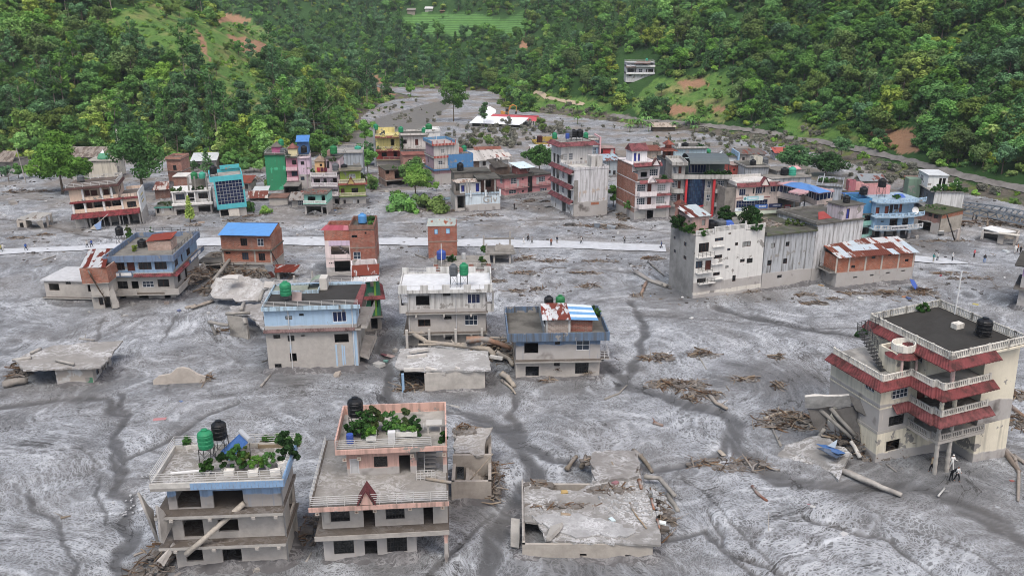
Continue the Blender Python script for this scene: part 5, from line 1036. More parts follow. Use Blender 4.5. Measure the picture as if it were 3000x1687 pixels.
b.sheets([(0-.2,-1.2,zz[2]-.1),(W_-.1,-1.2,zz[2]-.1),(W_+.1,.6,zz[2]+.7),(.1,.6,zz[2]+.7)],4,[rst('7d3f30','c9ccce',.4),rst('8a3a2c','d4d6d8',.2)]);b.sheets([(0,-.2,zz[2]+.55),(W_,-.2,zz[2]+.55),(W_+.2,2.4,zz[2]+1.4),(.2,2.4,zz[2]+1.4)],4,rst('7d3f30','b5b5b5',.9));b.walls(.1,W_,.8,7,zz[2],zz[2]+.9,pnt('e8dede',None,.3),sides='lrb')
def P5(q,z='z5'):return[G(z,x,y,h)for x,y,h in q]
sbt('collapsed_deck',P5([(205,400,1.3),(480,440,1.6),(735,455,1.6),(800,330,3.0),(915,280,3.8),(510,165,4.2),(270,195,3.6),(225,290,2.4)]),mud('a5a29f',.7),'large silt-grey collapsed roof slab lying tilted behind the light blue house','rubble',.4,.3,seed=91)
sbt('collapsed_floor',P5([(400,600,2.0),(640,610,2.2),(780,800,.9),(600,780,.8),(780,640,2.2),(780,470,2.6),(470,480,2.2)][:2]+[(800,790,1.2),(790,480,2.6),(440,500,2.2)],'z5'),mud('8f8c89',.7),'lower collapsed floor slab sloping toward the light blue house','rubble',.35,.25,seed=92)
sbt('standing_slab',P5([(425,830,.0),(625,872,.0),(590,640,2.6),(390,605,2.9)]),cnc('8f8c87',.4,.5),'upright concrete panel at the edge of the pancaked building','rubble',.4,.1,seed=93);sbt('small_slab',P5([(330,205,4.6),(500,215,4.6),(520,165,4.9),(390,170,4.9)]),cnc('c0bdb9',.2,.5),'pale flat slab on top of the collapsed roof','rubble',.2,.1,seed=94)
sbt('small_slab',P5([(790,305,4.0),(920,300,4.0),(915,235,4.8),(800,235,4.8)]),cnc('b3b0ac',.2,.5),'square slab piece at the raised edge of the collapsed roof','rubble',.35,.1,seed=95)
for i,q in enumerate(([(265,825,0),(205,665,2.2)],[(190,680,2.1),(400,715,2.0)],[(590,700,2.3),(570,640,2.9)],[(545,550,2.5),(575,470,2.7)],[(380,590,2.6),(640,580,2.7)],[(740,450,1.8),(790,330,3.1)])):log('concrete_beam',P5(q),.28,.25,['leaning post at the edge of the pancaked building','long beam over a dark gap in the pancaked building','short post on the upright concrete panel','pale plank on the lower collapsed slab','curved timber above the upright panel','beam along the raised edge of the collapsed roof'][i],cnc('9c9994',.3,.5),None,0,cat='beam')
pile(G('z5',560,150,.5),10,2.0,2.6,200,'twisted rods and timber behind the collapsed roof',seed=96,L=2.2,r=.07);pile(G('z5',230,300,.3),2.0,3.5,1.6,90,'splintered rubble at the end of the collapsed roof',seed=97);pile(G('z5',330,790,0),2.2,1.2,1.0,50,'rubble under the pancaked slab',seed=98)
b=Bld('white_house','whitewashed three-storey house with notched parapet, mud to its second floor','house','z6',(262,905),(1000,890),9);W_=b.W
z1,z2,z3=b.z(600,775,-.5),b.z(600,583,-.5),b.z(600,392,-.6);zp=b.z(600,312,-.6)
b.walls(0,W_,0,9,-1,z1-.2,MUDDY,f=[('v',355,825,440,872),('v',605,805,672,840),('v',805,814,900,850)]);b.slab(-.7,W_+.2,-.8,9,z1)
b.walls(0,W_,0,9,z1,z2-.2,cnc('b3afab',.08,.4),f=[('w2',345,645,465,711),('v',597,610,668,643),('W3',795,603,920,700)]);b.slab(-.3,W_+.3,-.6,9,z2)
b.walls(0,W_,0,9,z2,z3,pnt('d3d2cf',z2+.5,.5,.4),f=[('o',325,416,455,511),('v',582,392,658,419),('b',820,399,945,493)])
xl,xr=b.x(152,380,-.6),b.x(1062,370,-.6);yb=b.T(500,240,zp)[1];yb=max(8,min(13,yb));wp=pnt('d9d9d6',None,.45);b.D=yb
b.box('roof_slab',wp,xl,xr,-.6,yb,z3,z3+.2);b.part('roof_finish',MB().box(xl+.2,xr-.2,-.4,yb-.2,z3+.2,z3+.25),cnc('d2d5d8',.12,.4));zt=z3+.25;hp=zp-z3-.2
b.parapet(xl,xr,-.6,yb,z3+.2,.28,wp,.15)
for a,c in((155,235),(365,440),(575,650),(785,855),(985,1062)):b.box('parapet_block',wp,b.x(a,350,-.6),b.x(c,350,-.6),-.61,-.44,z3+.48,z3+.2+hp)
for i,u in enumerate((0,.27,.43,.72,.93)):b.box('parapet_block',wp,xl+(xr-xl)*u,xl+(xr-xl)*(u+(.07 if i in(0,4)else .11)),yb-.16,yb+.01,z3+.48,z3+.2+hp)
b.box('parapet_block',wp,xr-.16,xr+.01,yb*.55,yb-.2,z3+.48,z3+.2+hp);b.rail([(xl+.1,yb-.1,z3+.48),(xr-.1,yb-.1,z3+.48)],hp-.3,3);b.rail([(xl+.2,-.5,z3+.48),(xr-.2,-.5,z3+.48)],hp-.35,1)
for z_ in(z1,z2):
 for x in(1.0,W_*.45,W_*.8):b.box('beam_end',SLABM,x,x+.25,-.85,-.3,z_-.5,z_-.205)
for sx,x0_,x1_ in((1,W_+.01,W_+1.2),(-1,-1.2,-.01)):
 b.box('balcony',pnt('d3d2cf',None,.5),x0_,x1_,.2,4,z2-.2,z2+.02);b.parapet(x0_,x1_,.2,4,z2+.02,.95,pnt('d3d2cf',None,.5),.1,'fr' if sx>0 else 'fl');b.post(x1_-.15 if sx>0 else x0_+.15,.35,z2+.98,z3,.12,wp)
for px in(240,455,710,962):x=b.x(px,860,-.8);b.post(x,-.95,-1,z1+.75,.17,cnc('c1beb9',.1))
for x in(.15,W_*.62):b.part('downpipe',MB().tube((x,-.08,z1),(x,-.08,z3),.06),pln('c9cacb'))
t=b.T(690,335,zt);b.tank(t[0],t[1]+.3,zt,'grey','grey tank beside a green one on the whitewashed roof',.58,1.5,1.75);b.tank(t[0]+1.45,t[1]+.3,zt,'green','green tank beside a grey one on the whitewashed roof',.6,1.6,1.75)
b=Bld('buried_block','pale concrete house top sunk in mud in front of the whitewashed house','ruin','z6',(412,1342),(992,1312),8,sink=1.5);W_=b.W;zr=b.z(700,1140,-.2);rp=[b.T(x,y,zr)for x,y in((125,1115),(420,1140),(1045,1130),(1030,1040),(1020,950),(640,930),(440,910),(300,915),(175,930))]
b.walls(0,W_,0,6,-1.5,zr-.25,cnc('bab6b0',.2,.5));xl=rp[0][0];b.walls(xl+.6,-.02,1.5,6,-1.5,zr-.25,MUDDY,sides='lb');b.poly('roof_slab',jag(rp,.14,2),zr-.22,zr,mud('a3a2a0',1.0));b.post(xl+.9,.3,-1,zr-.25,.16,pnt('8fb9dd',None,.2),'blue_post')
for i,q in enumerate(([(208,1130),(402,1125)],[(420,1112),(612,1165)],[(700,1108),(880,1188)],[(235,1008),(428,985)],[(1040,1000),(1160,1020)],[(260,960),(440,930)])):
 hh=[zr+.15,zr+.1,zr+.1,zr+.15,zr-.2,zr+.4][i];d=G('z6',q[1][0],q[1][1],hh-(1.1 if i==2 else .5 if i==1 else 0));a=G('z6',*q[0],hh);v=d-a;L=v.length;Mx=MT_(a)@v.to_track_quat('X','Z').to_matrix().to_4x4()
 tms('concrete_beam',MB().box(0,L,-.22,.22,-.18,.18),cnc('c4c1bc',.15,.6),['white beam along the front edge of the buried block','beam tipping over the edge of the buried block near the blue post','beam hanging over the middle of the buried block','pale beam lying at the back of the buried block','beam sticking out beside the buried block','low wall stub at the back of the buried block'][i],'beam',None,Mx)
rgl=[([(285,775,2.4),(430,862,1.9),(700,890,2.0),(1030,930,1.9),(1085,1000,1.2)],.32,.36,'longest pale log before the whitewashed house'),([(815,845,3.0),(960,835,3.2),(1120,870,2.6),(1240,925,1.6)],.5,.3,'thick reddish root log between two houses'),([(1100,960,1.8),(1220,1025,1.0),(1265,1085,.6)],.3,.25,'pale log bending down beside the buried block'),([(340,890,2.2),(560,885,2.1)],.18,.15,'thin log parallel to the longest pale log'),([(1040,820,2.6),(1195,825,2.6)],.2,.15,'grey log resting by the blue parapet house'),([(1150,1230,.2),(1230,1290,.2),(1285,1360,.1)],.2,.12,'forked pale branch in the mud between two houses'),([(1150,1165,.6),(1215,1210,.4),(1270,1290,.2)],.42,.3,'stout trunk end in the gap beside the buried block'),([(250,770,2.6),(415,775,2.6)],.12,.1,'slim pole above the mud at the whitewashed house'),([(700,880,2.2),(900,870,2.3)],.16,.14,'middle branch on the log jam')]
for q,r0,r1,lab in rgl:log('driftwood_log',[G('z6',*p)for p in q],r0,r1,lab,wood('9a7a66')if 'reddish' in lab else wood('a59c90'),None,2)
pile(G('z6',1150,950,.6),3.0,3.5,2.2,160,'dark tangle of branches jammed between two houses',seed=101,L=2.2,r=.08);pile(G('z6',330,1320,0),3.2,1.0,.9,90,'roots spilling before the buried block',seed=102,L=1.8,r=.06);pile(G('z6',240,1230,0),.8,1.0,1.2,50,'rubble under the blue post',seed=103)
b=Bld('parapet_house','two-storey house with dark blue parapet and rusty shed on its flat roof','house','z6',(1287,1218),(2092,1203),11);W_=b.W;z1=b.z(1650,1040,-.4);z2=b.z(1650,850,-.5);zp=b.z(1650,775,-.6)
b.walls(0,W_,0,10,-1,z1-.2,cnc('b5b0aa',.08,.5),f=[('o',1382,1096,1510,1192),('v',1655,1060,1712,1092),('g',1860,1062,1990,1166)]);b.slab(-.1,W_+.1,-.75,10,z1)
b.walls(0,W_,0,10,z1,z2,pnt('6f8db0',z1+2.0,.3,.5),f=[('o',1370,870,1505,972),('v',1665,858,1716,886),('W2',1870,841,2000,942)]);q=[b.T(1208,800,zp),b.T(2185,745,zp),b.T(2000,492,zp),b.T(1128,538,zp)];xl,xr=q[0][0],q[1][0];yb=max(8,min(13,(q[2][1]+q[3][1])/2));pb=pnt('5f7a99',None,.8)
b.box('roof_slab',pb,xl,xr,-.7,yb,z2,z2+.2);b.part('roof_finish',MB().box(xl+.2,xr-.2,-.5,yb-.2,z2+.2,z2+.25),cnc('6b6964',.6,.25));b.parapet(xl,xr,-.7,yb,z2+.2,zp-z2-.2,pb,.16);zt=z2+.25;b.D=yb
b.box('roof_divider',pnt('8f99a3',None,.5),b.T(1535,700,zt)[0],b.T(1535,700,zt)[0]+.15,.6,yb-.4,zt,zt+1.3)
yh=b.T(1680,772,zt)[1];xa,xm,xb=b.F(1578,720,yh)[0],b.F(1802,720,yh)[0],b.F(2030,720,yh)[0];zh=b.F(1680,640,yh)[1];dh=4.2
b.walls(xa,xm,yh,yh+dh,zt,zh,brick('a89a92',None,mortar='c9c3bc'),name='shed_wall');b.walls(xm+.02,xb,yh+.3,yh+dh,zt,zh-.25,brick('8f5a4e'),name='shed_wall')
for x in(xa-.05,xm-.1):b.box('shed_pier',pnt('cfd0d0',None,.3),x,x+.28,yh-.06,yh-.005,zt,zh)
b.sheets([(xa-.5,yh-.5,zh+.05),(xm+.2,yh-.5,zh+.05),(xm+.1,yh+dh+.3,zh+.55),(xa-.4,yh+dh+.3,zh+.55)],3,[rst('8a3a2c','d4d6d8',.45),rst('7d3f30','c9ccce',.6)],rows=2);bm=[pln('5a9ad0',.4,.1),pln('cfdbe3',.4,.1)]
Qa,Qb,Qc,Qd=(xm+.22,yh-.2,zh-.05),(xb+.7,yh-.2,zh-.2),(xb+.3,yh+dh,zh+.3),(xm+.12,yh+dh+.2,zh+.5);Qa,Qb,Qc,Qd=map(Vector,(Qa,Qb,Qc,Qd))
for i in range(6):b.sheets([Qa.lerp(Qd,i/6),Qb.lerp(Qc,i/6),Qb.lerp(Qc,(i+1)/6),Qa.lerp(Qd,(i+1)/6)],1,bm[i%2],amp=.015)
t=b.T(1568,520,zt);b.tank(t[0]+.2,yb-1.6,zt,'black','black tank beside a green one behind the rusty shed',.62,1.5,1.3);b.tank(t[0]+1.75,yb-1.6,zt,'dgreen','green tank beside a black one behind the rusty shed',.62,1.55,1.3)
b.rail([(W_+.05,.1,z1),(W_+1.2,.1,z1),(W_+1.2,2.6,z1)],.95,4,WHITEF,.6,'balcony_railing');b.slab(W_+.1,W_+1.25,0,2.7,z1,.15)
t=b.T(2095,620,zt);b.plant(xr-.5,b.T(2095,620,zt)[1],zt,.5,1.3,'green shrub at the side parapet of the dark blue parapet house','mid');b.plant(xr-.7,b.T(2040,570,zt)[1],zt,.4,.9,'small fern at the corner of the dark blue parapet','dark')
pile(b.P(W_*.38,-.6,0),1.2,.5,.4,25,'sticks at the doorway of the dark blue parapet house',seed=105);pile(b.P(W_*.85,.1,.6),.7,.2,.9,40,'twigs stuck in a barred window',seed=106,L=.9,r=.03,clods=0);pile(b.P(W_*.5,-.1,1.2),.25,.1,.8,14,'roots hanging from a small window',seed=107,L=.8,r=.03,clods=0)
b=Bld('corner_house','blue house with brown windows and cluttered roof terrace, sunk at one side','house','z8',(900,712),(1388,700),11,sink=2.5);W_=b.W;zl=b.z(1150,650,-.9);zm=b.z(1200,500,-.6);zr=b.z(1150,395,-.5);zp=b.z(1150,345,-.5);yb=11;BW=pnt('8fb3d6',zm+.3,.25,.25)
rr_=b.S(1565,215,W_+.5);yb=max(8,min(15,rr_[0]));b.D=yb
b.walls(0,W_,0,yb,-2.5,zl-.2,MUDDY,f=[('@o',1,2,-.5,zl-.5),('@o',4,5.5,-.5,zl-.5),('@o',8,9,-.5,zl-.5)]);b.slab(-.1,W_+.9,-1.0,yb,zl)
b.walls(0,W_,0,yb,zl,zm-.2,cnc('b3afaa',.08,.5),f=[('v',925,547,1005,606),('o',1035,547,1090,606),('W3',1118,547,1210,596),('w2',1240,532,1330,592)],r=[('@o',2,4,zl+.8,zm-.6),('@o',6,7.5,zl+.3,zm-.6)])
b.parapet(-.1,W_*.42,-1.0,.3,zl,.85,MUDDY,.12,'f');b.parapet(W_*.86,W_+.9,-1.0,yb,zl,.85,MUDDY,.12,'fr');b.slab(-.2,W_+.9,-.75,yb,zm,.2,pnt('c9c6c0',None,.3))
b.eave([(W_*.40,-.45),(W_+.45,-.45),(W_+.45,yb*.45)],zm+.22,.55,.32,tiles('87323a'));b.walls(0,W_,0,yb,zm,zr,BW,f=[('w',895,401,980,461),('d',1000,396,1060,468),('w',1090,386,1190,456),('w',1215,381,1310,454)],r=[('w',1366,352,1405,432),('dg',1420,330,1440,400),('w',1460,268,1500,345)])
b.box('balcony_front',pnt('56749a',None,.3),-.4,W_*.39,-.95,-.83,zm-.1,zm+.75)
for i in range(2):b.box('balcony_panel',pln('dadada'),.2+i*1.9,1.8+i*1.9,-1.0,-.955,zm+.1,zm+.6)
b.box('balcony_side',pnt('56749a',None,.3),W_+.95,W_+1.05,yb*.42,yb+.3,zm-.1,zm+.75)
for i in range(3):b.box('balcony_panel',pln('dadada'),W_+1.055,W_+1.09,yb*.46+i*2,yb*.46+1.7+i*2,zm+.1,zm+.6)
b.box('roof_slab',pnt('6d86a8',None,.4),-.5,W_+.6,-.6,yb+.4,zr,zr+.2);b.part('roof_finish',MB().box(-.3,W_+.4,-.4,yb+.2,zr+.2,zr+.25),cnc('7d7b76',.5,.3));b.parapet(-.5,W_+.6,-.6,yb+.4,zr+.2,zp-zr-.2,pnt('6d86a8',None,.45),.15);zt=zr+.25;b.rail([(W_+.5,-.4,zp),(W_+.5,yb+.3,zp),(-.4,yb+.3,zp)],.8,2,STEELD)
yh=b.T(1200,305,zt)[1];xa,xb=b.F(1160,270,yh)[0],b.F(1345,270,yh)[0];zh=b.F(1250,232,yh)[1];b.walls(xa,xb,yh,yh+3.2,zt,zh,brick('b09488',None,mortar='c9bfb6'),name='shed_wall');b.sheets([(xa-.2,yh-.2,zh),(xb+.2,yh-.2,zh+.35),(xb+.2,yh+3.4,zh+.75),(xa-.2,yh+3.4,zh+.3)],3,rst('8e4232','a05040',.9))
t=b.T(952,250,zt);b.tank(t[0],t[1],zt,'black','black tank on a thin stand above the blue house terrace',.62,1.45,1.5);t=b.T(1120,280,zt);b.tank(t[0],t[1],zt,'black','low black tank next to the small brick shed on the terrace',.7,1.2,.15)
for i,(px,py,r,h)in enumerate(((1030,215,.7,1.6),(1065,310,.5,1.1),(1010,190,.5,1.9),(1190,190,.4,1.5))):t=b.T(px,py,zt);b.plant(t[0],t[1],zt,r,h,['bush behind the low black tank on the terrace','yellowish plant at the front of the blue house terrace','thin tall plant next to the terrace tank','weed at the back rail of the blue house terrace'][i],['mid','yel','olive','mid'][i])
pile(b.P(W_+1.4,yb*.55,zl+.4),.9,4.0,1.6,150,'broken branches piled along the blue house side balcony',seed=110,L=1.6,r=.05);log('fallen_beam',[b.P(W_+3.0,3,-.3),b.P(W_+5.5,yb,2.8)],.3,.3,'concrete beam leaning beside the blue house',cnc('8f8c87',.4,.5),None,0,cat='beam')
b=Bld('brick_tower','small leaning brick tower with rusty sheet roof beside the blue house','house','z8',(738,765),(885,762),3.2,lean=-2);W_=b.W;zs=[b.z(800,655),b.z(800,548),b.z(740,440,-.6)]
b.walls(0,W_,0,3,-1,zs[0]-.15,MUDDY,f=[('w1',778,675,812,735),('@o',1.8,2.9,-.6,zs[0]-.3)]);x0_=b.x(703,600,-.5);b.slab(x0_,W_+.3,-.5,3.2,zs[0]);b.walls(x0_+.1,W_+.2,-.4,3,zs[0],zs[1]-.1,cnc('b9b4ad',.15,.5));x1_=b.x(632,500,-.9);x2_=b.x(845,500,-.9)
b.slab(x1_,x2_,-.9,3.2,zs[1],.1);b.walls(x1_,x2_,-.85,3.1,zs[1],zs[2],brick('9a6250',None));q=[(625,442),(828,440),(865,292),(700,296)];zh=zs[2];Q=[(*b.T(x,y,zh+(.05 if i<2 else .9)),zh+(.05 if i<2 else .9))for i,(x,y)in enumerate(q)];b.sheets(Q,6,[rst('7d3f30','c9ccce',.3),rst('7a3526','b9bcbe',.75)],rows=1)
log('burnt_branch',[b.P(W_*.3,-1.2,zs[2]-.2),b.P(W_*.6,-1.1,zs[1]-.5),b.P(W_*.9,-1.0,zs[0]-.6)],.14,.08,'dark branch draped down the brick tower',wood('4a3d33'),None,4);sbt('wall_piece',[b.P(W_+.2,-.6,0),b.P(W_+1.3,-.4,.2),b.P(W_+.9,-.2,zs[0]+1.6),b.P(W_+.1,-.4,zs[0]+.6)],cnc('a9a5a0',.3,.5),'torn wall piece at the corner of the brick tower','rubble',.2,.15,seed=14)
b=Bld('grey_annex','low grey mud-stained annex with pale flat roof beside the brick tower','house','z8',(370,692),(738,700),7);W_=b.W;zr=b.z(500,545);b.walls(0,W_,0,7,-1,zr,cnc('b3aea8',.15,.5),f=[('o',385,566,465,621),('v',515,546,556,571),('o',690,575,712,630)]);b.slab(-.4,W_+.2,-.5,7,.55,.2);b.slab(-.4,W_,-.3,b.T(500,440,zr)[1],zr+.2,.2,mud('c3c5c8',.6),'roof_slab')
b=Bld('sunken_house','sunken flat-roofed house with dark opening and washed white wall','ruin','z8',(452,1362),(742,1352),9,sink=1.5);W_=b.W;zr=b.z(600,1215,-.2);rp=[b.T(x,y,zr)for x,y in((185,1245),(440,1232),(780,1222),(825,1190),(955,1015),(700,1025),(420,1055),(300,1085),(110,1160))];yb=b.T(900,1060,zr)[1];m10=pnt('c9cac8',0.4,.2,.8,patch=.6,pc='a39d96')
b.walls(0,W_,0,yb,-1.5,zr-.25,m10,f=[],r=[('w1',750,1215,785,1282)]+[('@o',yb*u,yb*u+.7,.3,zr-.5)for u in(.45,.6,.75)]);b.walls(rp[0][0]+1,-.02,4.5,yb,-1.5,zr-.25,MUDDY,sides='lbf');b.poly('roof_slab',jag(rp,.2,3),zr-.22,zr,mud('96938f',.8));b.box('paint_patch',pnt('4f8f6f',None,.3),W_-1.0,W_-.1,-.03,-.005,-.2,.9)
for i,q in enumerate(([(100,1165,zr-.1),(245,1148,zr+.2)],[(440,1168,zr+.2),(580,1198,zr+.3)],[(240,1110,zr+.2),(320,1075,zr+.2)])):log('concrete_beam',[G('z8',*p)for p in q],.22,.2,['beam jutting from the corner of the sunken roof','beam lying over the dark opening of the sunken house','short beam on the sunken roof'][i],cnc('aaa7a2',.2,.5),None,0,cat='beam')
log('mud_log',[G('z8',30,1365,.3),G('z8',120,1335,.6),G('z8',215,1320,.5)],.55,.4,'fat mud-coated trunk beside the sunken house',wood('8f8a84'),None,2);pile(G('z8',160,1270,.1),1.8,3,1.8,120,'branches torn against the sunken house corner',seed=112,L=1.5,r=.06)
b=Bld('wall_stump','broken wall stump rising alone from the mud','ruin','z8',(1205,1358),(1600,1345),1);W_=b.W;zt=b.z(1450,1225);pr=[(0,-.8),(W_,-.8),(W_+.3,.8),(W_*.9,zt*.55),(W_*.74,zt*.9),(W_*.62,zt),(W_*.5,zt*.95),(W_*.36,zt*.62),(W_*.12,zt*.5),(0,.5)];n=len(pr);mb=MB();mb.v+=[(x,0,z)for x,z in pr]+[(x,.35,z)for x,z in pr];mb.f+=[tuple(range(n)),tuple(2*n-1-i for i in range(n))]+[(i,n+i,n+(i+1)%n,(i+1)%n)for i in range(n)];mb.mi+=[0]*(n+2);b.part('wall',mb,cnc('b9b1a8',.15,.5));pile(b.P(W_+.3,.8,0),.7,.8,.7,40,'roots beside the wall stump',seed=113)
b=Bld('brick_house','two-storey brick house with bright blue sheet roof','house','w1',(420,790),(1040,800),8);W_=b.W;za,zb,zc=b.z(650,655),b.z(650,478,-.25),b.z(650,310);yb=b.S(1175,640,W_)[0];yb=max(6,min(12,yb));b.D=yb;mz=b.P(0,0,b.z(650,632)).z
b.walls(0,W_,0,yb,-1,za,cnc('b0aca6',.1,.5));b.slab(-.15,W_+.1,-.3,yb,za+.15,.2);br=brick('9c604c',mz)
b.walls(0,W_,0,yb,za+.15,zb-.15,br,f=[('w',640,516,722,608),('w',848,521,930,616),('v',432,506,496,531)]);b.slab(-.2,W_+.2,-.45,yb+.2,zb,.16,cnc('6c6a60',.5,.4,.4));b.walls(0,W_,0,yb,zb,zc,brick('94604f'),f=[('w',620,336,705,433),('W2',832,339,912,437)],sides='flr')
for x in(0,W_*.64,W_-.3):b.box('pier',cnc('aba59d',.15,.5),x,x+.3,-.04,-.005,za+.16,zb-.17)
Q=[b.F(328,272,-.8),b.F(985,308,-.8)];zq=b.z(985,300,-.8);zk=zq+.75;A=(Q[0][0],-.8,zc+.35);Bq=(Q[1][0],-.8,zc+.3);xk,yk=b.T(1075,160,zk);Cq=(xk,max(5,min(yk,yb+.8)),zk);xk2=b.T(400,178,zk)[0];Dq=(xk2,Cq[1],zk);b.sheets([A,Bq,Cq,Dq],8,pln('4a93d8',.4,.12),waves=6);mb=MB();mb.v+=[(W_-.02,.2,zc),(W_-.02,yb-.1,zc),(W_-.02,min(yb-.1,Cq[1]-.2),zk-.15),(W_-.2,.2,zc),(W_-.2,yb-.1,zc),(W_-.2,min(yb-.1,Cq[1]-.2),zk-.15)];mb.f+=[(0,1,2),(5,4,3),(0,2,5,3),(1,4,5,2)];mb.mi+=[0]*4;b.part('gable_wall',mb,brick('a8674a'));b.walls(.3,W_-.3,yb-.25,yb-.05,zb,zk-.2,br,sides='fb')
b.part('downpipe',MB().tube((W_-.05,-.5,zb+.1),(W_+.6,2.5,.2),.07),STEELD);pile(b.P(W_*.55,-.9,.1),3.6,.8,1.1,120,'tangled poles along the foot of the brick house',seed=115,L=2.2,r=.05);rocks(b.P(W_*.2,-1.0,0),1.6,.6,20,.2,.5,MUDDY,'slab pieces at the foot of the brick house',61)
b=Bld('open_shed','gutted concrete shed with sagging dark roof beside the brick house','ruin','w1',(165,815),(395,800),6);W_=b.W;zr=b.z(280,650);b.walls(0,W_,0,5,-1,zr-.2,MUDDY,f=[('o',185,672,385,772)],l=[('@o',1,4,.4,zr-.6)]);b.poly('roof_slab',[b.T(60,640,zr),b.T(395,632,zr),b.T(390,495,zr),b.T(230,510,zr)],zr-.2,zr,cnc('6a6863',.6,.4));pile(b.P(W_*.7,5,zr),2.0,1.2,.8,70,'roof tiles and sticks on the gutted shed',seed=116,L=.9,r=.05)
b=Bld('lean_to','rusty lean-to roof on posts beside the brick house','shed','w1',(1085,860),(1300,905),3,lean=1);W_=b.W;z_=b.z(1170,775);b.sheets([(*b.T(1048,768,z_),z_),(*b.T(1290,762,z_),z_),(*b.T(1375,668,z_+.5),z_+.5),(*b.T(1060,662,z_+.5),z_+.5)],5,[rst('6d3226','7d4436',.95),rst('7a3526','a9acae',.8)])
for x,y in((.1,.2),(W_,0),(W_+.9,3.5),(.2,3)):b.post(x,y,-1,z_-.05,.15,cnc('b5b2ad',.15))
sbt('bent_sheet',[G('w1',920,670,3.4),G('w1',1045,665,3.4),G('w1',1050,820,.6),G('w1',1010,830,.4)],rst('8a4a3c','c9cccd',.35),'bent white and rust sheet hanging by the lean-to','sheet',.04,.1,seed=17)
b=Bld('pink_brick_house','tall brick tower joined to a pink-fronted house with open rooms','house','w1',(1712,845),(2335,832),7);W_=b.W;xm=b.x(2015,700);br=brick('96594a');zA_,zB_,zC_,zD_=b.z(1850,770),b.z(1850,585),b.z(1850,365),b.z(1850,235)
b.walls(0,xm,0,7,-1,zA_+.1,cnc('aeaaa5',.1,.5));b.walls(0,xm,0,7,zA_+.1,zB_-.1,pnt('ecd6d2',b.P(0,0,b.z(1740,700)).z,.15),f=[('o',1803,618,2010,755)]);b.slab(0,xm,-.06,7,zB_+.05,.15,pnt('eadad6',None,.2));b.walls(0,xm,0,7,zB_+.05,zC_,pnt('f0dcda',None,.2),f=[('o',1758,432,1990,540)]);b.box('lavender_band',pnt('dcc2dc',None,.2),xm*.16,xm-.02,-.05,-.005,b.z(1850,428),b.z(1850,366));b.walls(0,xm,0,7,zC_+.01,zD_,brick('a5604e'))
for i in range(7):b.part('stair_step',MB().box(xm*.45+i*.3,xm*.45+i*.3+.32,.6,1.7,b.z(1850,440)-i*.3-.1,b.z(1850,440)-i*.3),pnt('d8c6c4',None,.2))
for i in range(3):b.box('vent',GD,xm*.13+i*.28,xm*.13+i*.28+.16,-.012,-.003,zB_-1.0,zB_-.75)
Q=[(*b.T(x,y,z_),z_)for x,y,z_ in((1622,236,zD_),(1985,238,zD_-.05),(1975,172,zD_+.35),(1692,168,zD_+.35))];b.sheets(Q,5,[pln('b04a58',.4,.15),pln('c0707a',.4,.15),pln('a8404e',.4,.15)])
zt0,zt1,zt2,zt3=b.z(2150,680),b.z(2150,655),b.z(2150,445),b.z(2150,172);b.walls(xm+.01,W_,-.12,7,-1,zt0,cnc('aeaaa5',.1,.5));b.slab(xm,W_+.05,-.2,7.05,zt1,zt1-zt0+.02,cnc('a39a90',.2));b.walls(xm+.01,W_,-.12,7,zt1,zt2-.12,br,f=[('W2',2040,507,2135,602)]);b.slab(xm,W_+.05,-.2,7.05,zt2,.14,cnc('a39a90',.2));b.walls(xm+.01,W_,-.12,7,zt2,zt3-.9,br,f=[('v',2020,296,2090,329),('v',2183,255,2206,283)],r=[('@o',1,2,zt2+1,zt2+2)]);b.slab(xm+.01,W_,-.12,7,zt3-.75,.15,DKROOF,'roof_slab');b.parapet(xm+.01,W_,-.12,7,zt3-.75,.8,brick('7d5548'),.2)
t=b.T(2150,165,zt3-.7);b.tank(t[0],4.2,zt3-.75,'lblue','bright blue tank on the brick tower roof',.75,1.6,.2);b.plant(W_-.8,3.2,zt3-.75,.6,.9,'light green bush on the brick tower roof','lite');b.plant(W_-1.2,6.4,zt3-.75,.8,.9,'plant along the back parapet of the brick tower','mid')
b=Bld('brick_stair_tower','small square brick tower with two blue windows','house','w2',(192,545),(480,540),5);W_=b.W;zr=b.z(320,214);zb=b.z(320,365);b.walls(0,W_,0,5,-1,zb-.1,brick('9c5f4e'));b.slab(-.05,W_+.05,-.06,5,zb,.14,cnc('a39a90',.2));b.walls(0,W_,0,5,zb,zr,brick('a05f50'),f=[('n',248,243,285,298),('n',365,238,406,293)]);Q=[(*b.T(x,y,z_),z_)for x,y,z_ in((168,218,zr),(468,212,zr),(462,135,zr+.5),(186,140,zr+.5))];b.sheets(Q,6,[rst('a05a3a','b0b8b2',.1),rst('a05a3a','aab2ae',.25)],rows=2)
b=Bld('terrace_house','low brick house with railed roof terrace behind the whitewashed house','house','w2',(247,760),(815,750),8);W_=b.W;zr=b.z(500,650);b.walls(0,W_,0,8,-1,zr,brick('7d5048'));b.slab(-.1,W_+.1,-.1,8.3,zr+.15,.16,cnc('8f8c86',.4,.3),'roof_slab');b.rail([(0,0,zr+.15),(W_,0,zr+.15)],1.0,3,pnt('c9c3bc',None,.3),2.4,r=.06)
for u in(0,.3,.62,.93):b.box('terrace_pier',brick('8f5a4e'),W_*u,W_*u+.8,-.12,.06,zr+.16,zr+.9)
b.part('terrace_pole',MB().tube((W_*.14,.3,zr),(W_*.14,.3,zr+4.6),.07),pln('dcdcda'));b.tank(W_*.13,2.5,zr+.15,'blue','dark blue tank on the brick terrace',.8,1.6,1.1)
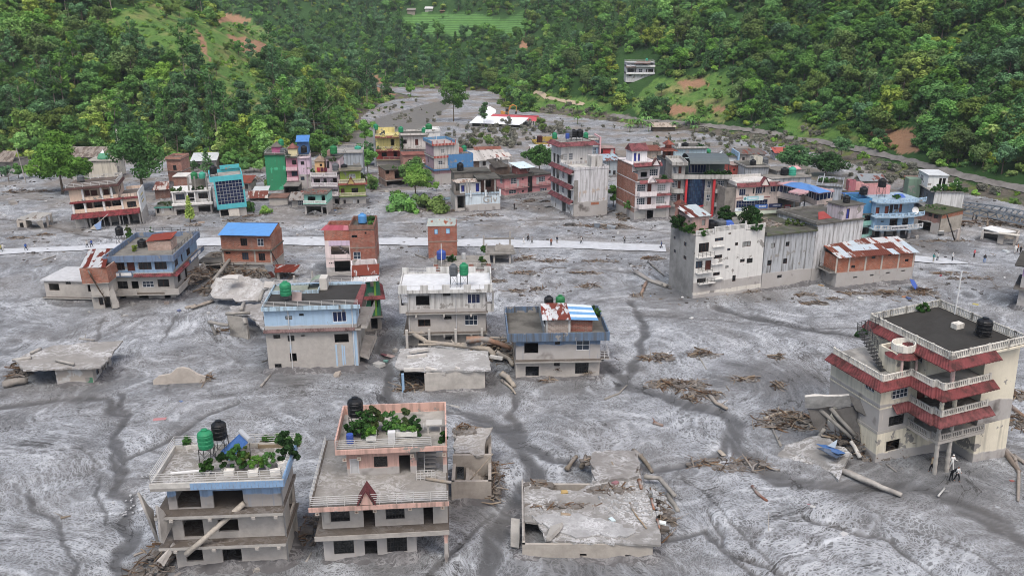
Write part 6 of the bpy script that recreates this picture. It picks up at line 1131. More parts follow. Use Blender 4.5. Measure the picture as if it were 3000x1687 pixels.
for i,u in enumerate((.28,.33,.86,.9)):b.plant(W_*u,[4.5,5.2,3.5,1][i],zr+.15,.6,1.2,['bush by the blue tank on the terrace','second bush behind the blue tank','tall bush at the open end of the terrace','weeds over the terrace railing'][i],['dark','mid','mid','olive'][i])
tms('water_drum',MB().lathe([(.4,0),(.42,.5),(.4,1.1)],n=12),pln('b5b9ba'),'pale drum on the brick terrace','drum',None,b.M@MT_((W_*.53,5.8,zr+.15)))
b=Bld('broken_pavilion','broken concrete pavilion with snapped columns beside the road','ruin','w2',(830,592),(1015,588),5);W_=b.W;zr=b.z(930,480);b.slab(b.T(760,472,zr)[0],b.T(1062,470,zr)[0],-.5,5,zr,.3,cnc('8f8c87',.4,.4),'roof_slab');b.box('back_wall',MUDDY,.2,W_-.3,3.4,3.6,-1,zr-.3)
for x,y in((.4,0),(W_-.1,0),(0,4.3),(W_,4.3)):b.post(x,y,-1,zr-.3,.17)
for x,y,h in((-1.0,.4,1.6),(-1.4,3.5,2.4),(W_+.2,4,3.0),(W_*.45,2,1.3)):b.post(x,y,zr,zr+h,.16,name='column_stub')
b.part('top_beam',MB().box(-1.2,W_+1.0,3.8,4.1,zr+1.5,zr+1.8),cnc('8f8c87',.4));sbt('leaning_slab',[b.P(.6,.6,zr+.1),b.P(W_+.6,.2,zr+.1),b.P(W_+.5,1.6,zr+.9),b.P(.8,2.0,zr+1.1)],cnc('85827d',.4),'tilted slab on the broken pavilion roof','rubble',.2,.1,seed=18);b.plant(-1.6,1.0,zr,.7,1.2,'green shrub on the broken pavilion','mid')
b=Bld('white_block','tall white five-storey block with many small brown windows and rooftop plants','house','z7',(352,945),(990,866),12,lean=-1.2,sink=2);W_=b.W;zt=b.z(700,262);zl_=b.z(460,340);zR=b.z(920,300);zg=b.P(0,0,b.z(650,762)).z;yb=max(8,min(16,b.S(130,720,0)[0]));b.D=yb;zpl=b.z(600,862);xa,xb=b.x(548,500),b.x(855,300)
OP=[('w',410,425,505,511),('w',562,376,643,406),('w1',690,318,716,343),('w1',752,420,781,449),('w',822,411,900,459),('w1',678,475,708,498),('w2',380,596,443,663),('d',470,589,524,680),('w',550,538,630,571),('w2',800,576,843,606),('g',862,569,918,614),('w1',660,638,691,661),('w2',545,701,608,731),('w1',726,729,758,786),('w',392,758,475,803)]
wm5=pnt('e4e3df',zg,.12,.25);b.walls(0,W_,0,yb,zpl,zR,wm5,f=OP[4:]if 0 else OP,sides='fr');b.walls(0,W_,.21,yb,-2,zR,cnc('9b9a98',.35,.3),l=[('w1',172,360,190,390),('w1',270,415,292,455),('w1',172,485,192,518),('w1',264,545,292,580)],sides='lb');b.box('plinth',pnt('e2ddd2',0.5,.2,.4),-.02,W_+.02,-.03,.3,-2,zpl)
b.walls(xa,xb,0,yb*.8,zR,zt-.9,pnt('e4e3df',None,.12),f=[]);b.slab(0,W_,.2,yb,zR+.1,.1,cnc('8d8b86',.5),'roof_slab');b.slab(xa,xb,.2,yb*.8,zt-.85,.05,cnc('8d8b86',.5),'roof_slab');wb=pnt('e6e5e1',None,.2)
b.balus([(xa,.06),(xb,.06)],zt-.9,.95,wb);b.balus([(.05,.06),(xa-.1,.06)],zR+.1,.8,wb);b.balus([(xb+.1,.06),(W_,.06)],zR+.1,.8,wb);b.box('corner_post',wb,xb-.15,xb+.1,-.02,.2,zt-.9,zt+.5)
for px0,px1,py in((378,526,690),(384,540,545),(395,545,790)):x0_,x1_=b.x(px0,py),b.x(px1,py);z_=b.z(px0,py+12);b.box('balcony',wb,x0_,x1_,-.7,-.005,z_-.15,z_);b.rail([(x0_+.1,-.6,z_),(x1_-.1,-.6,z_)],.8,3,STEELD,.8)
for px0,px1,py in((540,645,462),(528,635,628),(525,630,770)):b.box('ledge',wb,b.x(px0,py),b.x(px1,py),-.3,-.004,b.z(px0,py+5),b.z(px0,py-5))
q=b.T(300,270,zR);xh0=b.x(385,300,2);yh=2.2;zh=zR+2.7;b.hut(.4,xa+.2,yh,yh+4,zR+.1,zh,pnt('c9a59c',None,.3),None,f=[('@w1',1.9,2.6,zR+1,zR+2)]);b.sheets([(.0,yh-.4,zh),(xa+.5,yh-.4,zh),(xa+.3,yh+4.3,zh+.9),(-.2,yh+4.3,zh+.9)],5,[rst('6d3a30','8f6a5e',.8),rst('7a4a40','b9c4c8',.1),rst('6d3a30','c9ccce',.5)])
b.hut(.5,1.8,yh+4.4,yh+5.6,zR+.1,zh+1.0,pnt('c98a78',None,.3),'hip',tiles('814636'),rh=.8,name='shrine')
for i,(x,y,z_,r,h,lm)in enumerate(((-.1,yb-3,zR,1.4,2.6,'dark'),(.4,yb-5.5,zR,1.2,2.0,'mid'),(1.6,.5,zR,.9,1.0,'mid'),(xb+1.2,2.0,zR,1.4,3.4,'dark'),(xb+2.8,2.4,zR,1.4,3.0,'mid'),(xb+.2,6.5,zR,1.2,2.8,'mid'),(xa+1.5,yb*.7,zt-.9,.8,1.2,'lite'),(xb+2.2,.5,zR,1.2,1.0,'mid'))):b.plant(x,y,z_+.1,r,h,['dark bush on the back corner of the white block roof','bush beside the rooftop shrine of the white block','vines over the low balcony of the white block','tall dark shrub by the corner post of the white block','broad shrub on the stepped end of the white block','shrub in the middle of the white block roof','pale plant between the tanks of the white block','creeper over the stepped balustrade of the white block'][i],lm)
b.tank(xa+1.2,3.0,zt-.85,'black','wide black tank behind the white block balustrade',.95,1.2,0.0);b.tank(xa+3.1,3.0,zt-.85,'grey','dark grey tank behind the white block balustrade',.85,1.1,0.0);tms('blue_tarp',MB().hexa([(-1.2,-.5,0),(1.2,-.6,0),(1.2,.6,0),(-1.2,.5,0),(-1.0,-.4,.6),(1.0,-.4,.5),(1.1,.5,.7),(-1.0,.4,.8)]),pln('2f62c4',.5),'blue tarpaulin heap on the white block roof','tarpaulin',None,b.M@MT_((xb-1.6,3.2,zt-.85)))
b=Bld('grey_row','weathered grey blank-walled building with mossy roof next to the white block','house','z7',(995,866),(1458,806),11,sink=2);W_=b.W;zr=b.z(1200,340);zg=b.P(0,0,b.z(1200,690)).z;b.walls(0,W_,0,11,-2,zr,pnt('b9bec4',zg,.75,.3),f=[('w1',1090,426,1128,471),('w1',1230,413,1265,456),('w1',1057,586,1097,636),('w1',1205,571,1243,619),('v',1150,726,1192,753)],l=[('@o',.6,3,zr-3.4,zr-.8),('@o',.6,3,zr-8,zr-4)]);b.slab(-.2,W_+.1,-.4,11,zr+.2,.22,cnc('5a5a52',.6,.4,.5),'roof_slab');b.parapet(-.2,W_+.1,-.4,11,zr+.2,.45,cnc('5a5a55',.6,.4,.3),.2,'lrb');pile(b.P(W_*.28,6.5,zr+.2),4,2.6,1.3,260,'heap of firewood and rods on the mossy roof',[wood('8a7a6e'),wood('a59a90'),wood('6a5a50'),wood('8a8078')],'firewood_heap',120,2.0,.06);b.plant(W_*.85,4.0,zr+.2,1.6,.9,'mossy weeds on the grey roof edge','olive')
b=Bld('pale_wall_house','large pale grey blank wall house with lavender rooftop room','house','z7',(1462,806),(1893,738),10,sink=2);W_=b.W;zr=b.z(1480,292);zr2=b.z(1900,175);zr=(zr+zr2)/2;zg=b.P(0,0,b.z(1470,660)).z;b.walls(0,W_,0,10,-2,zr,pnt('d3d5d8',zg,.65,.5));b.slab(-.3,W_+.1,-.3,10,zr+.2,.2,cnc('5d5b57',.6,.4,.2),'roof_slab');b.parapet(-.3,W_+.1,-.3,10,zr+.2,.4,cnc('8a8884',.5),.2,'lb');xh=W_*.55;b.hut(xh,W_-.1,.3,4,zr+.2,zr+2.6,pnt('cfc4cc',None,.3),'flat',DKROOF,f=[('@db',.8,1.5,zr+.3,zr+2.1)]);b.tank(xh+2.2,2,zr+2.75,'black','black tank on the lavender rooftop room',.6,1.2,0.0)
sbt('red_roof_piece',[b.P(W_*.2,2,zr+.25),b.P(W_*.5,2,zr+.25),b.P(W_*.42,3.4,zr+1.3),b.P(W_*.3,3.4,zr+1.2)],pln('9a3a38'),'fallen red roof piece beside the lavender room','rubble',.1,.05,seed=19)
b=Bld('brick_store','long low brick store with patchwork rusty roof, half coated in mud','shed','z7',(1692,856),(2412,796),9,sink=1.5);W_=b.W;zr=b.z(1900,548);zg=b.P(0,0,b.z(1750,702)).z;yb=max(5,min(10,b.S(1572,800,0)[0]));br=brick('a5654f',zg,.12);b.walls(0,W_,0,yb,-1.5,zr,br,f=[('v',1848,635,1884,661),('v',2040,548,2077,573),('v',2195,530,2226,546),('v',2355,576,2389,601),('o',1865,742,1904,756),('o',2025,722,2058,737),('o',2175,700,2213,713),('o',2320,680,2358,693)])
for px in(1707,1825,1978,2130,2287,2425):x=b.x(px,640);b.box('pier',cnc('b9b1a8',.1,.5),x-.15,x+.15,-.05,-.004,zg-.1,zr-.05)
Q=[(-.3,-.6,zr+.02),(W_+.3,-.6,zr+.02),(W_+.3,yb+.5,zr+1.3),(-.5,yb+.5,zr+1.3)];b.sheets(Q,12,[rst('7a4636','a8aaac',.7),rst('8a4a38','c3c6c8',.35),rst('6d3a2c','9a8a84',.9),rst('8a5a4a','b9c6d0',.1),rst('7a4636','a8aaac',.55)],rows=3,waves=4);b.slab(-1.2,-.02,.3,yb,zg+.1,.2);b.rail([(-1.1,.4,zg+.1),(-1.1,yb,zg+.1)],.8,3,STEELD)
# ------------------------------------------------------------ the town behind the road
def smp(name,label,z,fl,fr,D,levels,mats,ops,cat='house',ledge=.35,roof=DKROOF,rail=True,par=None,base=0.0,lean=0.0,sideops=None,lm=None,group=None,far=None):
 b=Bld(name,label,cat,z,fl,fr,D,lean=lean,base=base,sink=1.5,group=group,far=far);W_=b.W;xm=(fl[0]+fr[0])/2;zs=[b.z(xm,y,-ledge if k<len(levels)-1 else 0)for k,y in enumerate(levels)];z0=-1.5
 for k,zz in enumerate(zs):
  b.walls(0,W_,0,D,z0,zz-.16,mats[min(k,len(mats)-1)],f=ops[k]if k<len(ops)else(),l=(sideops or{}).get(('l',k),()),r=(sideops or{}).get(('r',k),()))
  b.slab(-.1,W_+.1,-ledge,D+.1,zz,.155,lm or SLABM if k<len(zs)-1 else roof,'floor_slab' if k<len(zs)-1 else 'roof_slab');z0=zz
 b.zs=zs
 if par:b.parapet(-.1,W_+.1,-ledge,D+.1,zs[-1],par[0],par[1],.14)
 elif rail:b.rail([(0,-ledge+.1,zs[-1]),(W_,-ledge+.1,zs[-1]),(W_,D,zs[-1]),(0,D,zs[-1]),(0,-ledge+.1,zs[-1])],.8,2,sp=2.2,r=.035)
 return b
MG=cnc('b3afaa',.1,.5)
b=Bld('peach_house','peach two-storey house with red skirt roofs and white columns, leaning','house','y1',(1012,1300),(1895,1245),9,lean=-2.4,sink=2.5);W_=b.W;PE=pnt('f0d0b4',None,.15);RDD=tiles('78262c')
z1,z2,z3=b.z(1400,1085,-.2),b.z(1400,928,-.2),b.z(1200,755,-.5);xu=b.x(1560,850)
b.walls(0,W_*.18,0,9,-2,z1-.2,MG,sides='fl');b.walls(0,W_,3.5,9,-2,z1-.2,MG,f=[('@o',3,6,-1,z1-.7),('@o',8,11,-1,z1-.7),('@o',13,16,-1,z1-.7)],sides='frb')
for u in(.05,.22,.36,.52,.66,.8,.97):b.post(W_*u,.2,-2,z1-.2,.17,MG)
for u in(.17,.45,.73,.985):b.part('awning_pole',MB().tube((W_*u,-1.6,-2),(W_*u,-1.5,z1-.7),.07),STEEL)
b.slab(-.1,W_,-.2,9,z1,.2);b.eave([(-.3,-.2),(W_,-.2)],z1+.1,1.7,.85,tiles('81252e'),rib=.5);b.walls(0,W_,1.5,9,z1,z2-.15,pnt('e0bfa8',None,.2),f=[('o',980,968,1120,1062),('d',1155,962,1225,1060),('w',1245,955,1370,1032),('d',1405,950,1475,1050),('w',1490,941,1615,1022)],sides='flb');xs=b.x(1640,1000);b.walls(xs,W_,0,1.5,z1,z2-.15,PE,f=[('w',1685,951,1810,1031)],sides='flr');b.box('balcony_wall',PE,0,xs-.01,-.05,.1,z1,z1+.95)
b.slab(-.1,W_,-.2,9,z2,.15);b.eave([(-.2,-.15),(W_,-.15)],z2+.12,.45,.3,RDD);b.walls(0,xu,1.5,9,z2,z3-.2,pnt('e0bfa8',None,.2),f=[('d',1125,802,1190,878),('d',1205,802,1290,875),('d',1375,792,1445,868)],r=[('@w1',1,2,z2+.8,z2+2),('@w1',3,4,z2+.8,z2+2)]);b.box('balcony_wall',PE,b.x(1110,880),xu,-.05,.1,z2,z2+.9);b.walls(0,b.x(1090,850),0,1.5,z2,z3-.2,PE,sides='flr');wc=pnt('f0efec',None,.15)
for px in(1098,1350,1485):b.post(b.x(px,860),.02,z2+.12,z3-.2,.2,wc)
for px in(970,1130,1383,1630):b.post(b.x(px,1020),.02,z1+.12,z2-.15,.2,wc)
b.slab(-.5,xu+.4,-.7,9.5,z3,.2,cnc('6a5f58',.6,.4),'roof_slab');b.eave([(-.5,6),(-.5,-.7),(xu+.4,-.7),(xu+.4,8)],z3+.06,.35,.35,tiles('51322e'));b.rail([(-.3,-.5,z3),(xu+.2,-.5,z3),(xu+.2,9,z3),(-.3,9,z3)],.9,3,r=.05);b.walls(W_+.02,W_+.25,-.2,9,-2,z2+1.0,pnt('eef0f0',b.P(W_,0,z1-.9).z,.2,.15),sides='flrb',name='side_wall');b.parapet(xu+.5,W_,-.1,9,z2+.15,.7,pnt('e8cdb8',None,.8),.12,'fb');b.tank(1.6,6.0,z3,'grey','grey box tank on the peach house roof',.7,1.2,.3)
for i in range(3):b.box('wall_sign',pln(['b9a86a','a8b0b8','c9b870'][i]),W_+.255,W_+.275,2.5,6.0,z1+.6+i*.75,z1+1.0+i*.75)
b=Bld('mud_shed','collapsed tin-roofed shed alone in the mud','shed','y1',(240,1335),(362,1328),4);W_=b.W;zr=b.z(290,1195);b.walls(0,W_,0,4,-1,zr-.1,cnc('b3aca3',.15),f=[('o',265,1235,315,1330)]);b.sheets([(*b.T(x,y,zr+h),zr+h)for x,y,h in((212,1188,0),(470,1212,-.3),(690,1105,.1),(445,1095,.4))],6,[rst('8a8078','b5b5b2',.15),rst('7d756c','a8a8a5',.3)])
for x,y in((560,1315),(640,1270),(690,1230)):p=b.T(x,y,0);b.post(p[0],p[1],-1,zr-.3,.2,MUDDY)
sbt('fallen_hoarding',[G('y1',480,1220,1.8),G('y1',560,1200,2.0),G('y1',590,1315,0),G('y1',555,1310,.1)],cnc('a8a39b',.3),'wall panel folding under the tin shed','rubble',.15,.08,seed=23)
smp('brick_flats','unplastered brick house with pink parapet behind the white balcony house','y2',(312,655),(548,655),6,[455,262],[brick('a5766a'),brick('a5766a')],[[],[('v',375,360,428,440)]],par=(.7,brick('b07f72')));B0=b
b=smp('long_low_house','low house with long white sheet roof under the hill trees','y2',(700,445),(1090,430),8,[285],[pnt('c9b9b0',3,.5)],[[('v',770,340,820,420),('o',950,340,1010,420)]],rail=False);zz=b.zs[0];b.sheets([(-.5,-1.0,zz+.1),(b.W+.4,-1.0,zz+.1),(b.W+.4,8.5,zz+1.1),(-.5,8.5,zz+1.1)],8,pln('cdd3d6',.4,.1))
b=smp('brick_box','small brick outbuilding with pale roof above the white balcony house','y2',(398,760),(625,755),5,[535],[brick('8f6256')],[[]],rail=False,roof=cnc('d0cfcb',.2));b.box('white_flank',pnt('d8d8d6',None,.3),b.W+.02,b.W+1.0,.3,4.5,-1,b.zs[0]-.2)
b=smp('rust_shed','brick shed with rust-red tin roof beside the white balcony house','y2',(95,935),(330,920),5,[750],[brick('7d5a50')],[[]],rail=False);zz=b.zs[0];b.sheets([(-.6,-.7,zz),(b.W+.1,-.7,zz),(b.W,4,zz+1.2),(.2,4,zz+1.2)],4,[rst('7a4a40','b0a8a2',.7),rst('8a5648','c0bab4',.5)],rows=2)
b=smp('teal_trim_house','grey ground-floor house with teal trim between peach and white houses','y2',(95,1192),(392,1182),6,[1032],[MG],[[('v',105,1065,150,1140),('dw',185,1062,228,1150),('v',315,1055,345,1090)]],rail=False,roof=cnc('5f6a60',.6,.3,.4));b.box('trim',pnt('3fb0a0',None,.3),-.1,b.W,-.42,-.36,b.zs[0]-.25,b.zs[0]+.02)
b.plant(b.W*.5,1.5,b.zs[0],1.8,.6,'weeds on the teal trimmed roof','olive')
b=Bld('white_balcony_house','white house with balcony over dark open arches beside the turquoise building','house','y2',(398,1185),(1022,1148),7,sink=1.5);W_=b.W;wp=pnt('ecebe8',None,.15);z1,z2=b.z(700,985,-.5),b.z(700,778)
b.walls(0,W_,0,7,-1.5,z1-.25,MG,f=[('o',430,1082,592,1175),('o',790,1022,986,1150)]);b.box('balcony_edge',wp,-.2,W_+.3,-.9,.0,z1-.25,z1+.15);b.walls(0,W_,.6,7,z1,z2-.15,wp,f=[('w',415,826,565,926),('o',625,816,720,942),('w',785,806,940,901)]);b.slab(-.2,W_+.1,-.2,7,z2,.15,wp,'roof_slab')
for u in(0,.38,.57,.97):b.box('pilaster',wp,W_*u,W_*u+.25,-.1,.59,z1+.16,z2-.16)
for i,u in enumerate((.45,.62,.93)):b.post(W_*u,.5,z2,z2+3.2,.18,cnc('8f8c87',.4))
b.tank(W_*.58,4.5,z2+2.0,'dgreen','bright green tank next to a teal tank behind white balcony house',.75,1.5,.0);b.tank(W_*.58+1.8,4.5,z2+2.0,'teal','teal tank next to a bright green tank behind white balcony house',.75,1.4,.0);b.box('tank_platform',cnc('6a6863',.5),W_*.5,W_*.85,3.6,5.6,z2,z2+2.0)
for i,u in enumerate((.05,.2,.6,.75)):b.plant(W_*u,1.0,z2,.6,1.0,['bush at the end of the white balcony roof','small pot plant on white balcony roof','dark plant below the teal tank','pale plant beside the turquoise building'][i],['lite','mid','dark','mid'][i])
b=Bld('turquoise_building','bright turquoise building with a dark gridded glass front, leaning','shop building','y2',(1132,1205),(1592,1170),9,lean=-2.2,sink=2);W_=b.W;TQ=pnt('33c3cf',None,.12);z1,z2,zg,zp=b.z(1330,1058,-.4),b.z(1330,600,-.4),b.z(1330,985,-.4),b.z(1250,530,-.4);xl,xr=b.x(1092,1030,-.4),b.x(1580,1030,-.4)
b.walls(.1,W_-.1,0,9,-2,z1,MG,f=[('o',1152,1087,1300,1190)]);b.walls(xl,xr,-.1,9,z1,z2,pnt('e0e2e0',None,.3),sides='lrb');b.box('front_band',TQ,xl,xr,-.5,-.1,z1-.05,zg);b.box('front_band',TQ,xl-.8,xr,-.5,-.1,z2-.05,zp);b.box('side_frame',TQ,xl,xl+.35,-.5,-.1,zg+.002,z2-.052);b.box('side_frame',TQ,xr-.35,xr,-.5,-.1,zg+.002,z2-.052);x0_,x1_=xl+.35,xr-.35
mb=MB();nc,nr=8,7;za_,zb_=zg,z2-.05
for i in range(nc+1):x=x0_+(x1_-x0_)*i/nc;mb.box(x-.05,x+.05,-.36,-.28,za_,zb_)
b.part('mullions',mb,STEEL);mb=MB()
for i in range(1,nr):z_=za_+(zb_-za_)*i/nr;mb.box(x0_,x1_,-.35,-.285,z_-.05,z_+.05)
b.part('transoms',mb,STEEL)
for i in range(nc):
 for j in range(nr):b.box('pane',GB if(i*5+j*3)%7 else gls('0a1530',.1),x0_+(x1_-x0_)*i/nc+.02,x0_+(x1_-x0_)*(i+1)/nc-.02,-.31,-.29,za_+(zb_-za_)*j/nr+.02,za_+(zb_-za_)*(j+1)/nr-.02)
b.box('roof_slab',cnc('a09d98',.3),xl-.6,xr-.01,-.1,9,z2+.0,z2+.3);b.parapet(xl-.8,xr,-.1,9.2,z2+.3,zp-z2-.3,TQ,.2,'lrb');b.box('raised_parapet',TQ,xl+W_*.3,xr-.2,8.6,8.9,zp,zp+.9);b.tank(xl+.3,4,z2+.3,'black','black tank on the turquoise building',.8,1.8,.8);sbt('fallen_board',[b.P(W_*.35,-.6,.1),b.P(W_*.72,-.7,-.1),b.P(W_*.72,-.3,1.6),b.P(W_*.34,-.3,1.9)],pnt('c9c2b8',None,.2),'cream board fallen across the turquoise building entrance','board',.1,.03,seed=24)
b=smp('tin_shed','long rust and tin shed next to the turquoise building','y2',(1625,935),(1925,930),4,[880],[MG],[[('o',1790,880,1890,925)]],rail=False,cat='shed');zz=b.zs[0];b.sheets([(-.3,-.9,zz-.1),(b.W+.2,-.9,zz-.1),(b.W+.2,.6,zz+1.5),(-.3,.6,zz+1.5)],6,rst('7d4a40','c0bcb8',.6));b.sheets([(b.W*.15,.7,zz+1.5),(b.W+.1,.7,zz+1.5),(b.W,4,zz+2.0),(b.W*.15,4,zz+2.0)],4,pln('c0c6c8',.4,.15))
GRN=pnt('1f9a68',None,.2,patch=.12,pc='4fae86');b=smp('green_tower','tall windowless emerald green building with pink rooftop room','y3',(238,1015),(552,1008),8,[440],[GRN],[[]],rail=True);zz=b.zs[0];b.hut(1.6,4.0,2,5,zz,zz+1.6,pnt('c0508a',None,.2),'hip',cnc('6a6560',.5),rh=1.2);b.tank(b.W-1.2,3.5,zz,'green','green tank on a stand above the emerald building',.7,1.6,1.7);b.tank(b.W-.6,2.0,zz,'grey','dark grey low tank on the emerald building',.8,1.2,0)
PKD=pnt('d98aa0',None,.2);b=smp('pink_recess_house','narrow pink house front squeezed between emerald and lavender buildings','y3',(562,1012),(738,1008),7,[850,690,482],[PKD,PKD,PKD],[[],[('w2',612,706,712,786)],[('w2',620,531,690,606)]],lm=pnt('eec3cc',None,.2),ledge=.9);
for k in(0,1):b.box('balcony_front',pnt('f0c0cc',None,.15),0,b.W-.1,-.9,-.8,b.zs[k]+.002,b.zs[k]+.8)
zz=b.zs[-1];b.hut(.6,2.9,1,3.2,zz,zz+2.0,pnt('eee0a8',None,.15),'hip',tiles('874e45'),rh=1.3);b.hut(2.6,b.W+2.6,4.2,6.8,zz,zz+3.2,pnt('3a78b8',None,.2),None);b.sheets([(2.3,3.6,zz+3.3),(b.W+2.9,3.6,zz+3.3),(b.W+2.9,7,zz+4.6),(2.3,7,zz+4.6)],5,pln('3f86d0',.4,.15));b.plant(.8,.2,zz,.7,.7,'dark vines along the pink house roof','dark')
LAV=pnt('e4c6dd',4.2,.2);b=smp('lavender_block','tall lavender stair block with two small dark windows','y3',(742,1008),(928,1002),7,[495],[LAV],[[('w1',755,553,815,609),('w1',755,793,816,851)]],rail=True,roof=cnc('c9b9c0',.4));b.part('downpipe',MB().tube((b.W*.72,-.1,.5),(b.W*.72,-.1,b.zs[0]),.07),pln('b9a0ae'));b.tank(b.W*.55,2.5,b.zs[0],'black','black tank above the lavender block',.8,1.7,1.0)
b=Bld('balcony_house','white and pink house with three white balconies next to the lime house','house','y3',(958,1260),(1372,1260),8,sink=1.5);W_=b.W;zs=[b.z(1200,y,-.9)for y in(1085,940,785)];WP=pnt('ece6e8',None,.2)
b.walls(0,W_,0,8,-1.5,zs[0]-.15,pnt('d9c9cc',3.6,.15),f=[('o',1290,1140,1362,1255)]);z0_=zs[0]
for k in range(3):
 b.slab(-.1,W_+.1,-1.0,8,zs[k],.15,WP);b.balus([(0,-.95),(W_*.48,-.95)],zs[k],.8,WP);b.balus([(W_*.5,-.95),(W_,-.95)],zs[k],.8,WP)
 if k<2:b.walls(0,W_,.2,8,zs[k],zs[k+1]-.15,pnt('e9d2da',None,.2),f=[[('w2',1240,991,1340,1061),('d',1140,996,1182,1066)],[('w',960,826,1060,896),('dg',1115,821,1165,891),('w2',1265,816,1325,886)]][k])
zz=zs[2];b.walls(W_*.48,W_,3,8,zz,zz+3.6,pnt('e3c8d0',None,.25),f=[('dg',1160,546,1206,662),('o',1085,540,1125,660)]);b.slab(W_*.44,W_+.1,2.7,8,zz+3.75,.15,DKROOF,'roof_slab');b.hut(.5,W_*.42,2.2,4.6,zz,zz+3.0,pnt('e8b878',None,.2),'hip',cnc('8a7a6c',.4),rh=1.3,f=[('@w1',1.2,1.8,zz+1.8,zz+2.4)]);b.tank(W_*.72,5.5,zz+3.75,'dgreen','green tank above the white and pink balconies',.85,1.9,.6)
b.box('water_cistern',pnt('a8847a',None,.3),W_*.46,W_*.62,5.5,7.5,zz+3.76,zz+5.0)
for i in range(3):tms('laundry',MB().box(0,.7,-.03,.03,0,1.0),pln(['b8283a','5a1a34','6a2030'][i]),['bright red laundry on the orange room','dark maroon laundry on the orange room','brown laundry hanging by the orange room door'][i],'laundry',None,b.M@MT_((W_*.16+i*.85,2.1,zz+.5)))
b.plant(.4,.4,zz,.7,1.5,'plant at the corner of the top white balcony','mid');b.plant(W_*.75,2.9,zz+2.9,.9,.9,'fern hanging below the green tank on pink wall','olive')
b=smp('grey_top_house','weathered grey-blue block behind the lime green house','y3',(1335,960),(1755,950),8,[660,412],[pnt('a8b2bc',None,.5,patch=.15)]*2,[[],[('w1',1392,492,1436,540)]],rail=True,roof=cnc('9a9894',.4));b.tank(b.W*.8,5,b.zs[-1],'teal','low teal tank on the weathered grey-blue block',.9,.8,0);b.gable(b.W*.28,b.W*.4,0,b.zs[-1],1.0,.5,WHITEP,WHITEP)
b=Bld('lime_house','lime green house with red gabled skirt and white balconies','house','y3',(1382,1262),(1788,1246),8,sink=1.5);W_=b.W;LM=pnt('9cb83a',None,.15);zs=[b.z(1580,y,-.7)for y in(1090,880,712)];WB=pnt('d9d0b0',None,.3)
b.walls(0,W_,0,8,-1.5,zs[0]-.2,MG,f=[('dg',1430,1156,1466,1255),('v',1645,1156,1676,1211),('dw',1580,1160,1618,1225)]);b.slab(-.15,W_+.15,-.9,8,zs[0],.2,pnt('7a9a30',None,.2));b.balus([(0,-.85),(W_,-.85)],zs[0],.75,WB);b.walls(0,W_,.1,8,zs[0],zs[1]-.2,LM,f=[('d',1385,981,1446,1062),('w',1555,971,1660,1046)]);b.slab(-.15,W_+.15,-.9,8,zs[1],.2,WB);b.eave([(-.2,-.8),(W_+.2,-.8),(W_+.2,5)],zs[1]-.05,.35,.5,tiles('813828'));b.gable(W_*.3,W_*.62,-1.1,zs[1]-.55,1.7,1.2,pnt('cfae5a',None,.2),tiles('813828'));b.balus([(0,-.85),(W_,-.85)],zs[1],.75,WB);b.walls(.3,W_-.9,1.6,8,zs[1],zs[2]-.2,LM,f=[('W',1520,751,1616,822)]);b.slab(0,W_-.6,.8,8,zs[2],.2,cnc('6a6860',.6,.3,.3),'roof_slab');b.balus([(.1,.95),(W_-.7,.95)],zs[2],.6,cnc('9a9484',.4))
b.tank(-.6,2.0,zs[2]-.1,'grey','grey tank at the corner of the lime house roof',.8,1.7,0);b.tank(1.4,2.6,zs[2],'black','black tank on the lime house roof',.8,1.2,0);b.box('tank_bracket',SLABM,-1.4,.0,1.2,2.9,zs[2]-.3,zs[2]-.1);b.plant(W_-.3,2.2,zs[1],.7,2.0,'creeper at the end of the lime house balcony','olive')
b=Bld('mint_house','small mint green house with white balcony over a dark arch','house','y3',(828,1395),(1182,1395),6,sink=1.5);W_=b.W;MT=pnt('8fdcc8',None,.2);z1,z2=b.z(1000,1212,-.8),b.z(1000,1062,-.3)
b.walls(0,W_,0,6,-1.5,z1-.2,MG,f=[('o',850,1262,1082,1392),('o',1100,1275,1165,1392)]);b.slab(-.1,W_+.1,-.9,6,z1,.2,MT);b.balus([(0,-.85),(W_,-.85)],z1,.65,pnt('dfe9e4',None,.2));b.walls(0,W_,.2,6,z1,z2-.2,MT,f=[('o',870,1106,986,1172),('o',1085,1091,1141,1175)]);b.slab(-.3,W_+.2,-.5,6.2,z2,.2,cnc('6a625c',.6,.4),'roof_slab');rocks(b.P(W_*.4,2,z2),3,2,40,.15,.35,pln('8a5a50'),'red tile rubble on the mint house roof',64);b.plant(W_*.5,.0,z1,.5,.8,'plant on the mint house balcony','dark')
for i in range(4):log('bent_pipe',[b.P(W_*(.05+.1*i),-.6,.2+.3*i),b.P(W_*.5,-1.2,1.3-.3*i),b.P(W_*(.95-.05*i),-.8,.2+.1*i)],.06,.06,'bent pipes tangled across the mint house arch',STEEL,'bent pipes at the mint house',0,cat='pipe')
smp('low_shed','low mud-grey shed with junk on its roof in front of the emerald tower','y3',(268,1262),(556,1255),5,[1118],[MG],[[]],rail=False,roof=cnc('7a5f54',.6));b=smp('low_shed','low mud-grey shed with tin roof beside the small mint house','y3',(622,1290),(812,1285),5,[1155],[MG],[[('W3',712,1170,805,1245),('o',555,1165,600,1250)]],rail=False);zz=b.zs[0];b.sheets([(-.6,-.8,zz),(b.W+.1,-.8,zz),(b.W,4.5,zz+1.0),(-.6,4.5,zz+1.0)],5,rst('6a5a50','a09c98',.35),rows=2)
smp('dark_shed','open dark shed between the emerald tower and lavender block','y3',(500,1085),(738,1080),5,[935],[cnc('4a4846',.5)],[[('o',512,960,722,1070)]],rail=False,roof=cnc('7f7c78',.5))
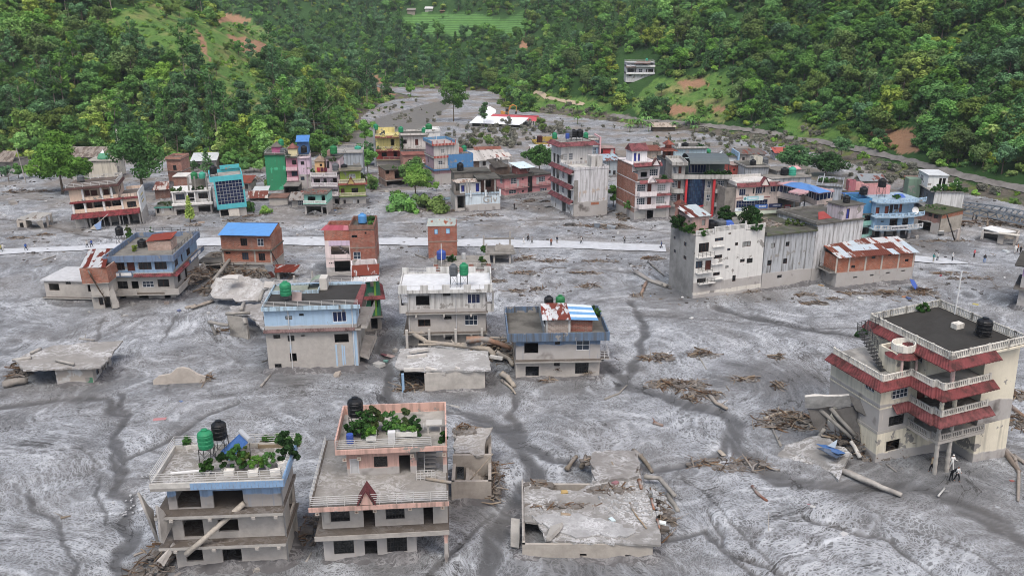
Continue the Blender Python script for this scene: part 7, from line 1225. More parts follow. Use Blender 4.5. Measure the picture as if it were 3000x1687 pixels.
b=Bld('yellow_red_house','yellow and red house with arched gables and green tank','house','y4',(122,705),(470,697),8,sink=1.5);W_=b.W;zs=[b.z(290,y,-.8)for y in(590,440,245)];YL=pnt('e8d878',None,.2);b.walls(0,W_,0,8,-1.5,zs[0]-.2,MG);b.slab(-.1,W_,-.9,8,zs[0],.2,pnt('b8a878',None,.3));b.rail([(W_*.3,-.8,zs[0]),(W_,-.8,zs[0])],.8,2);b.walls(0,W_,.4,8,zs[0],zs[1]-.3,pnt('c0453a',None,.2),f=[('w',190,486,266,546),('o',365,470,420,545)]);b.slab(-.1,W_,-.9,8,zs[1],.25,YL);b.eave([(-.1,-.8),(W_,-.8)],zs[1]+.1,.4,.55,tiles('813e36'));b.rail([(0,-.8,zs[1]),(W_,-.8,zs[1])],.8,2);b.walls(0,W_,.4,8,zs[1],zs[2]-.3,YL,f=[('o',325,290,375,385)]);b.slab(-.1,W_,-.9,8,zs[2],.25,YL,'roof_slab');b.eave([(-.1,-.8),(W_,-.8)],zs[2]+.1,.4,.55,tiles('813e36'))
for z_ in(zs[1],zs[2]):
 for u0,u1 in((.2,.46),(.7,.98)):b.gable(W_*u0,W_*u1,-1.15,z_-.5,1.3,.9,YL,pnt('e8d888',None,.1))
b.parapet(.2,W_*.8,4,8,zs[2],1.5,pnt('ecdc8a',None,.2),.15,'lrb');b.rail([(0,-.8,zs[2]+.1),(W_,-.8,zs[2]+.1)],.7,2);b.walls(-.7,-.1,1,8,-1.5,zs[2]+2.0,cnc('9aa0a4',.3),name='side_wall');b.tank(.2,2,zs[2],'green','green tank at the end of the yellow house roof',.7,1.6,1.6);b.plant(.8,.2,zs[1],.7,.8,'plants on the yellow balcony','lite')
for i in range(3):b.part('roof_step',MB().box(1.2+i*.5,1.8+i*.5,1.5,2.6,zs[2],zs[2]+.5+i*.35),STEELD)
PT=pnt('dcd8d2',None,.35);b=smp('patterned_house','white patterned house with green tank and long balcony beside the yellow house','y4',(482,700),(850,690),8,[610,430,228],[MG,PT,PT],[[],[('v',500,470,600,500),('v',680,470,770,490)],[('w',495,298,559,359),('d',680,291,726,379)]],ledge=.8,lm=PT,par=(.6,PT));b.tank(.3,1.5,b.zs[-1],'green','green tank on the patterned white house',.75,1.6,.7);b.rail([(0,-.7,b.zs[1]),(b.W,-.7,b.zs[1])],.8,3)
for i,z_ in enumerate((b.zs[2]-2.6,b.zs[1]-.2)):b.plant(.4,-.6,z_,.6,2.2,['climber up the patterned house wall','climber below the patterned house balcony'][i],'dark')
b.walls(b.W+.1,b.W+4.5,3,9,b.zs[1],b.zs[2]+.4,pnt('e3e4e3',None,.2));b.slab(b.W,b.W+4.6,2.8,9.1,b.zs[2]+.55,.15,cnc('dcdedd',.1),'roof_slab');b.parapet(b.W,b.W+4.6,2.8,9.1,b.zs[2]+.55,.6,pnt('e3e4e3',None,.2),.12);b.tank(b.W+1.2,4,b.zs[2]+.6,'dgreen','large dark green tank on the white roof behind the striped parapet',1.0,2.1,.0);b.tank(b.W-.3,3.4,b.zs[2]+.1,'green','light green tank beside the large dark green one',.7,1.5,.0)
smp('brick_annex','plain brick annex with two windows below the patterned house','y4',(505,760),(850,745),6,[515],[brick('a0756c')],[[('w2',583,586,628,641),('w2',720,581,765,631)]],rail=False,roof=cnc('8a5a52',.5));b=smp('gutted_house','gutted two-level ruin with sagging mossy roof','y4',(250,1000),(560,975),7,[885,725],[cnc('8a7a72',.4),brick('8f6a5c')],[[('o',265,905,540,980)],[('o',380,750,530,860),('o',250,750,300,800)]],cat='ruin',rail=False,roof=cnc('55534c',.6,.4,.4),ledge=.5);b.plant(b.W*.6,1.5,b.zs[-1],1.6,.5,'moss and weeds on the gutted ruin','lite')
b=Bld('striped_house','three-storey house with red and white striped parapet and plain blue flank','house','y4',(968,965),(1535,920),8,sink=1.5);W_=b.W;zs=[b.z(1050,y)for y in(725,545,365)];xm=b.x(1162,650);xt=b.x(1320,450);BLU=pnt('3f8ac8',None,.1);STR=pnt('d8d4d0',None,.4);LVD=pnt('b99aa8',None,.25)
b.walls(0,W_,0,8,-1.5,zs[0]-.2,pnt('b08a90',3,.3),l=[('@w1',2,3,1,2.4)]);b.slab(-.3,W_+.1,-.5,8,zs[0],.35,BLU);b.walls(0,xm,0,8,zs[0],zs[1]-.3,STR,f=[('W2',1020,606,1084,663)],sides='f');b.walls(0,W_,.25,8,zs[0],zs[1]-.3,LVD,l=[('@w1',2,3,zs[0]+1,zs[0]+2.3)],sides='lb');b.walls(xm+.01,W_,-.15,8,zs[0]+.01,zs[1]+.35,BLU,sides='fr',name='blue_flank');b.slab(-.4,W_,-.05,8,zs[1],.3,pnt('d5cfc8',None,.3));b.rail([(0,-.4,zs[0]),(xm,-.4,zs[0])],.8,3)
b.walls(0,xt,0,7.5,zs[1],zs[2]-.1,STR,f=[('W2',1057,434,1113,498)],sides='frb');b.walls(.02,.2,.1,7.5,zs[1],zs[2]-.1,LVD,sides='l');b.rail([(.2,-.2,zs[1]+.05),(W_,-.1,zs[1]+.4)],.5,2)
for(a,c,z_)in((-.6,b.x(1268,360),zs[2]),(-.2,xm,zs[1])):
 n=int((c-a)/.45);
 for i in range(n):b.box('parapet_tile',[pln('a8453c'),pln('c98a80')][i%2],a+(c-a)*i/n+.01,a+(c-a)*(i+1)/n-.01,-.62,-.5,z_-.3,z_+.25)
xq=b.x(1268,360);b.slab(-.6,xq,-.49,7.8,zs[2]+.2,.3,pnt('b8a8a4',None,.3),'roof_slab');b.parapet(-.6,xq,-.49,7.8,zs[2]+.2,.75,pnt('5a9ac8',None,.2),.12,'lrb')
for u in(0,.2,.5,.8,.97):b.box('parapet_post',pln('b0504a'),-.6+(xq+.6)*u,-.4+(xq+.6)*u,-.5,-.36,zs[2]+.2,zs[2]+1.1)
b.part('roof_pole',MB().tube((1.0,.5,zs[2]),(1.0,.5,zs[2]+2.8),.06),pln('dadada'));b.box('inner_red_wall',pnt('b05a50',None,.3),xt+.4,xt+2.6,4,7,zs[1]+.05,zs[1]+1.1);t=b.W;b.tank(t-.3,6.5,zs[1],'green','green tank at the end of the blue flank',.7,1.5,.0)
b=smp('pink_shed','pink shed with pale blue tin roof beside the striped house','y4',(1045,940),(1275,905),5,[820],[pnt('e89ab0',None,.2)],[[('d',1062,830,1085,915)]],rail=False);zz=b.zs[0];b.sheets([(*b.T(x,y,zz+h),zz+h)for x,y,h in((1018,818,0),(1272,772,0),(1205,720,.5),(955,772,.4))],5,pln('c3d8dc',.4,.1));b.tank(b.W-.4,1.0,zz-1.6,'grey','grey tank beside the pink shed',.7,1.5,0)
b=Bld('lettered_house','house with pale blue lettered wall and two blue doors upstairs','shop building','y4',(1422,1350),(1928,1325),8,sink=1.5);W_=b.W;z1,z2=b.z(1670,1090),b.z(1480,920,1.5);LB=pnt('d5e6f0',b.P(0,0,b.z(1700,1235)).z,.25,.2);b.walls(0,W_,0,8,-1.5,z1-.15,LB,sides='frb');xl=b.x(1265,1200,.6);b.walls(xl,-.02,.5,8,-1.5,z1-.15,MG,f=[('o',1300,1120,1412,1300)]);b.slab(xl-.1,W_+.1,-.15,8,z1,.16,cnc('8f959a',.4));b.parapet(-.05,W_+.1,-.15,8,z1,.35,pnt('a9c6dc',None,.8),.12,'f')
for px in(1480,1700,1910):b.box('wall_post',pnt('e3ecf2',None,.2),b.x(px,1090),b.x(px,1090)+.4,-.25,-.17,z1-.7,z1+1.0)
x0_,x1_=b.x(1335,1000,1.5),b.x(1640,1000,1.5);b.walls(x0_,x1_,1.5,6,z1,z2,pnt('eef0f0',None,.15),f=[('db',1355,966,1405,1062),('db',1568,936,1618,1060)]);b.walls(xl,x0_-.02,1.7,6,z1,z2,cnc('8a8580',.4),f=[('o',1275,960,1325,1050)]);Q=[(*b.T(x,y,z2+h),z2+h)for x,y,h in((1290,935,.05),(1638,915,.05),(1602,865,.6),(1215,890,.6))];b.sheets(Q,6,rst('8a7264','b5aca4',.35),rows=2)
for px in(1440,1480,1700,1850):x=b.x(px,1000,.2);b.post(x,.2,z1,z1+3.2,.15,GREY,'bare_column')
b.walls(x1_+.4,W_-.2,3.4,7,z1,z2+.2,cnc('8a6a60',.4),f=[('o',1710,890,1790,990)]);b.slab(x1_-1.0,W_+.2,.0,8,z2+.9,.2,DKROOF,'upper_slab');b.slab(xl+.5,W_-1,6.2,12,z2+1.6,.2,DKROOF,'upper_slab');b.walls(xl+.8,W_-1.2,6.4,11.8,z1,z2+1.4,cnc('7a756f',.4));b.tank(x0_+1.2,8,z2+1.6,'black','black tank on the dark slab behind the lettered house',.8,1.9,0)
cu=bpy.data.curves.new('letters','FONT');cu.body='Giv';cu.size=2.3;cu.extrude=.05;cu.space_character=1.1;to=bpy.data.objects.new('tmp',cu);C.objects.link(to);bpy.context.view_layer.update();me=bpy.data.meshes.new_from_object(to.evaluated_get(bpy.context.evaluated_depsgraph_get()));bpy.data.objects.remove(to);me.materials.clear();me.materials.append(pln('a8a29a'));lo=bpy.data.objects.new('lettering',me);C.objects.link(lo);lo.parent=b.o;q=b.F(1672,1218,-.06);lo.location=(q[0],-.06,q[1]);lo.rotation_euler=(R(90),0,0)
mb=MB();
for i in range(9):x=b.x(1710+i*10,1135);mb.box(x,x+.14,-.03,-.004,b.z(1700,1142),b.z(1700,1142)+.15+.12*(i%3))
b.part('small_lettering',mb,pln('8a97a2'))
b=smp('long_barn','white house with long grey sheet roof behind the pink long house','y4',(1622,800),(2045,780),7,[590],[pnt('e3e2de',None,.4)],[[('w2',1670,616,1715,680),('w',1788,606,1870,675)]],rail=False);zz=b.zs[0];b.sheets([(-2.4,-1.0,zz),(b.W+.4,-1.0,zz),(b.W,7,zz+1.8),(-2.6,7,zz+1.8)],14,[rst('6a6460','bdb9b4',.12),rst('6a6460','a8a49f',.2),rst('6a6460','c6c2bd',.05)],waves=3);b.box('end_wall',brick('8a7468'),-2.2,-.02,.2,6.5,-1,zz-.1)
b=Bld('pink_long_house','long salmon pink house with white windows and dark stair strip','house','y5',(290,1070),(978,985),9,sink=1.5);W_=b.W;SP=pnt('ee9a9c',b.P(0,0,b.z(600,975)).z,.12,.15);z1,z2=b.z(450,905,-.5),b.z(450,742,-.2);xs0,xs1=b.x(632,850),b.x(694,850)
b.walls(0,W_,0,9,-1.5,z1-.15,SP,f=[('W3',355,936,460,990),('W3',812,906,912,948),('v',545,940,575,965)]);b.slab(-.2,xs0,-.7,9,z1,.15,pnt('ee9a9c',None,.1));b.slab(xs1,W_,-.5,9,z1,.15,pnt('ee9a9c',None,.1));b.rail([(0,-.6,z1),(xs0,-.6,z1)],.9,3);b.rail([(xs1,-.4,z1),(W_,-.4,z1)],.9,3);b.walls(0,W_,0,9,z1,z2-.2,SP,f=[('W',380,762,470,846),('dw',472,782,506,885),('W',790,738,885,816),('dw',758,745,790,850),('v',545,765,572,785)],l=[('W2',225,765,260,840)]);b.box('stair_strip',gls('1a1614',.3),xs0,xs1,-.12,-.005,z1-1.5,z2+.8);b.slab(-.6,W_+.2,-.5,9.2,z2,.2,cnc('55534f',.6,.4),'roof_slab');b.parapet(-.6,W_*.6,-.5,9.2,z2,.6,cnc('55534f',.6,.4),.12,'flb')
zz=z2;b.hut(W_*.36,W_*.6,1.5,5,zz,zz+1.8,pnt('8a4a48',None,.4),None);b.sheets([(W_*.36,.8,zz+1.7),(W_*.68,.8,zz+1.7),(W_*.62,5.2,zz+2.6),(W_*.30,5.2,zz+2.6)],5,[rst('8a5a4a','c9dbe2',.12),pln('c6dbe3',.4,.1)],rows=2);b.walls(-.2,W_*.28,4.2,7.5,zz,zz+2.2,cnc('7a6a60',.4));b.sheets([(-.8,3.4,zz+2.0),(W_*.24,3.4,zz+2.0),(W_*.16,7.6,zz+3.6),(-1.0,7.6,zz+3.6)],4,rst('4a4642','55524e',.5));b.sheets([(W_*.08,6.2,zz+4.0),(W_*.42,6.2,zz+4.0),(W_*.42,8.4,zz+4.8),(W_*.06,8.4,zz+4.8)],6,[rst('8a4a3a','c0bab4',.4),rst('8a4a3a','c8c4c0',.2)])
for x,y in((W_*.1,6.3),(W_*.4,6.3),(W_*.25,8)):b.post(x,y,zz,zz+4.1,.12)
b.tank(W_*.68,6,zz,'black','black tank beside the pale blue tin shed roof',.8,1.9,.2)
b=Bld('weathered_block','tall grey-white block with red tiled ledges, its blank wall streaked and patched','house','y5',(1300,1342),(1792,1300),8,sink=2);W_=b.W;zs=[b.z(1290,y)for y in(1118,905,680)];zr=b.z(1540,640);WG=pnt('d8d8dc',3.6,.5,.5,patch=.12,pc='b5a9a0');D1,D2=8.5,14
qb=b.S(985,330,0);D1=max(6,min(11,b.S(1115,600,0)[0]));D2=max(D1+5,min(19,b.S(975,480,0)[0]));LW=pnt('e3e2e0',None,.25)
b.walls(0,W_,0,D1,-2,zr,WG,sides='f',name='blank_wall');b.walls(0,W_,.22,D1,-2,zr,LW,l=[('@W',.8,2.2,zs[0]+.9,zs[0]+2.5),('@W',.8,2.2,zs[1]+.9,zs[1]+2.5),('@o',1,3.4,-.5,zs[0]-.5),('@o',4,6.4,zs[0]+.3,zs[1]-.7),('@o',4,6.4,zs[1]+.3,zs[2]-.7)],r=[('W2',1805,705,1848,795),('W2',1805,895,1848,980)],sides='lrb');b.box('broken_strip',cnc('8f8c88',.4),-.03,.9,-.05,-.004,zs[0]-.5,zr-2.2);b.slab(0,W_,.22,D1,zr+.1,.1,cnc('c0bfbc',.5,.3),'roof_slab');b.parapet(-.05,W_+.05,-.02,D1,zr+.1,.55,WG,.15);b.box('exposed_brick',brick('a8684f'),W_*.5,W_*.74,-.03,-.004,zs[0]-.9,zs[0]-.3)
zB2=zs[2]+3.4;hb=b.z(1240,400,D1)
b.walls(.0,W_*.95,D1+.02,D2,-2,zs[2]+5.2,LW,l=[('@o',1,2.6,z_,z_+2.2)for z_ in(zs[0]+.3,zs[1]+.3,zs[2]+.3)]+[('@o',3.2,5,z_,z_+2.2)for z_ in(zs[0]+.3,zs[1]+.3,zs[2]+.3)],f=[('w1',1400,465,1432,485),('@W',.6,1.6,zr+1.0,zr+2.6),('@W',2.0,3.0,zr+1.0,zr+2.6)]);zT=zs[2]+5.2;b.slab(-.2,W_*.95+.2,D1-.3,D2+.2,zT+.15,.15,cnc('8f8d88',.5),'roof_slab');TR=tiles('814047');b.eave([(-.2,D2),(-.2,D1-.3),(W_*.97,D1-.3),(W_*.97,D2)],zT+.4,1.1,.8,TR)
for z_ in zs:b.eave([(-.05,D2-.4),(-.05,.25)],z_+.3,1.0,.75,TR);b.slab(-.9,-.01,.25,D2-.5,z_-.35,.12,LW,'balcony')
b.eave([(W_+.02,1),(W_+.02,D1)],zs[2]+.2,.8,.5,TR);b.rail([(0,D1,zT+.3),(W_,D1,zT+.3)],.7,2);b.box('stair_head',pnt('c9c7c4',None,.6),W_*.62,W_*.95,2.5,5,zr+.1,zr+2.6)
for i,(x,c)in enumerate(((W_*.38,'grey'),(W_*.52,'black'),(W_*.70,'black'))):b.tank(x,D1+3,zT+.15,c,['grey tank at the end of three above the red tiled ledge','black tank in the middle of three above the red tiled ledge','second black tank of three above the red tiled ledge'][i],.8,1.7,.9)
tms('blue_drum',MB().lathe([(.45,0),(.5,.6),(.45,1.2)],n=12),TANKC['blue'],'blue drum beside the three rooftop tanks','drum',None,b.M@MT_((W_*.28,D1+2,zT+.9)))
b=smp('zebra_house','yellow topped house with black and white striped front behind the trees','y5',(755,440),(1108,430),7,[268],[pnt('d8d5d0',None,.3)],[[('o',790,305,860,380),('d',900,290,950,380)]],par=(.7,pnt('cfae3a',None,.3)),ledge=.6);zz=b.zs[0];b.eave([(-.3,-.5),(b.W+.2,-.5)],zz,.5,.5,tiles('813239'));b.gable(b.W*.4,b.W*.62,-1.0,zz-.6,1.7,1.2,pnt('e0a03a',None,.2),pnt('e0a03a',None,.2))
for i in range(16):
 x=.1+i*b.W/34*2;
 if not b.W*.38<x<b.W*.6:b.part('stripe',MB().hexa([(x,-.03,zz-3.4),(x+.28,-.03,zz-3.4),(x+.28,-.004,zz-3.4),(x,-.004,zz-3.4),(x+.5,-.03,zz-.6),(x+.78,-.03,zz-.6),(x+.78,-.004,zz-.6),(x+.5,-.004,zz-.6)]),pln('23211f'))
b.hut(b.W*.12,b.W*.3,2,4,zz,zz+2.2,pnt('4a1a1a',None,.2),'flat',tiles('5d2524'),ov=.1);b.parapet(b.W*.32,b.W,4,7,zz,1.5,pnt('cfae3a',None,.3),.2,'lrb');b.tank(b.W*.86,4,zz,'green','green tank on the yellow rooftop of the striped house',.8,1.9,1.3)
b=smp('pink_flank_house','blue and white house with tall pink flank and green tank','y5',(1435,455),(1660,450),7,[300,200],[pnt('8fb0cc',None,.3),pnt('b9c9d6',None,.3)],[[('W2',1590,320,1630,400)],[]],par=(.5,PT));b.walls(b.W+.12,b.W+.5,-1.6,7,-1.5,b.zs[-1]+1.0,pnt('eab0b6',None,.2),name='pink_flank');b.tank(b.W*.25,2,b.zs[-1],'green','green tank on the house with the pink flank',.8,1.8,.3)
smp('red_hut','small bright red hut with white door behind the town','y5',(1692,422),(1908,418),5,[318],[pnt('c02a30',None,.2)],[[('dw',1845,335,1885,415),('v',1700,340,1730,395)]],rail=False,roof=cnc('a08a86',.4))
b=Bld('brick_side_house','four-storey white-fronted house with bare brick flank and roller shutters','house','y6',(388,1296),(892,1262),9,sink=1.5);W_=b.W;WF=pnt('eee4e4',None,.15);zs=[b.z(640,y,-.5)for y in(1085,905,700)];D=max(7,min(13,b.S(118,1160,0)[0]));xm=b.x(690,900);TRd=tiles('874045')
b.walls(0,W_,0,D,-1.5,zs[0]-.2,pnt('d9cfcb',2.4,.2),f=[('s',402,1138,560,1285),('s',692,1112,856,1222),('o',575,1130,668,1270)],sides='f');b.walls(0,W_,.21,D,-1.5,zs[0]-.2,brick('8f6a5e',2.0),sides='lrb')
for k in range(2):
 f=[[('W',425,956,545,1051),('d',578,941,636,1048),('W',710,931,836,1036)],[('W',432,756,553,856),('d',582,746,642,858),('W',730,756,849,851)]][k]
 b.slab(-.05,W_,-.2,D,zs[k],.2,WF);b.slab(.6,xm,-1.1,-.205,zs[k],.2,WF,'balcony');b.parapet(.6,xm,-1.1,-.0,zs[k],.8,WF,.1,'flr','balcony_front');b.walls(0,W_,0,D,zs[k],zs[k+1]-.2,WF,f=f,sides='f');b.walls(0,W_,.21,D,zs[k],zs[k+1]-.2,brick('9a6858'),sides='lrb');b.eave([(xm+.1,-.2),(W_+.1,-.2)],zs[k]+.1,.5,.35,TRd)
b.slab(-.1,W_+.1,-.6,D,zs[2],.2,WF);b.eave([(.6,-.5),(W_+.2,-.5)],zs[2]+.15,.55,.6,TRd);b.gable(W_*.3,W_*.52,-1.2,zs[2]-.3,1.3,1.0,WF,WF);zu=zs[2]+3.2;b.walls(0,W_*.78,2.2,D,zs[2],zu,WF,f=[('W',335,556,442,632),('o',485,571,578,645),('W',615,531,736,627)],sides='f');b.walls(0,W_*.78,2.41,D,zs[2],zu,brick('9a6858'),sides='lrb');b.box('flank_stub',brick('9a6858'),-.1,.15,-.5,2.15,zs[2]+.005,zs[2]+1.6);b.slab(-.2,W_*.8,1.6,D,zu+.2,.2,WF,'roof_slab');b.eave([(-.1,1.7),(W_*.8,1.7)],zu+.5,.7,.7,TRd);b.gable(W_*.5,W_*.72,.9,zu-.1,1.5,1.0,WF,tiles('69403a'));b.balus([(0,1.8),(W_*.78,1.8)],zu+.2,.6,pnt('e0d5d0',None,.3));b.part('porch_awning',MB().hexa([(.2,.2,zu-.9),(W_*.55,.2,zu-.7),(W_*.55,2.2,zu-.1),(.2,2.2,zu-.1),(.2,.2,zu-.82),(W_*.55,.2,zu-.62),(W_*.55,2.2,zu-.02),(.2,2.2,zu-.02)]),pln('4a524f',.5))
b.walls(1.0,W_*.55,5,8.5,zu+.2,zu+2.6,pnt('e6e6ea',None,.15),f=[('@db',.4,1.0,zu+.3,zu+2.2),('@db',1.4,1.9,zu+.3,zu+2.0)],name='rooftop_room');hz_=zu+2.6;mb=MB();mb.v+=[(.7,4.6,hz_),(W_*.55+.3,4.6,hz_),(W_*.55+.3,8.9,hz_),(.7,8.9,hz_),(.7,6.75,hz_+1.5),(W_*.55+.3,6.75,hz_+1.5)];mb.f+=[(0,1,5,4),(2,3,4,5),(0,4,3),(1,2,5),(3,2,1,0)];mb.mi+=[0]*5;b.part('gable_roof',mb,tiles('814045'));b.plant(W_*.85,.6,zs[2],.7,.9,'plants on the third-floor terrace of the brick-flanked house','mid');b.plant(-.4,3.0,2.6,.9,1.3,'bush growing from the bare brick flank','lite');pile(b.P(-.9,4.5,.2),1.2,4,1.2,90,'stones and torn masonry at the bare brick flank',seed=131,L=1.0,r=.08,clods=1.5)
b=Bld('shrine_tower','dark grey tower topped by a two-tier red pagoda roof','shrine','y6',(790,1100),(955,1095),6,sink=1);W_=b.W;zr=b.z(870,390);b.walls(0,W_,0,6,-1,zr,pnt('6f7682',None,.4));b.slab(-.1,W_+.1,-.1,6.1,zr+.15,.15,DKROOF,'roof_slab');PGR=tiles('8b4636');b.walls(.5,W_-.4,.8,3.2,zr+.15,zr+2.0,pnt('8a5040',None,.2),f=[('@o',.5,1.2,zr+.2,zr+1.6)],name='shrine_room');b.hip(-.4,W_+.5,-.1,4.2,zr+2.0,.9,PGR,'lower_roof');b.walls(W_*.32,W_*.72,1.4,2.7,zr+2.4,zr+3.4,pnt('b5503f',None,.2),name='upper_room');b.hip(W_*.12,W_*.92,.7,3.4,zr+3.4,1.0,PGR,'upper_roof');b.part('spire',MB().lathe([(.12,zr+4.2),(.05,zr+5.0)],(W_*.52,2.05),8),pln('b98a3a',.3,.1,.5))
b=smp('pale_blue_top','pale blue upper block with planted roof behind the pagoda','y6',(960,700),(1420,690),8,[385,220],[pnt('9a9c9c',None,.4),pnt('b9d5e0',None,.25)],[[],[('dw',1140,250,1195,360)]],par=(.5,pnt('c0bfbb',None,.5)),ledge=.7);b.tank(b.W*.42,3,b.zs[-1],'black','lying black tank on the pale blue block',.9,.9,.1);b.plant(b.W*.85,2,b.zs[-1],1.0,.8,'plants on the pale blue block roof','mid');b.plant(b.W*.25,-.3,b.zs[0],.8,.6,'plant on the ledge of the pale blue block','lite');tms('white_drum',MB().lathe([(.35,0),(.38,.5),(.35,1.0)],n=12),pln('d5d8d8'),'white drum on the pale blue block','drum',None,b.M@MT_((b.W*.2,2,b.zs[-1])))
b=Bld('glass_bay_building','grey hotel-like building with curved blue glass bay between red columns','building','y6',(902,1222),(1725,1222),10,sink=1.5);W_=b.W;ST=pnt('a5a29e',2.0,.35);SK=pnt('c0beb9',None,.5);zs=[b.z(1300,y,-.5)for y in(1058,862,655)];zr=b.z(1000,455);x1_,x2_,x3_=b.x(1120,900),b.x(1420,900),b.x(1560,900);x25=b.x(1525,900)
b.walls(0,W_,0,10,-1.5,zs[0]-.2,MG,f=[('o',1300,1085,1372,1180)]);OPS=[[('W',908,899,1006,999),('d',1016,896,1060,1012),('W2',1100,905,1135,995),('W2',1445,901,1500,999),('W',1588,901,1691,1001)],[('W',920,701,1019,801),('d',1028,699,1070,812),('W2',1112,705,1140,798),('W2',1460,704,1513,801),('W',1603,698,1706,801)]]
for k in range(2):
 b.slab(0,W_,-.05,10,zs[k],.2,SK);b.walls(0,W_,0,10,zs[k],zs[k+1]-.2,ST,f=OPS[k])
 for a,c in((-.1,x1_-.3),(x3_,W_+.6)):b.slab(a,c,-1.1,-.055,zs[k],.2,SK,'balcony');b.parapet(a,c,-1.1,0,zs[k],.75,SK,.12,'f','balcony_front')
b.slab(0,W_+.5,-1.0,10,zs[2],.25,SK);b.parapet(0,W_+.5,-1.05,10,zs[2],.75,SK,.14,'fr','terrace_parapet');mb=MB();n=10;gx=lambda t:x1_+.5+(x2_-x1_-.6)*t
for i in range(n):
 t0,t1=i/n,(i+1)/n;y_a,y_b=-.1-1.0*sin_(math.pi*t0),-.1-1.0*sin_(math.pi*t1)
 for j in range(7):za_,zb_=zs[0]+(zs[2]-.3-zs[0])*j/7,zs[0]+(zs[2]-.3-zs[0])*(j+1)/7;b.part('pane',MB().hexa([(gx(t0)+.02,y_a,za_+.03),(gx(t1)-.02,y_b,za_+.03),(gx(t1)-.02,y_b+.05,za_+.03),(gx(t0)+.02,y_a+.05,za_+.03),(gx(t0)+.02,y_a,zb_-.03),(gx(t1)-.02,y_b,zb_-.03),(gx(t1)-.02,y_b+.05,zb_-.03),(gx(t0)+.02,y_a+.05,zb_-.03)]),gls('1c2c44',.07)if(i+j)%3 else gls('24384f',.07))
 for z_ in(zs[0]-.3,):mb.hexa([(gx(t0),y_a-.1,z_),(gx(t1),y_b-.1,z_),(gx(t1),0,z_),(gx(t0),0,z_),(gx(t0),y_a-.1,z_+.28),(gx(t1),y_b-.1,z_+.28),(gx(t1),0,z_+.28),(gx(t0),0,z_+.28)])
RC=pln('c8202a',.4,.1,dirt=.08);b.part('bay_sill',mb,RC);b.box('bay_backing',pln('20242a'),gx(.02),gx(.98),-.06,-.01,zs[0],zs[2]-.3);b.box('red_column',RC,x1_+.05,x1_+.5,-.75,-.06,-.5,zs[2]-.26);b.box('red_column',RC,x25,x25+.5,-.75,-.06,-.5,zs[2]-.26)
zq=zs[2];b.walls(0,x1_-.1,0,8,zq,zr-.2,ST,f=[('W',930,501,1028,593),('d',1040,491,1083,592)]);b.slab(-.2,x1_+.3,-.8,8,zr,.2,SK,'roof_slab');b.parapet(-.2,x1_+.3,-.8,8,zr,.6,SK,.14);b.walls(x1_+.4,W_-.2,3.5,9,zq,zq+2.8,pln('4a5a58'),f=[('@B',1,5,zq+.3,zq+2.3)]);mb=MB();xa,xb=x1_+1.0,W_+.2;n=10
for i in range(n):
 a0,a1=math.pi*i/n,math.pi*(i+1)/n;P_=lambda a:(5.2-4.6*cos_(a),zq+2.9+1.5*sin_(a));(u0,v0),(u1,v1)=P_(a0),P_(a1);mb.hexa([(xa,u0,v0),(xb,u0,v0),(xb,u1,v1),(xa,u1,v1),(xa,u0,v0+.06),(xb,u0,v0+.06),(xb,u1,v1+.06),(xa,u1,v1+.06)])
b.part('arched_canopy',mb,pln('5b6568',.45))
for x in(xa+.2,(xa+xb)/2,xb-.2):b.post(x,.7,zq,zq+2.9,.06,STEELD,'canopy_post')
for i in range(5):b.plant(x2_+.2+i*1.25,.3,zq+.0,.8,1.6,'row of dark shrubs along the canopy terrace',['dark','mid','dark','mid','dark'][i]).__setitem__('group','shrubs on the canopy terrace')
smp('red_room','small brick-red room behind the canopy terrace','y7',(345,640),(540,630),5,[305],[pnt('b5483a',None,.2)],[[('v',395,375,430,410)]],rail=False,roof=cnc('9a8a84',.4),base=0)
b=Bld('bank_building','cream L-shaped office with red gabled eave, banners and a blue sheet roof wing','office building','y7',(412,1262),(1120,1225),9,sink=1.5);W_=b.W;CR=pnt('f0d9cc',None,.12);z1,z2,z3=b.z(760,1090,-.3),b.z(760,850),b.z(760,640)
b.walls(0,W_,3,9,-1.5,z1-.2,MG,f=[('@o',2,5,-1,z1-.8),('@o',7,10,-1,z1-.8)]);b.slab(-.1,W_,-.3,9,z1,.2);b.part('green_awning',MB().hexa([(-.2,-2.0,z1-.9),(W_+.3,-2.0,z1-.9),(W_+.3,-.3,z1-.1),(-.2,-.3,z1-.1),(-.2,-2.0,z1-.8),(W_+.3,-2.0,z1-.8),(W_+.3,-.3,z1),(-.2,-.3,z1)]),pln('a9b3a2',.5,.2));b.walls(0,W_,0,9,z1,z2,CR,f=[('BB',422,905,975,1030)]);b.box('red_line',pln('8f3a3a'),-.02,W_*.8,-.06,-.004,z2-.25,z2-.1);b.walls(0,W_,0,9,z2,z3-.2,CR,f=[('b',497,717,605,830),('b',778,684,887,796),('b',1035,657,1118,766),('w1',730,700,755,800),('w1',907,676,935,780)]);b.slab(-.3,W_+.2,-.3,9,z3,.2,cnc('cfccc8',.3,.3),'roof_slab');b.eave([(-.3,-.25),(W_*1.0,-.25)],z3+.45,.7,.8,tiles('813b40'));b.gable(W_*.52,W_*.71,-.95,z3-.1,1.7,1.2,pnt('efe0d6',None,.1),tiles('813b40'));b.parapet(-.3,W_,.3,9,z3,.6,pnt('d0cdc9',None,.3),.15,'flb');b.rail([(-.2,.4,z3+.6),(W_,.4,z3+.6)],.6,2);b.post(W_*.7,-1.7,-1.5,z1-.8,.14,CR);b.walls(-2.6,-.05,.3,9,-1.5,z3-.6,cnc('8a857f',.4),name='party_wall')
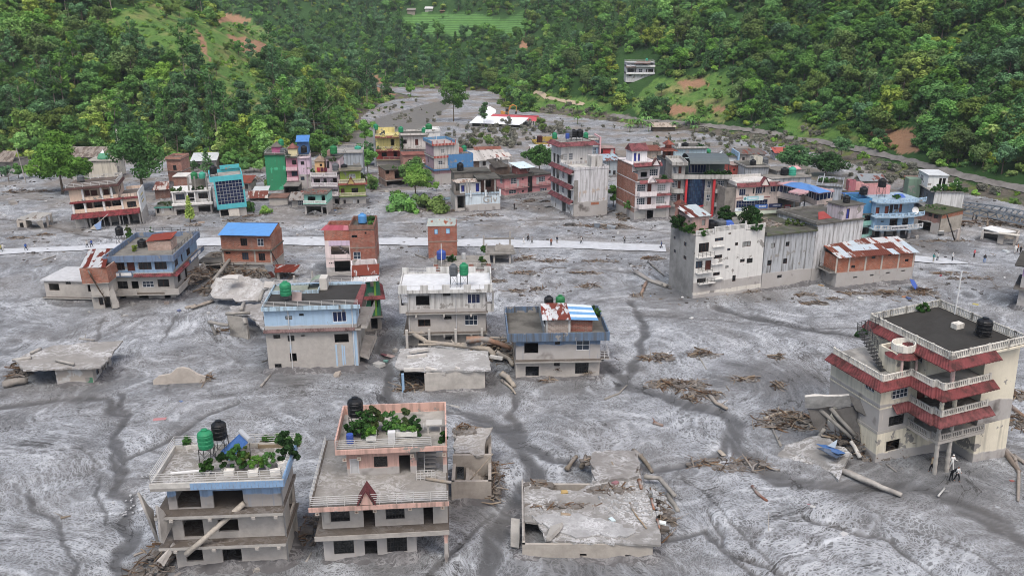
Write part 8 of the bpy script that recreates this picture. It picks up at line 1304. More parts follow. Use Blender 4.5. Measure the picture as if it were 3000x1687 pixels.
for i,(px0,px1,py0,py1,c,c2,lab)in enumerate(((562,905,835,915,'d5e3e8','8fd0dc','pale'),(418,608,1035,1090,'d5e0ea','9ab0c8','x'),(758,970,975,1045,'3a6ab8','e8e4ea','x'),(985,1215,960,1025,'2c3560','c9cfe0','x'))):
 x0_,x1_=b.x(px0,(py0+py1)/2),b.x(px1,(py0+py1)/2);z_a,z_b=b.z((px0+px1)/2,py1),b.z((px0+px1)/2,py0);yy=-.12-.05*i;o=b.box('banner',pln(c,.5,.05,dirt=.05),x0_,x1_,yy-.04,yy,z_a,z_b);mb=MB();rg=RR_(i)
 if i==0:MB().box(x0_+(x1_-x0_)*.18,x0_+(x1_-x0_)*.75,yy-.05,yy-.041,z_a+.1,z_b-.1).build('banner_field',pln(c2,.5,.05),o);MB().lathe([(.0,0),(.32,.002)],(0,0),12).build('round_mark',pln('4a9a9a'),o).matrix_local=MT_((x0_+(x1_-x0_)*.09,yy-.045,(z_a+z_b)/2))@MR_(R(90),4,'X')
 for k in range(9):
  u=x0_+(x1_-x0_)*(.3+.065*k if i else .25+.05*k);hh=(z_b-z_a)*rg.uniform(.25,.45);mb.box(u,u+(x1_-x0_)*.04,yy-.07,yy-.055,(z_a+z_b)/2-hh*.5,(z_a+z_b)/2+hh*.5)
 mb.build('lettering',pln('e8eef2' if i in(0,2)else c2 if i==3 else '5a7a9a'),o)
zf0,zf1,zf2=b.z(1130,835),b.z(1130,735),b.z(1130,650);zw=z3
wp_=[b.T(x,y,zf0)for x,y in((1128,838),(1330,885),(1530,925),(1605,905),(1812,1000),(2068,955))];back=b.T(2068,955,zf0);wing=wp_+[(wp_[-1][0]+.5,wp_[-1][1]+7),(W_+.05,8.8),(W_+.05,.05)];hgt=zf1-zf0
b.poly('wing_floor',wing,zf0-.2,zf0+.0,SLABM)
for i,(p,q)in enumerate(zip(wp_,wp_[1:])):
 p,q=Vector(p),Vector(q);d=(q-p).normalized();nrm=Vector((-d.y,d.x))*.2
 def wb(name,z0_,z1_,m,off=0.0):o_=Vector((d.y,-d.x))*off;A,Bq=p+o_,q+o_;b.part(name,MB().hexa([(A.x,A.y,z0_),(Bq.x,Bq.y,z0_),(Bq.x+nrm.x,Bq.y+nrm.y,z0_),(A.x+nrm.x,A.y+nrm.y,z0_),(A.x,A.y,z1_),(Bq.x,Bq.y,z1_),(Bq.x+nrm.x,Bq.y+nrm.y,z1_),(A.x+nrm.x,A.y+nrm.y,z1_)]),m)
 wb('wing_band',zf0-.3,zf0+1.1,CR);wb('wing_glazing',zf0+1.1,zf0+2.7,GB,-.08);wb('wing_header',zf0+2.7,zf0+3.1,CR)
 L=(q-p).length;n=max(2,int(L/1.0))
 for k in range(n):c_=p.lerp(q,(k+.5)/n);b.part('mullion',MB().box(c_.x-.05,c_.x+.05,c_.y-.06,c_.y+.06,zf0+1.1,zf0+2.7),WHITEF)
rz_=zf0+3.1;rpoly=[b.T(x,y,rz_+.3)for x,y in((1145,620),(1490,705),(1330,760),(1515,800),(1675,770),(1675,735),(1850,785),(2120,745),(1395,580))];b.poly('wing_eave',rpoly,rz_+.02,rz_+.32,pnt('c99aa0',None,.2));rin=[b.T(x,y,rz_+.6)for x,y in((1240,628),(1495,690),(1680,725),(1855,768),(2065,742),(1395,578))];mb=MB();cxm=sum(p[0]for p in rin)/6;cym=sum(p[1]for p in rin)/6;N_=len(rin);mb.v+=[(p[0],p[1],rz_+.33)for p in rin]+[(cxm+(p[0]-cxm)*.3,cym+(p[1]-cym)*.3,rz_+1.2)for p in rin];mb.f+=[(i,(i+1)%N_,N_+(i+1)%N_,N_+i)for i in range(N_)]+[tuple(N_+i for i in range(N_))];mb.mi+=[0]*(N_+1);b.part('blue_roof',mb,pln('4a86cc',.4,.15))
for px,py in((1395,1290),(1490,1300),(1575,1220),(1870,1180)):p=b.T(px,py,0);b.part('steel_column',MB().box(p[0]-.12,p[0]+.12,p[1]-.12,p[1]+.12,-1.5,zf0-.2),STEEL)
b.walls(min(p[0]for p in wp_)+2,wp_[-1][0]-.4,max(wp_[4][1]+2.0,2.5),8,-1.5,zf0-.21,cnc('6a6662',.4),f=[('@o',1,4,0,2.5),('@o',6,9,0,2.5)]);o=b.box('red_banner',pln('b8303a',.5,.05),b.x(1255,1015),b.x(1360,1015),-.3,-.26,b.z(1300,1055),b.z(1300,980));mbw=MB().box(b.x(1268,1010),b.x(1345,1010),-.32,-.302,b.z(1300,1030),b.z(1300,1005));mbw.build('white_swash',pln('e8d8d8'),o)
b=smp('white_gable_house','white low house with small gable and sky-blue flank','y6',(1462,520),(1880,520),7,[345],[pnt('e6ebee',None,.2)],[[('o',1500,362,1560,395),('w1',1612,375,1655,410),('o',1680,380,1742,415)]],rail=False);zz=b.zs[0];b.gable(b.W*.3,b.W*.62,-.5,zz-.1,1.6,1.0,pnt('eef2f4',None,.1),pnt('e3e8ea',None,.1));b.walls(b.W+.02,b.W+.4,-1.5,7,-1.5,zz+1.4,pnt('9cc6e8',None,.35),name='blue_flank');b.tank(.4,3,zz,'green','green tank half hidden by vines near the white gable',.9,1.5,.3);b.plant(b.W*.8,2,zz,1.4,.8,'vines on the white gable house','lite');b.plant(-.6,1.0,zz,.8,1.6,'tall weeds by the half hidden green tank','mid')
b=smp('grey_back_house','grey concrete house with two dark tanks behind the cream office','y7',(575,700),(965,690),8,[345],[pnt('a0a6ae',None,.5)],[[]],rail=False,par=(.4,GREY));b.tank(b.W*.5,3,b.zs[0],'black','dark tank on the grey house behind the cream office',.8,1.4,0);b.walls(b.W*.6,b.W*.98,4,7,b.zs[0],b.zs[0]+2,pnt('d9d5c4',None,.4),name='rooftop_room');b.tank(b.W+1,5,b.zs[0]-.4,'grey','dark grey tank between two flat roofs',.9,2.0,0)
b=smp('flat_roof_house','flat grey-roofed house with pale green tank near the round trees','y7',(1010,760),(1700,720),9,[520],[pnt('b9bec6',None,.5)],[[]],rail=False,roof=cnc('8a8782',.4));zz=b.zs[0];b.tank(b.W*.48,3,zz,'black','black tank under a blue cloth on the flat grey roof',1.0,2.0,0);b.tank(b.W*.64,2.4,zz,'teal','pale green tank on the flat grey roof',1.0,2.2,0);b.slab(b.W*.3,b.W+.6,3.5,9.5,zz+1.2,.2,cnc('7a7772',.4),'upper_roof');b.walls(b.W*.35,b.W+.3,3.8,9.2,zz,zz+1.0,pnt('c0bfbc',None,.4));b.sheets([(b.W*.72,3.8,zz+1.3),(b.W*.95,3.8,zz+1.3),(b.W*.95,6,zz+1.7),(b.W*.72,6,zz+1.7)],3,pln('e0a0a4',.5,.1))
b=smp('blue_grey_wall_house','tall stained blue-grey wall house with rooftop plants beside the river','y7',(1770,1010),(2205,1045),9,[660],[pnt('b5bdc8',None,.6)],[[]],rail=False,par=(.6,pnt('b5bdc8',None,.6)));b.plant(b.W*.25,4,b.zs[0],1.2,1.2,'green plants on the stained blue-grey roof','mid');b.plant(b.W*.6,5,b.zs[0],1.0,1.0,'pots of plants on the stained blue-grey roof','olive');b.part('roof_pole',MB().tube((b.W*.2,2,b.zs[0]),(b.W*.25,2,b.zs[0]+2.5),.12),pln('dadcdc'))
b=Bld('blue_balcony_house','sky-blue house with long curved balconies near the river','house','y8',(660,1030),(1160,1012),8,sink=1.5,lean=-1);W_=b.W;SB=pnt('9cc8ec',None,.2);zs=[b.z(930,y,-.6)for y in(890,735,560)];SBL=pnt('c3ddf0',None,.2)
b.walls(0,W_,2.5,8,-1.5,zs[0]-.2,MG,f=[('@o',2,4.5,-1,zs[0]-.8),('@o',6,9,-1,zs[0]-.8)])
for px in(785,985,1120):b.post(b.x(px,970),.2,-1.5,zs[0]-.2,.3,pnt('b9cfe0',1.2,.2))
for k in range(3):
 n=8;arc=[(W_*(-.05+1.2*i/n),-1.0-.9*sin_(math.pi*i/n))for i in range(n+1)];b.poly('balcony_slab',arc+[(W_*1.1,8),(-.1,8)],zs[k]-.2,zs[k],SBL if k<2 else cnc('9ab0c0',.3));b.balus(arc,zs[k],.75 if k else .9,pnt('a8cfee',None,.15)if k else pnt('d5d8da',None,.4),sp=.3)
b.walls(0,W_,.2,8,zs[0],zs[1]-.2,SB,f=[('w',880,771,976,857),('w2',1040,761,1110,847),('o',770,798,805,815)]);b.walls(0,W_*.95,.2,8,zs[1],zs[2]-.2,SB,f=[('dr',705,631,750,712),('dr',820,613,866,705),('dg',880,596,920,700),('w2',935,591,985,657),('dr',1000,581,1036,690)]);zz=zs[2];o=b.box('sign_board',pln('c9ccd0',.5),W_*.3,W_*.72,-1.98,-1.93,zs[0]+.05,zs[0]+.8);mb=MB()
for i in range(12):u=W_*(.32+.032*i);mb.box(u,u+.22,-2.0,-1.985,zs[0]+.25+.06*(i%2),zs[0]+.62)
mb.build('lettering',pln('4a4f58'),o);tms('satellite_dish',MB().lathe([(.02,0),(.4,.08),(.75,.3),(.72,.33),(.38,.12)],n=14),pln('d9dadb'),'white satellite dish on the blue balcony','satellite dish',None,b.M@MT_((W_*.88,-1.2,zs[1]+1.0))@MR_(R(70),4,'X'));b.tank(W_*.35,4,zz,'black','black tank on a post above the sky-blue house',.8,1.7,2.2);b.tank(-.8,4,zz+.3,'black','black tank beside the bright blue wall',.8,1.5,.5);b.walls(W_*.2,W_*.75,6.5,9.5,zz,zz+1.8,pnt('e8a0a0',None,.2),name='rooftop_room');b.walls(-3.4,-.1,1.5,7,zs[1],zz+.4,pnt('2f8ac0',None,.15),name='bright_blue_wall');b.plant(W_*.6,2,zz,.8,.9,'plant on the sky-blue roof','mid')
tms('blue_tarp',MB().hexa([(-1,-.5,0),(1.2,-.6,0),(1.2,.6,0),(-1,.5,0),(-.7,-.3,.6),(.8,-.4,.5),(1.0,.5,.6),(-.8,.4,.7)]),pln('2f62c4',.5),'blue tarpaulin on the sky-blue roof','tarpaulin',None,b.M@MT_((W_*.75,3,zz)))
b=smp('mint_corner_house','mint corner house with dark ground-floor opening beside the sky-blue house','y8',(492,1015),(652,1002),7,[848,705],[pnt('a8e6d8',None,.15)]*2,[[('o',525,881,626,967)],[('w',565,731,649,802)]],rail=False,ledge=.6,lm=pnt('a8e6d8',None,.2));zz=b.zs[-1];b.sheets([(*b.T(x,y,zz+h),zz+h)for x,y,h in((490,715,.1),(690,665,.1),(420,590,.9),(180,628,.9))],6,pln('4a90d8',.45,.2));b.box('painted_rail',pnt('8fd8c8',None,.2),0,b.W,-.62,-.5,b.zs[0],b.zs[0]+.8)
b=smp('blue_roof_shed','shed with bright blue sheet roof and pink room behind the mint house','y8',(275,640),(620,640),7,[490],[cnc('8f857a',.4)],[[('o',290,520,380,600)]],rail=False);zz=b.zs[0];b.sheets([(*b.T(x,y,zz+h),zz+h)for x,y,h in((258,450,.9),(480,500,.1),(740,490,.1),(545,440,.9))],5,pln('3a80d8',.45,.15));b.walls(b.W*.55,b.W*.8,6,8,zz,zz+2.6,pnt('c06a78',None,.2),name='pink_room');b.walls(b.W*.8,b.W*1.15,7,9,zz,zz+1.8,pnt('eda6a4',None,.2),name='pink_room')
sbt('blue_hoarding',[G('y8',80,720,1.0),G('y8',180,735,.6),G('y8',190,650,4.0),G('y8',80,640,4.0)],pnt('8fc4ea',None,.2),'tilted pale blue panel by the blue sheet roof','panel',.1,.08,seed=33)
b=Bld('planted_house','grey and white house with trailing roof garden near the river','house','y8',(1402,720),(1765,730),9,sink=1.5);W_=b.W;zr=b.z(1560,430);zt=b.z(1560,250,2.0);WW=pnt('e0e1e0',None,.35);b.walls(0,W_,0,9,-1.5,zr-.15,WW,sides='frb');GG=pnt('7a848e',None,.3);b.walls(0,W_,.2,12,-1.5,zr-.15,GG,l=[('@W2',1.2,2.2,zr-3.6,zr-.9),('@b',3.2,4.8,zr-3,zr-1.2),('@b',6,7.6,zr-3,zr-1.2),('@o',1,8,-.8,zr-5)],sides='lb');b.slab(-1.0,W_+.2,-.3,12,zr,.15,cnc('9a9894',.4),'roof_slab');b.slab(-1.6,-.02,.2,11,zr-3.8,.2,GREY,'balcony');b.walls(-.5,W_*.6,4,11,zr,zr+2.9,pnt('e9ecec',None,.15),f=[('@w1',W_*.38,W_*.38+.6,zr+.2,zr+2.3),('@w1',W_*.5,W_*.5+.7,zr+.4,zr+2.3)],l=[('@b',1.4,3.6,zr+.8,zr+2.2)],name='upper_room');b.slab(-.7,W_*.6+.2,3.7,11.2,zr+3.05,.15,cnc('c9cdd0',.15),'upper_roof');b.box('side_room',pnt('7a9a84',None,.3),-3.4,-.55,8,11,zr-3.6,zr+1.2)
for i in range(7):b.plant(-.3+i*(W_+.2)/6,.3+.4*(i%2),zr,.8,1.0+.4*(i%3),'trailing roof garden plant at the white wall edge',['mid','lite','mid','yel','lite','mid','mid'][i]).__setitem__('group','roof garden plants by the river')
b.plant(W_*.85,3,zr,1.2,2.2,'tall reedy plant on the roof garden corner','lite');tms('satellite_dish',MB().lathe([(.02,0),(.4,.08),(.75,.3),(.72,.33),(.38,.12)],n=14),pln('d9dadb'),'white satellite dish in the roof garden by the river','satellite dish',None,b.M@MT_((W_*.95,5,zr+1.0))@MR_(R(60),4,'X'))
b=Bld('brown_ruin','brown mud-stained brick ruin with mossy roof below the planted house','ruin','y8',(1490,972),(1762,905),8,sink=1.5);W_=b.W;zr=b.z(1630,700);D=max(6,min(11,b.S(1335,870,0)[0]));b.walls(0,W_,0,D,-1.5,zr,cnc('aba59b',.3,.4),r=[],sides='frb');b.walls(0,W_,.2,D,-1.5,zr,pnt('a5786e',zr-1.8,.5,1.0),l=[('w2',1370,700,1405,745),('w2',1435,720,1478,770),('@o',1,4,0,2.2)],sides='l');b.box('brick_course',brick('a86a50'),.1,W_-.1,-.03,-.004,zr-.9,zr-.1);b.slab(-.5,W_+.3,-.3,D+.4,zr+.2,.2,cnc('4a4c3c',.5,.4,.8),'roof_slab');b.plant(W_*.45,4,zr+.2,2.2,.5,'moss and grass on the brown ruin roof','lite')
log('leaning_pole',[G('y8',1690,1040,0),G('y8',1640,870,3.6),G('y8',1595,720,7.2)],.16,.12,'dark utility pole leaning against the brown ruin',wood('4a4642'),None,0,cat='pole');tms('post',MB().box(-.3,.3,-.3,.3,-.5,2.2),[pnt('d0c4bc',None,.4)],'short white and red post beside the leaning pole','post',None,MT_(G('y8',1722,1030,0)))
sbt('white_hoarding',[G('y8',1485,965,.1),G('y8',1560,970,.1),G('y8',1560,915,1.4),G('y8',1490,925,1.3)],pln('dcdcd8'),'white panel leaning at the brown ruin','panel',.1,.05,seed=34)
o=empty('fallen_truss_bridge',G('y8',2160,790,0));tag(o,'twisted grey steel truss bridge washed down onto the bank','bridge');tr=pln('7d8791',.5,.15,.3);LO=o.matrix_world.translation
A0,A1=[G('y8',1775,690,1.4),G('y8',2300,790,1.2),G('y8',2580,850,1.0)],[G('y8',1800,645,1.8),G('y8',2250,705,2.6),G('y8',2580,770,2.2)]
def pl(Pp,t):t*=2;i=min(int(t),1);return Pp[i].lerp(Pp[i+1],t-i)
for nm,Pp,up in(('lower_chord',A0,0),('lower_chord',A1,0),('upper_chord',A0,1.7),('upper_chord',A1,1.5)):
 mb=MB();
 for i in range(8):mb.tube(pl(Pp,i/8)-LO+Vector((0,0,up)),pl(Pp,(i+1)/8)-LO+Vector((0,0,up)),.2,n=4)
 mb.build(nm,tr,o)
for i in range(9):
 for Pp in(A0,A1):
  a,c=pl(Pp,i/9),pl(Pp,(i+1)/9);MB().tube(a-LO,c-LO+Vector((0,0,1.6)),.13,n=4).build('diagonal',tr,o)
 MB().tube(pl(A0,i/9)-LO,pl(A1,i/9)-LO,.14,n=4).build('cross_beam',tr,o)
 MB().tube(pl(A0,i/9)-LO+Vector((0,0,1.7)),pl(A1,(i+.5)/9)-LO+Vector((0,0,1.5)),.1,n=4).build('cross_brace',tr,o)
pile(G('y8',2250,840,0),16,2.0,1.4,170,'dark driftwood caught under the fallen truss bridge',seed=141,L=2.4,r=.12)
b=Bld('white_roof_ruin','half-buried ruin with bright white slab roof at the river bank','ruin','y8',(2222,1085),(2440,1115),6,sink=1.2);W_=b.W;zr=b.z(2330,965);b.walls(0,W_,0,6,-1.2,zr-.1,cnc('b5ada5',.2),f=[('o',2300,985,2425,1105)]);b.poly('roof_slab',[b.T(x,y,zr)for x,y in((2035,890),(2280,958),(2460,935),(2150,862))],zr-.1,zr+.1,cnc('dcdddc',.08));p=b.T(2080,950,0);b.walls(p[0],-.05,.5,5,-1.2,zr-.12,MG,f=[('@o',.5,4,.2,zr-.4)],sides='flb');b.slab(-.1,W_+.5,-.9,.4,zr+.25,.14,cnc('c9c4ba',.2),'broken_slab')
b=Bld('lilac_house','lilac house with dark eave at the edge of the flats','house','p',(2975,905),(3120,930),8);W_=b.W;zr=b.z(2990,775);b.walls(0,W_,0,8,-1,zr-.1,pnt('c9a4cf',b.z(2990,808),.2,.1));b.slab(-1.2,W_+1,-1.0,9,zr+.1,.2,cnc('4a4844',.5),'roof_slab');b.slab(-.8,W_,-.8,8,b.z(2990,842),.25,cnc('7a7772',.3))
b=smp('temple','cream temple hall with green dome under the dark tree','y1',(1190,660),(1570,650),8,[410],[pnt('dcd5c4',None,.3)],[[('v',1200,408,1270,430)]],cat='temple',rail=False,roof=cnc('a8a49c',.3));zz=b.zs[0];b.part('dome',MB().lathe([(1.7,zz+.1),(1.7,zz+.5),(1.3,zz+1.3),(.7,zz+1.7)],(b.W*.48,3),12),pln('4f9a78',.5,.2));b.part('dome_cap',MB().lathe([(.75,zz+1.7),(.3,zz+2.1),(.05,zz+2.6)],(b.W*.48,3),12),pln('d9dbd8'));b.part('spire',MB().lathe([(1.5,zz),(1.3,zz+2.4),(.9,zz+2.6),(1.0,zz+3.6),(.6,zz+3.8),(.7,zz+5.0),(.35,zz+5.3),(.4,zz+6.4),(.1,zz+8.0)],(b.W*.98,5),8),pnt('d5d0c8',None,.5))
smp('compound_wall','grey compound wall below the cream temple','y1',(1120,640),(1510,645),.5,[565],[cnc('8f8c86',.4)],[[]],cat='wall',rail=False,ledge=.1,roof=GREY);b=smp('blue_hut','small blue-grey hut with tin roof beside the temple','y1',(912,625),(1080,618),4,[515],[pnt('8a9aac',None,.3)],[[('o',970,540,995,568)]],rail=False);zz=b.zs[0];b.sheets([(-.5,-.6,zz),(b.W+.5,-.6,zz+.2),(b.W+.4,4,zz+.7),(-.4,4,zz+.5)],4,pln('b9c3c8',.4,.15))
for i,(fl,fr,y)in enumerate((((830,470),(1440,470),300),((-60,520),(190,520),360))):
 b=smp('long_hall',['long grey hall with weathered brown tile roof behind the temple','grey hall with tile roof at the edge of the valley'][i],'y1',fl,fr,8,[y+60],[cnc('98948e',.4)],[[]],rail=False);zz=b.zs[0];b.sheets([(-.6,-1.2,zz),(b.W+.6,-1.2,zz),(b.W-.8,4.5,zz+2.4),(.6,4.5,zz+2.4)],10,[rst('6d625a','8f877f',.4),rst('75695f','968d84',.5)],waves=3)
smp('white_hut','tiny white hut at the very edge of the valley','y1',(-10,640),(60,635),4,[550],[pnt('dadcda',None,.3)],[[('o',8,575,30,625)]],rail=False)
def onhill(name,label,z,fl,fr,D,H,mats,ops,**k):p=hit(z,(fl[0]+fr[0])/2,(fl[1]+fr[1])/2);return smp(name,label,z,fl,fr,D,H,mats,ops,base=p.z,far=p+Vector((0,0,.3)),**k)
b=onhill('hill_shed','open timber shed with pale tin roof on the slope above the blue roof room','h1',(2310,990),(2470,985),5,[930,900],[brick('8f7566'),pnt('b5c4cc',None,.3)],[[('o',2325,945,2420,985)],[('o',2330,903,2420,925)]],cat='shed',rail=False);zz=b.zs[-1];b.sheets([(-1.6,-1.2,zz),(b.W+.3,-1.2,zz),(b.W+.2,5,zz+1.2),(-1.4,5,zz+1.2)],6,pln('c9d5da',.4,.1))
b=onhill('hill_villa','white three-storey villa with terracotta roof alone on the green slope','w8',(760,1050),(1940,1050),7,[820,520,330],[pnt('d8dade',None,.3),pnt('dcdee4',None,.2),pnt('d5d8de',None,.2)],[[('o',880,850,1000,920)],[('o',835,600,1100,740),('o',1140,590,1195,745),('W2',1310,610,1450,750),('w2',1600,620,1670,740),('w',1700,610,1910,740)],[('o',1480,350,1650,470),('o',1810,300,1890,450)]],ledge=1.0,lm=pnt('eceef0',None,.15),roof=cnc('b9bcc0',.2));zz=b.zs;b.part('terracotta_roof',MB().hexa([(b.W*.25,-2.2,zz[2]-.5),(b.W*.8,-2.0,zz[2]-.5),(b.W*.9,2,zz[2]+.15),(b.W*.4,2,zz[2]+.15),(b.W*.25,-2.2,zz[2]-.35),(b.W*.8,-2.0,zz[2]-.35),(b.W*.9,2,zz[2]+.35),(b.W*.4,2,zz[2]+.35)]),tiles('947368'))
for k in(0,1):b.parapet(0,b.W+.2,-1.0,7,zz[k],.7,pnt('eef0f2',None,.15),.12,'flr','balcony_front')
b.eave([(-.4,-.8),(b.W*.33,-.8)],zz[1]+.3,.8,.6,tiles('695d58'));b.gable(b.W*.08,b.W*.18,-1.2,zz[1]-.1,1.1,.8,pnt('eef0f2',None,.1),pnt('eef0f2',None,.1));b.hut(b.W*.14,b.W*.24,2,4,zz[1],zz[1]+1.6,pnt('b03a42',None,.2));b.tank(b.W*.75,3,zz[2],'teal','pale green tank on the white hillside villa',.55,1.2,.3)
for i,(z,fl,fr,H)in enumerate((('h2',(755,112),(812,110),[80]),('h2',(890,88),(945,86),[68]),('h2',(1005,100),(1035,99),[86]))):b=onhill('hill_cottage',['far grey cottage on the slope above the terraces','far white-roofed cottage among the trees above the terraces','far small brown cottage above the terraces'][i],z,fl,fr,6,H,[pnt(['a89a8c','c9c6c0','7a5f50'][i],None,.3)],[[]],rail=False);zz=b.zs[0];b.sheets([(-.6,-.8,zz),(b.W+.6,-.8,zz),(b.W+.4,6,zz+1.6),(-.4,6,zz+1.6)],3,pln(['8f8880','d5d6d3','8a6a58'][i],.5))
b=Bld('river_barn','long white-roofed barn with red roof behind on the river flat','shed','w7',(230,668),(1300,715),8);W_=b.W;zr=b.z(800,610);b.walls(0,W_,1.0,9,-1,zr-.1,cnc('4a4844',.4));b.sheets([(-.8,-.6,zr-.1),(W_,-.6,zr-.1),(W_+1.6,5,zr+2.2),(.8,5,zr+2.2)],14,pln('dfe6ec',.4,.08),waves=3);b.sheets([(W_*.3,5.2,zr+2.1),(W_*1.25,4.6,zr+.9),(W_*1.27,8.4,zr+2.2),(W_*.3,8.4,zr+2.8)],10,pln('c04a52',.45,.12),waves=3);b.box('red_eave',pln('b8404a',.45),W_*.3,W_*1.22,8.5,9.3,zr+1.6,zr+2.7)
for u in(1.05,1.12,1.2):b.post(W_*u,3,-1,zr+1.2,.12,STEELD)
b.rail([(W_*1.22,4,0),(W_*1.7,3,0)],2.6,2,pln('7a6a60'),1.6,'pen_fence',.06)
o=empty('white_tent',G('w7',620,440));tag(o,'white plastic tent standing behind the river barn','tent');s_=3.0;MB().quad((-s_,-s_*.6,0),(s_*.3,-s_*.7,0),(s_*.1,0,4.2),(-s_*.2,.2,4.3)).quad((s_*.3,-s_*.7,0),(s_,0,1.5),(s_*.9,.4,2.8),(s_*.1,0,4.2)).quad((-s_,-s_*.6,0),(-s_*.2,.2,4.3),(-s_*.3,s_,0)).quad((s_,0,1.5),(.3,s_,0),(-s_*.2,.2,4.3),(s_*.9,.4,2.8)).build('sheet',pln('dfe8ee',.5,.05,dirt=.05),o);MB().tube((0,0,0),(0,.1,5.4),.08).build('pole',STEEL,o)
o=empty('excavator',G('w7',960,455));tag(o,'orange excavator with folded arm behind the river barn','excavator');OR=pln('d08a20',.45,.15);o.rotation_euler.z=.2
MB().box(-2,1.4,-.8,.8,.9,2.1).box(-2.1,-1.0,-.7,.7,2.1,2.5).build('body',OR,o);MB().box(.1,1.3,-.7,.2,2.12,3.4).build('cab',pln('2a2c2e',.3),o)
for sy in(-1.1,.7):MB().prism([(-2.0,.1),(-1.6,-.2),(1.4,-.2),(1.8,.1)],0,0).build('track_pad',STEELD,o).hide_render=False if 0 else True
for ch in list(o.children):
 if ch.name.startswith('track_pad'):bpy.data.objects.remove(ch)
for sy in(-1.0,.6):MB().hexa([(-2.0,sy,.15),(1.9,sy,.15),(1.9,sy+.45,.15),(-2.0,sy+.45,.15),(-1.8,sy,.85),(1.7,sy,.85),(1.7,sy+.45,.85),(-1.8,sy+.45,.85)]).build('track',STEELD,o)
MB().path([(1.2,.4,1.8),(2.4,.4,4.4),(3.6,.4,5.0)],[.32,.36,.26],4).build('boom',OR,o);MB().path([(3.5,.4,5.0),(5.2,.4,4.2),(5.0,.4,2.0)],[.26,.24,.18],4).build('arm',OR,o);MB().hexa([(4.4,.0,.9),(5.4,.0,1.0),(5.4,.8,1.0),(4.4,.8,.9),(4.7,.0,2.0),(5.3,.0,2.0),(5.3,.8,2.0),(4.7,.8,2.0)]).build('bucket',STEELD,o)
b=Bld('reed_hut','low thatch hut among banana plants by the bank','shed','h3',(240,830),(380,830),4);zr=b.z(310,800);b.walls(0,b.W,0,4,-.5,zr,cnc('5a5248',.4));b.sheets([(-.4,-.6,zr),(b.W+.4,-.6,zr),(b.W+.2,4,zr+1.2),(-.2,4,zr+1.2)],4,rst('8f8274','b5a99c',.3))
# ------------------------------------------------------------ trees standing in the town and on the flats
proto('g0',16,7.0,'broad','mid',200,64,95,.42,BARK,.35);proto('g1',17,7.2,'broad','dark',201,70,95,.42,BARK,.4);proto('g2',9,4.2,'broad','lite',202,40,90,.32,BARK,.2);proto('g3',8,4.2,'broad','dark',203,46,90,.32,BARK,.2);proto('g4',16,5.2,'tall','mid',204,30,80,.45,BARK,.3);proto('k0',6.2,.95,'cone','yel',205,40,50,.22,BARK,.12)
NAMES.update(g='broadleaf_tree',k='columnar_tree')
def tpx(key,z,x,y,s,label,group=None,rz=None,sz=1.0,name=None,tilt=0.0,cat=None):
 p=gz(z,x,y);return tree(key,(p.x,p.y,p.z-.2),s,rz if rz is not None else(x*.37)%6.28,label,group,cat,name,tilt,sz)
tpx('g0','y1',835,835,1.0,'large round green tree on the mud beside the peach house');tpx('g1','y1',1890,800,1.05,'huge dark tree in front of the temple spire');tpx('k0','y2',660,1290,1.0,'clipped columnar tree in front of the white balcony house')
tpx('g2','y4',690,1140,1.0,'bright green tree in front of the brick annex');tpx('g2','y4',730,985,.95,'second green tree behind the bright one by the brick annex',rz=2.0);tpx('g3','y5',800,700,1.1,'dark round tree between the pink long house and the weathered block');tpx('g3','y7',1430,470,1.35,'broad dark tree at the river bank behind the flat grey roof',sz=.8);tpx('g3','y7',1960,560,1.3,'yellow-tipped round tree next to the broad dark one',rz=1.0,sz=.8)
tpx('g4','h2',1105,918,1.0,'tall lone tree standing by the river bend');tpx('b4','h3',1420,1015,.9,'pale bush-like tree on the far bank below the landslip');tpx('u1','y2',1630,1120,1.0,'small tree beside the turquoise building',sz=1.5);tpx('u0','y2',1905,1150,1.0,'round silty bush in front of the low sheds')
for i,(z,x,y,k,s)in enumerate((('y1',120,690,'b4',.55),('y1',400,640,'b3',.5),('y1',640,660,'b0',.45),('y1',250,650,'b1',.5),('y1',1080,560,'b1',.5),('y1',1150,520,'b3',.45),('y2',950,560,'c0',.7),('y2',720,480,'b0',.45),('y2',1250,350,'b3',.8),('y2',1300,430,'b1',.6),('y2',1420,400,'b1',.7),('y2',1550,480,'b2',.5),('y2',1700,470,'b1',.6),('y2',1800,480,'b3',.5),('h1',2420,1180,'b1',.95),('h1',2500,1250,'b2',.9),('h1',2380,1150,'b0',.9),('h2',180,1000,'b2',.95),('h2',230,1060,'b1',.8),('h2',310,1050,'b3',.8),('h2',440,1100,'b1',1.0),('h2',470,1250,'b0',.9),('h2',460,1320,'b2',.8),('h2',330,1000,'b1',.9),('h2',260,960,'b3',.8),('y3',280,1000,'b5',.35),('y3',520,960,'b3',.4),('y3',1850,1000,'b5',.45),('y4',1000,1050,'b3',.35),('y5',1880,1180,'b1',.6),('y1',1250,560,'b2',.4),('y2',560,700,'b3',.25))):
 a,zn=spot(gz(z,x,y),k,s);tpx(k,z,x,y,s,a+[' among sheds ',' between houses '][z in('y3','y4','y5')]+zn,'trees among the houses')
for i,(x,y,k,s,t)in enumerate(((470,1320,'u1',2.0,.7),(560,1360,'u1',1.6,.8),(420,1200,'u1',1.4,.3),(900,1330,'u2',2.0,.5),(820,1280,'u2',1.6,.2),(1000,1370,'u2',1.3,.5),(60,1010,'u1',1.4,.1))):tpx(k,'y4',x,y,s,['uprooted green bush lying beside the bright tree','end of the uprooted bush by the bright tree','upright bush at the uprooted hedge','dark torn bush before the lettered house','torn bush under the bright tree','flattened bush near the lettered wall','bush at the corner of the lime house'][i],None,tilt=t)
rng=RR_(77)
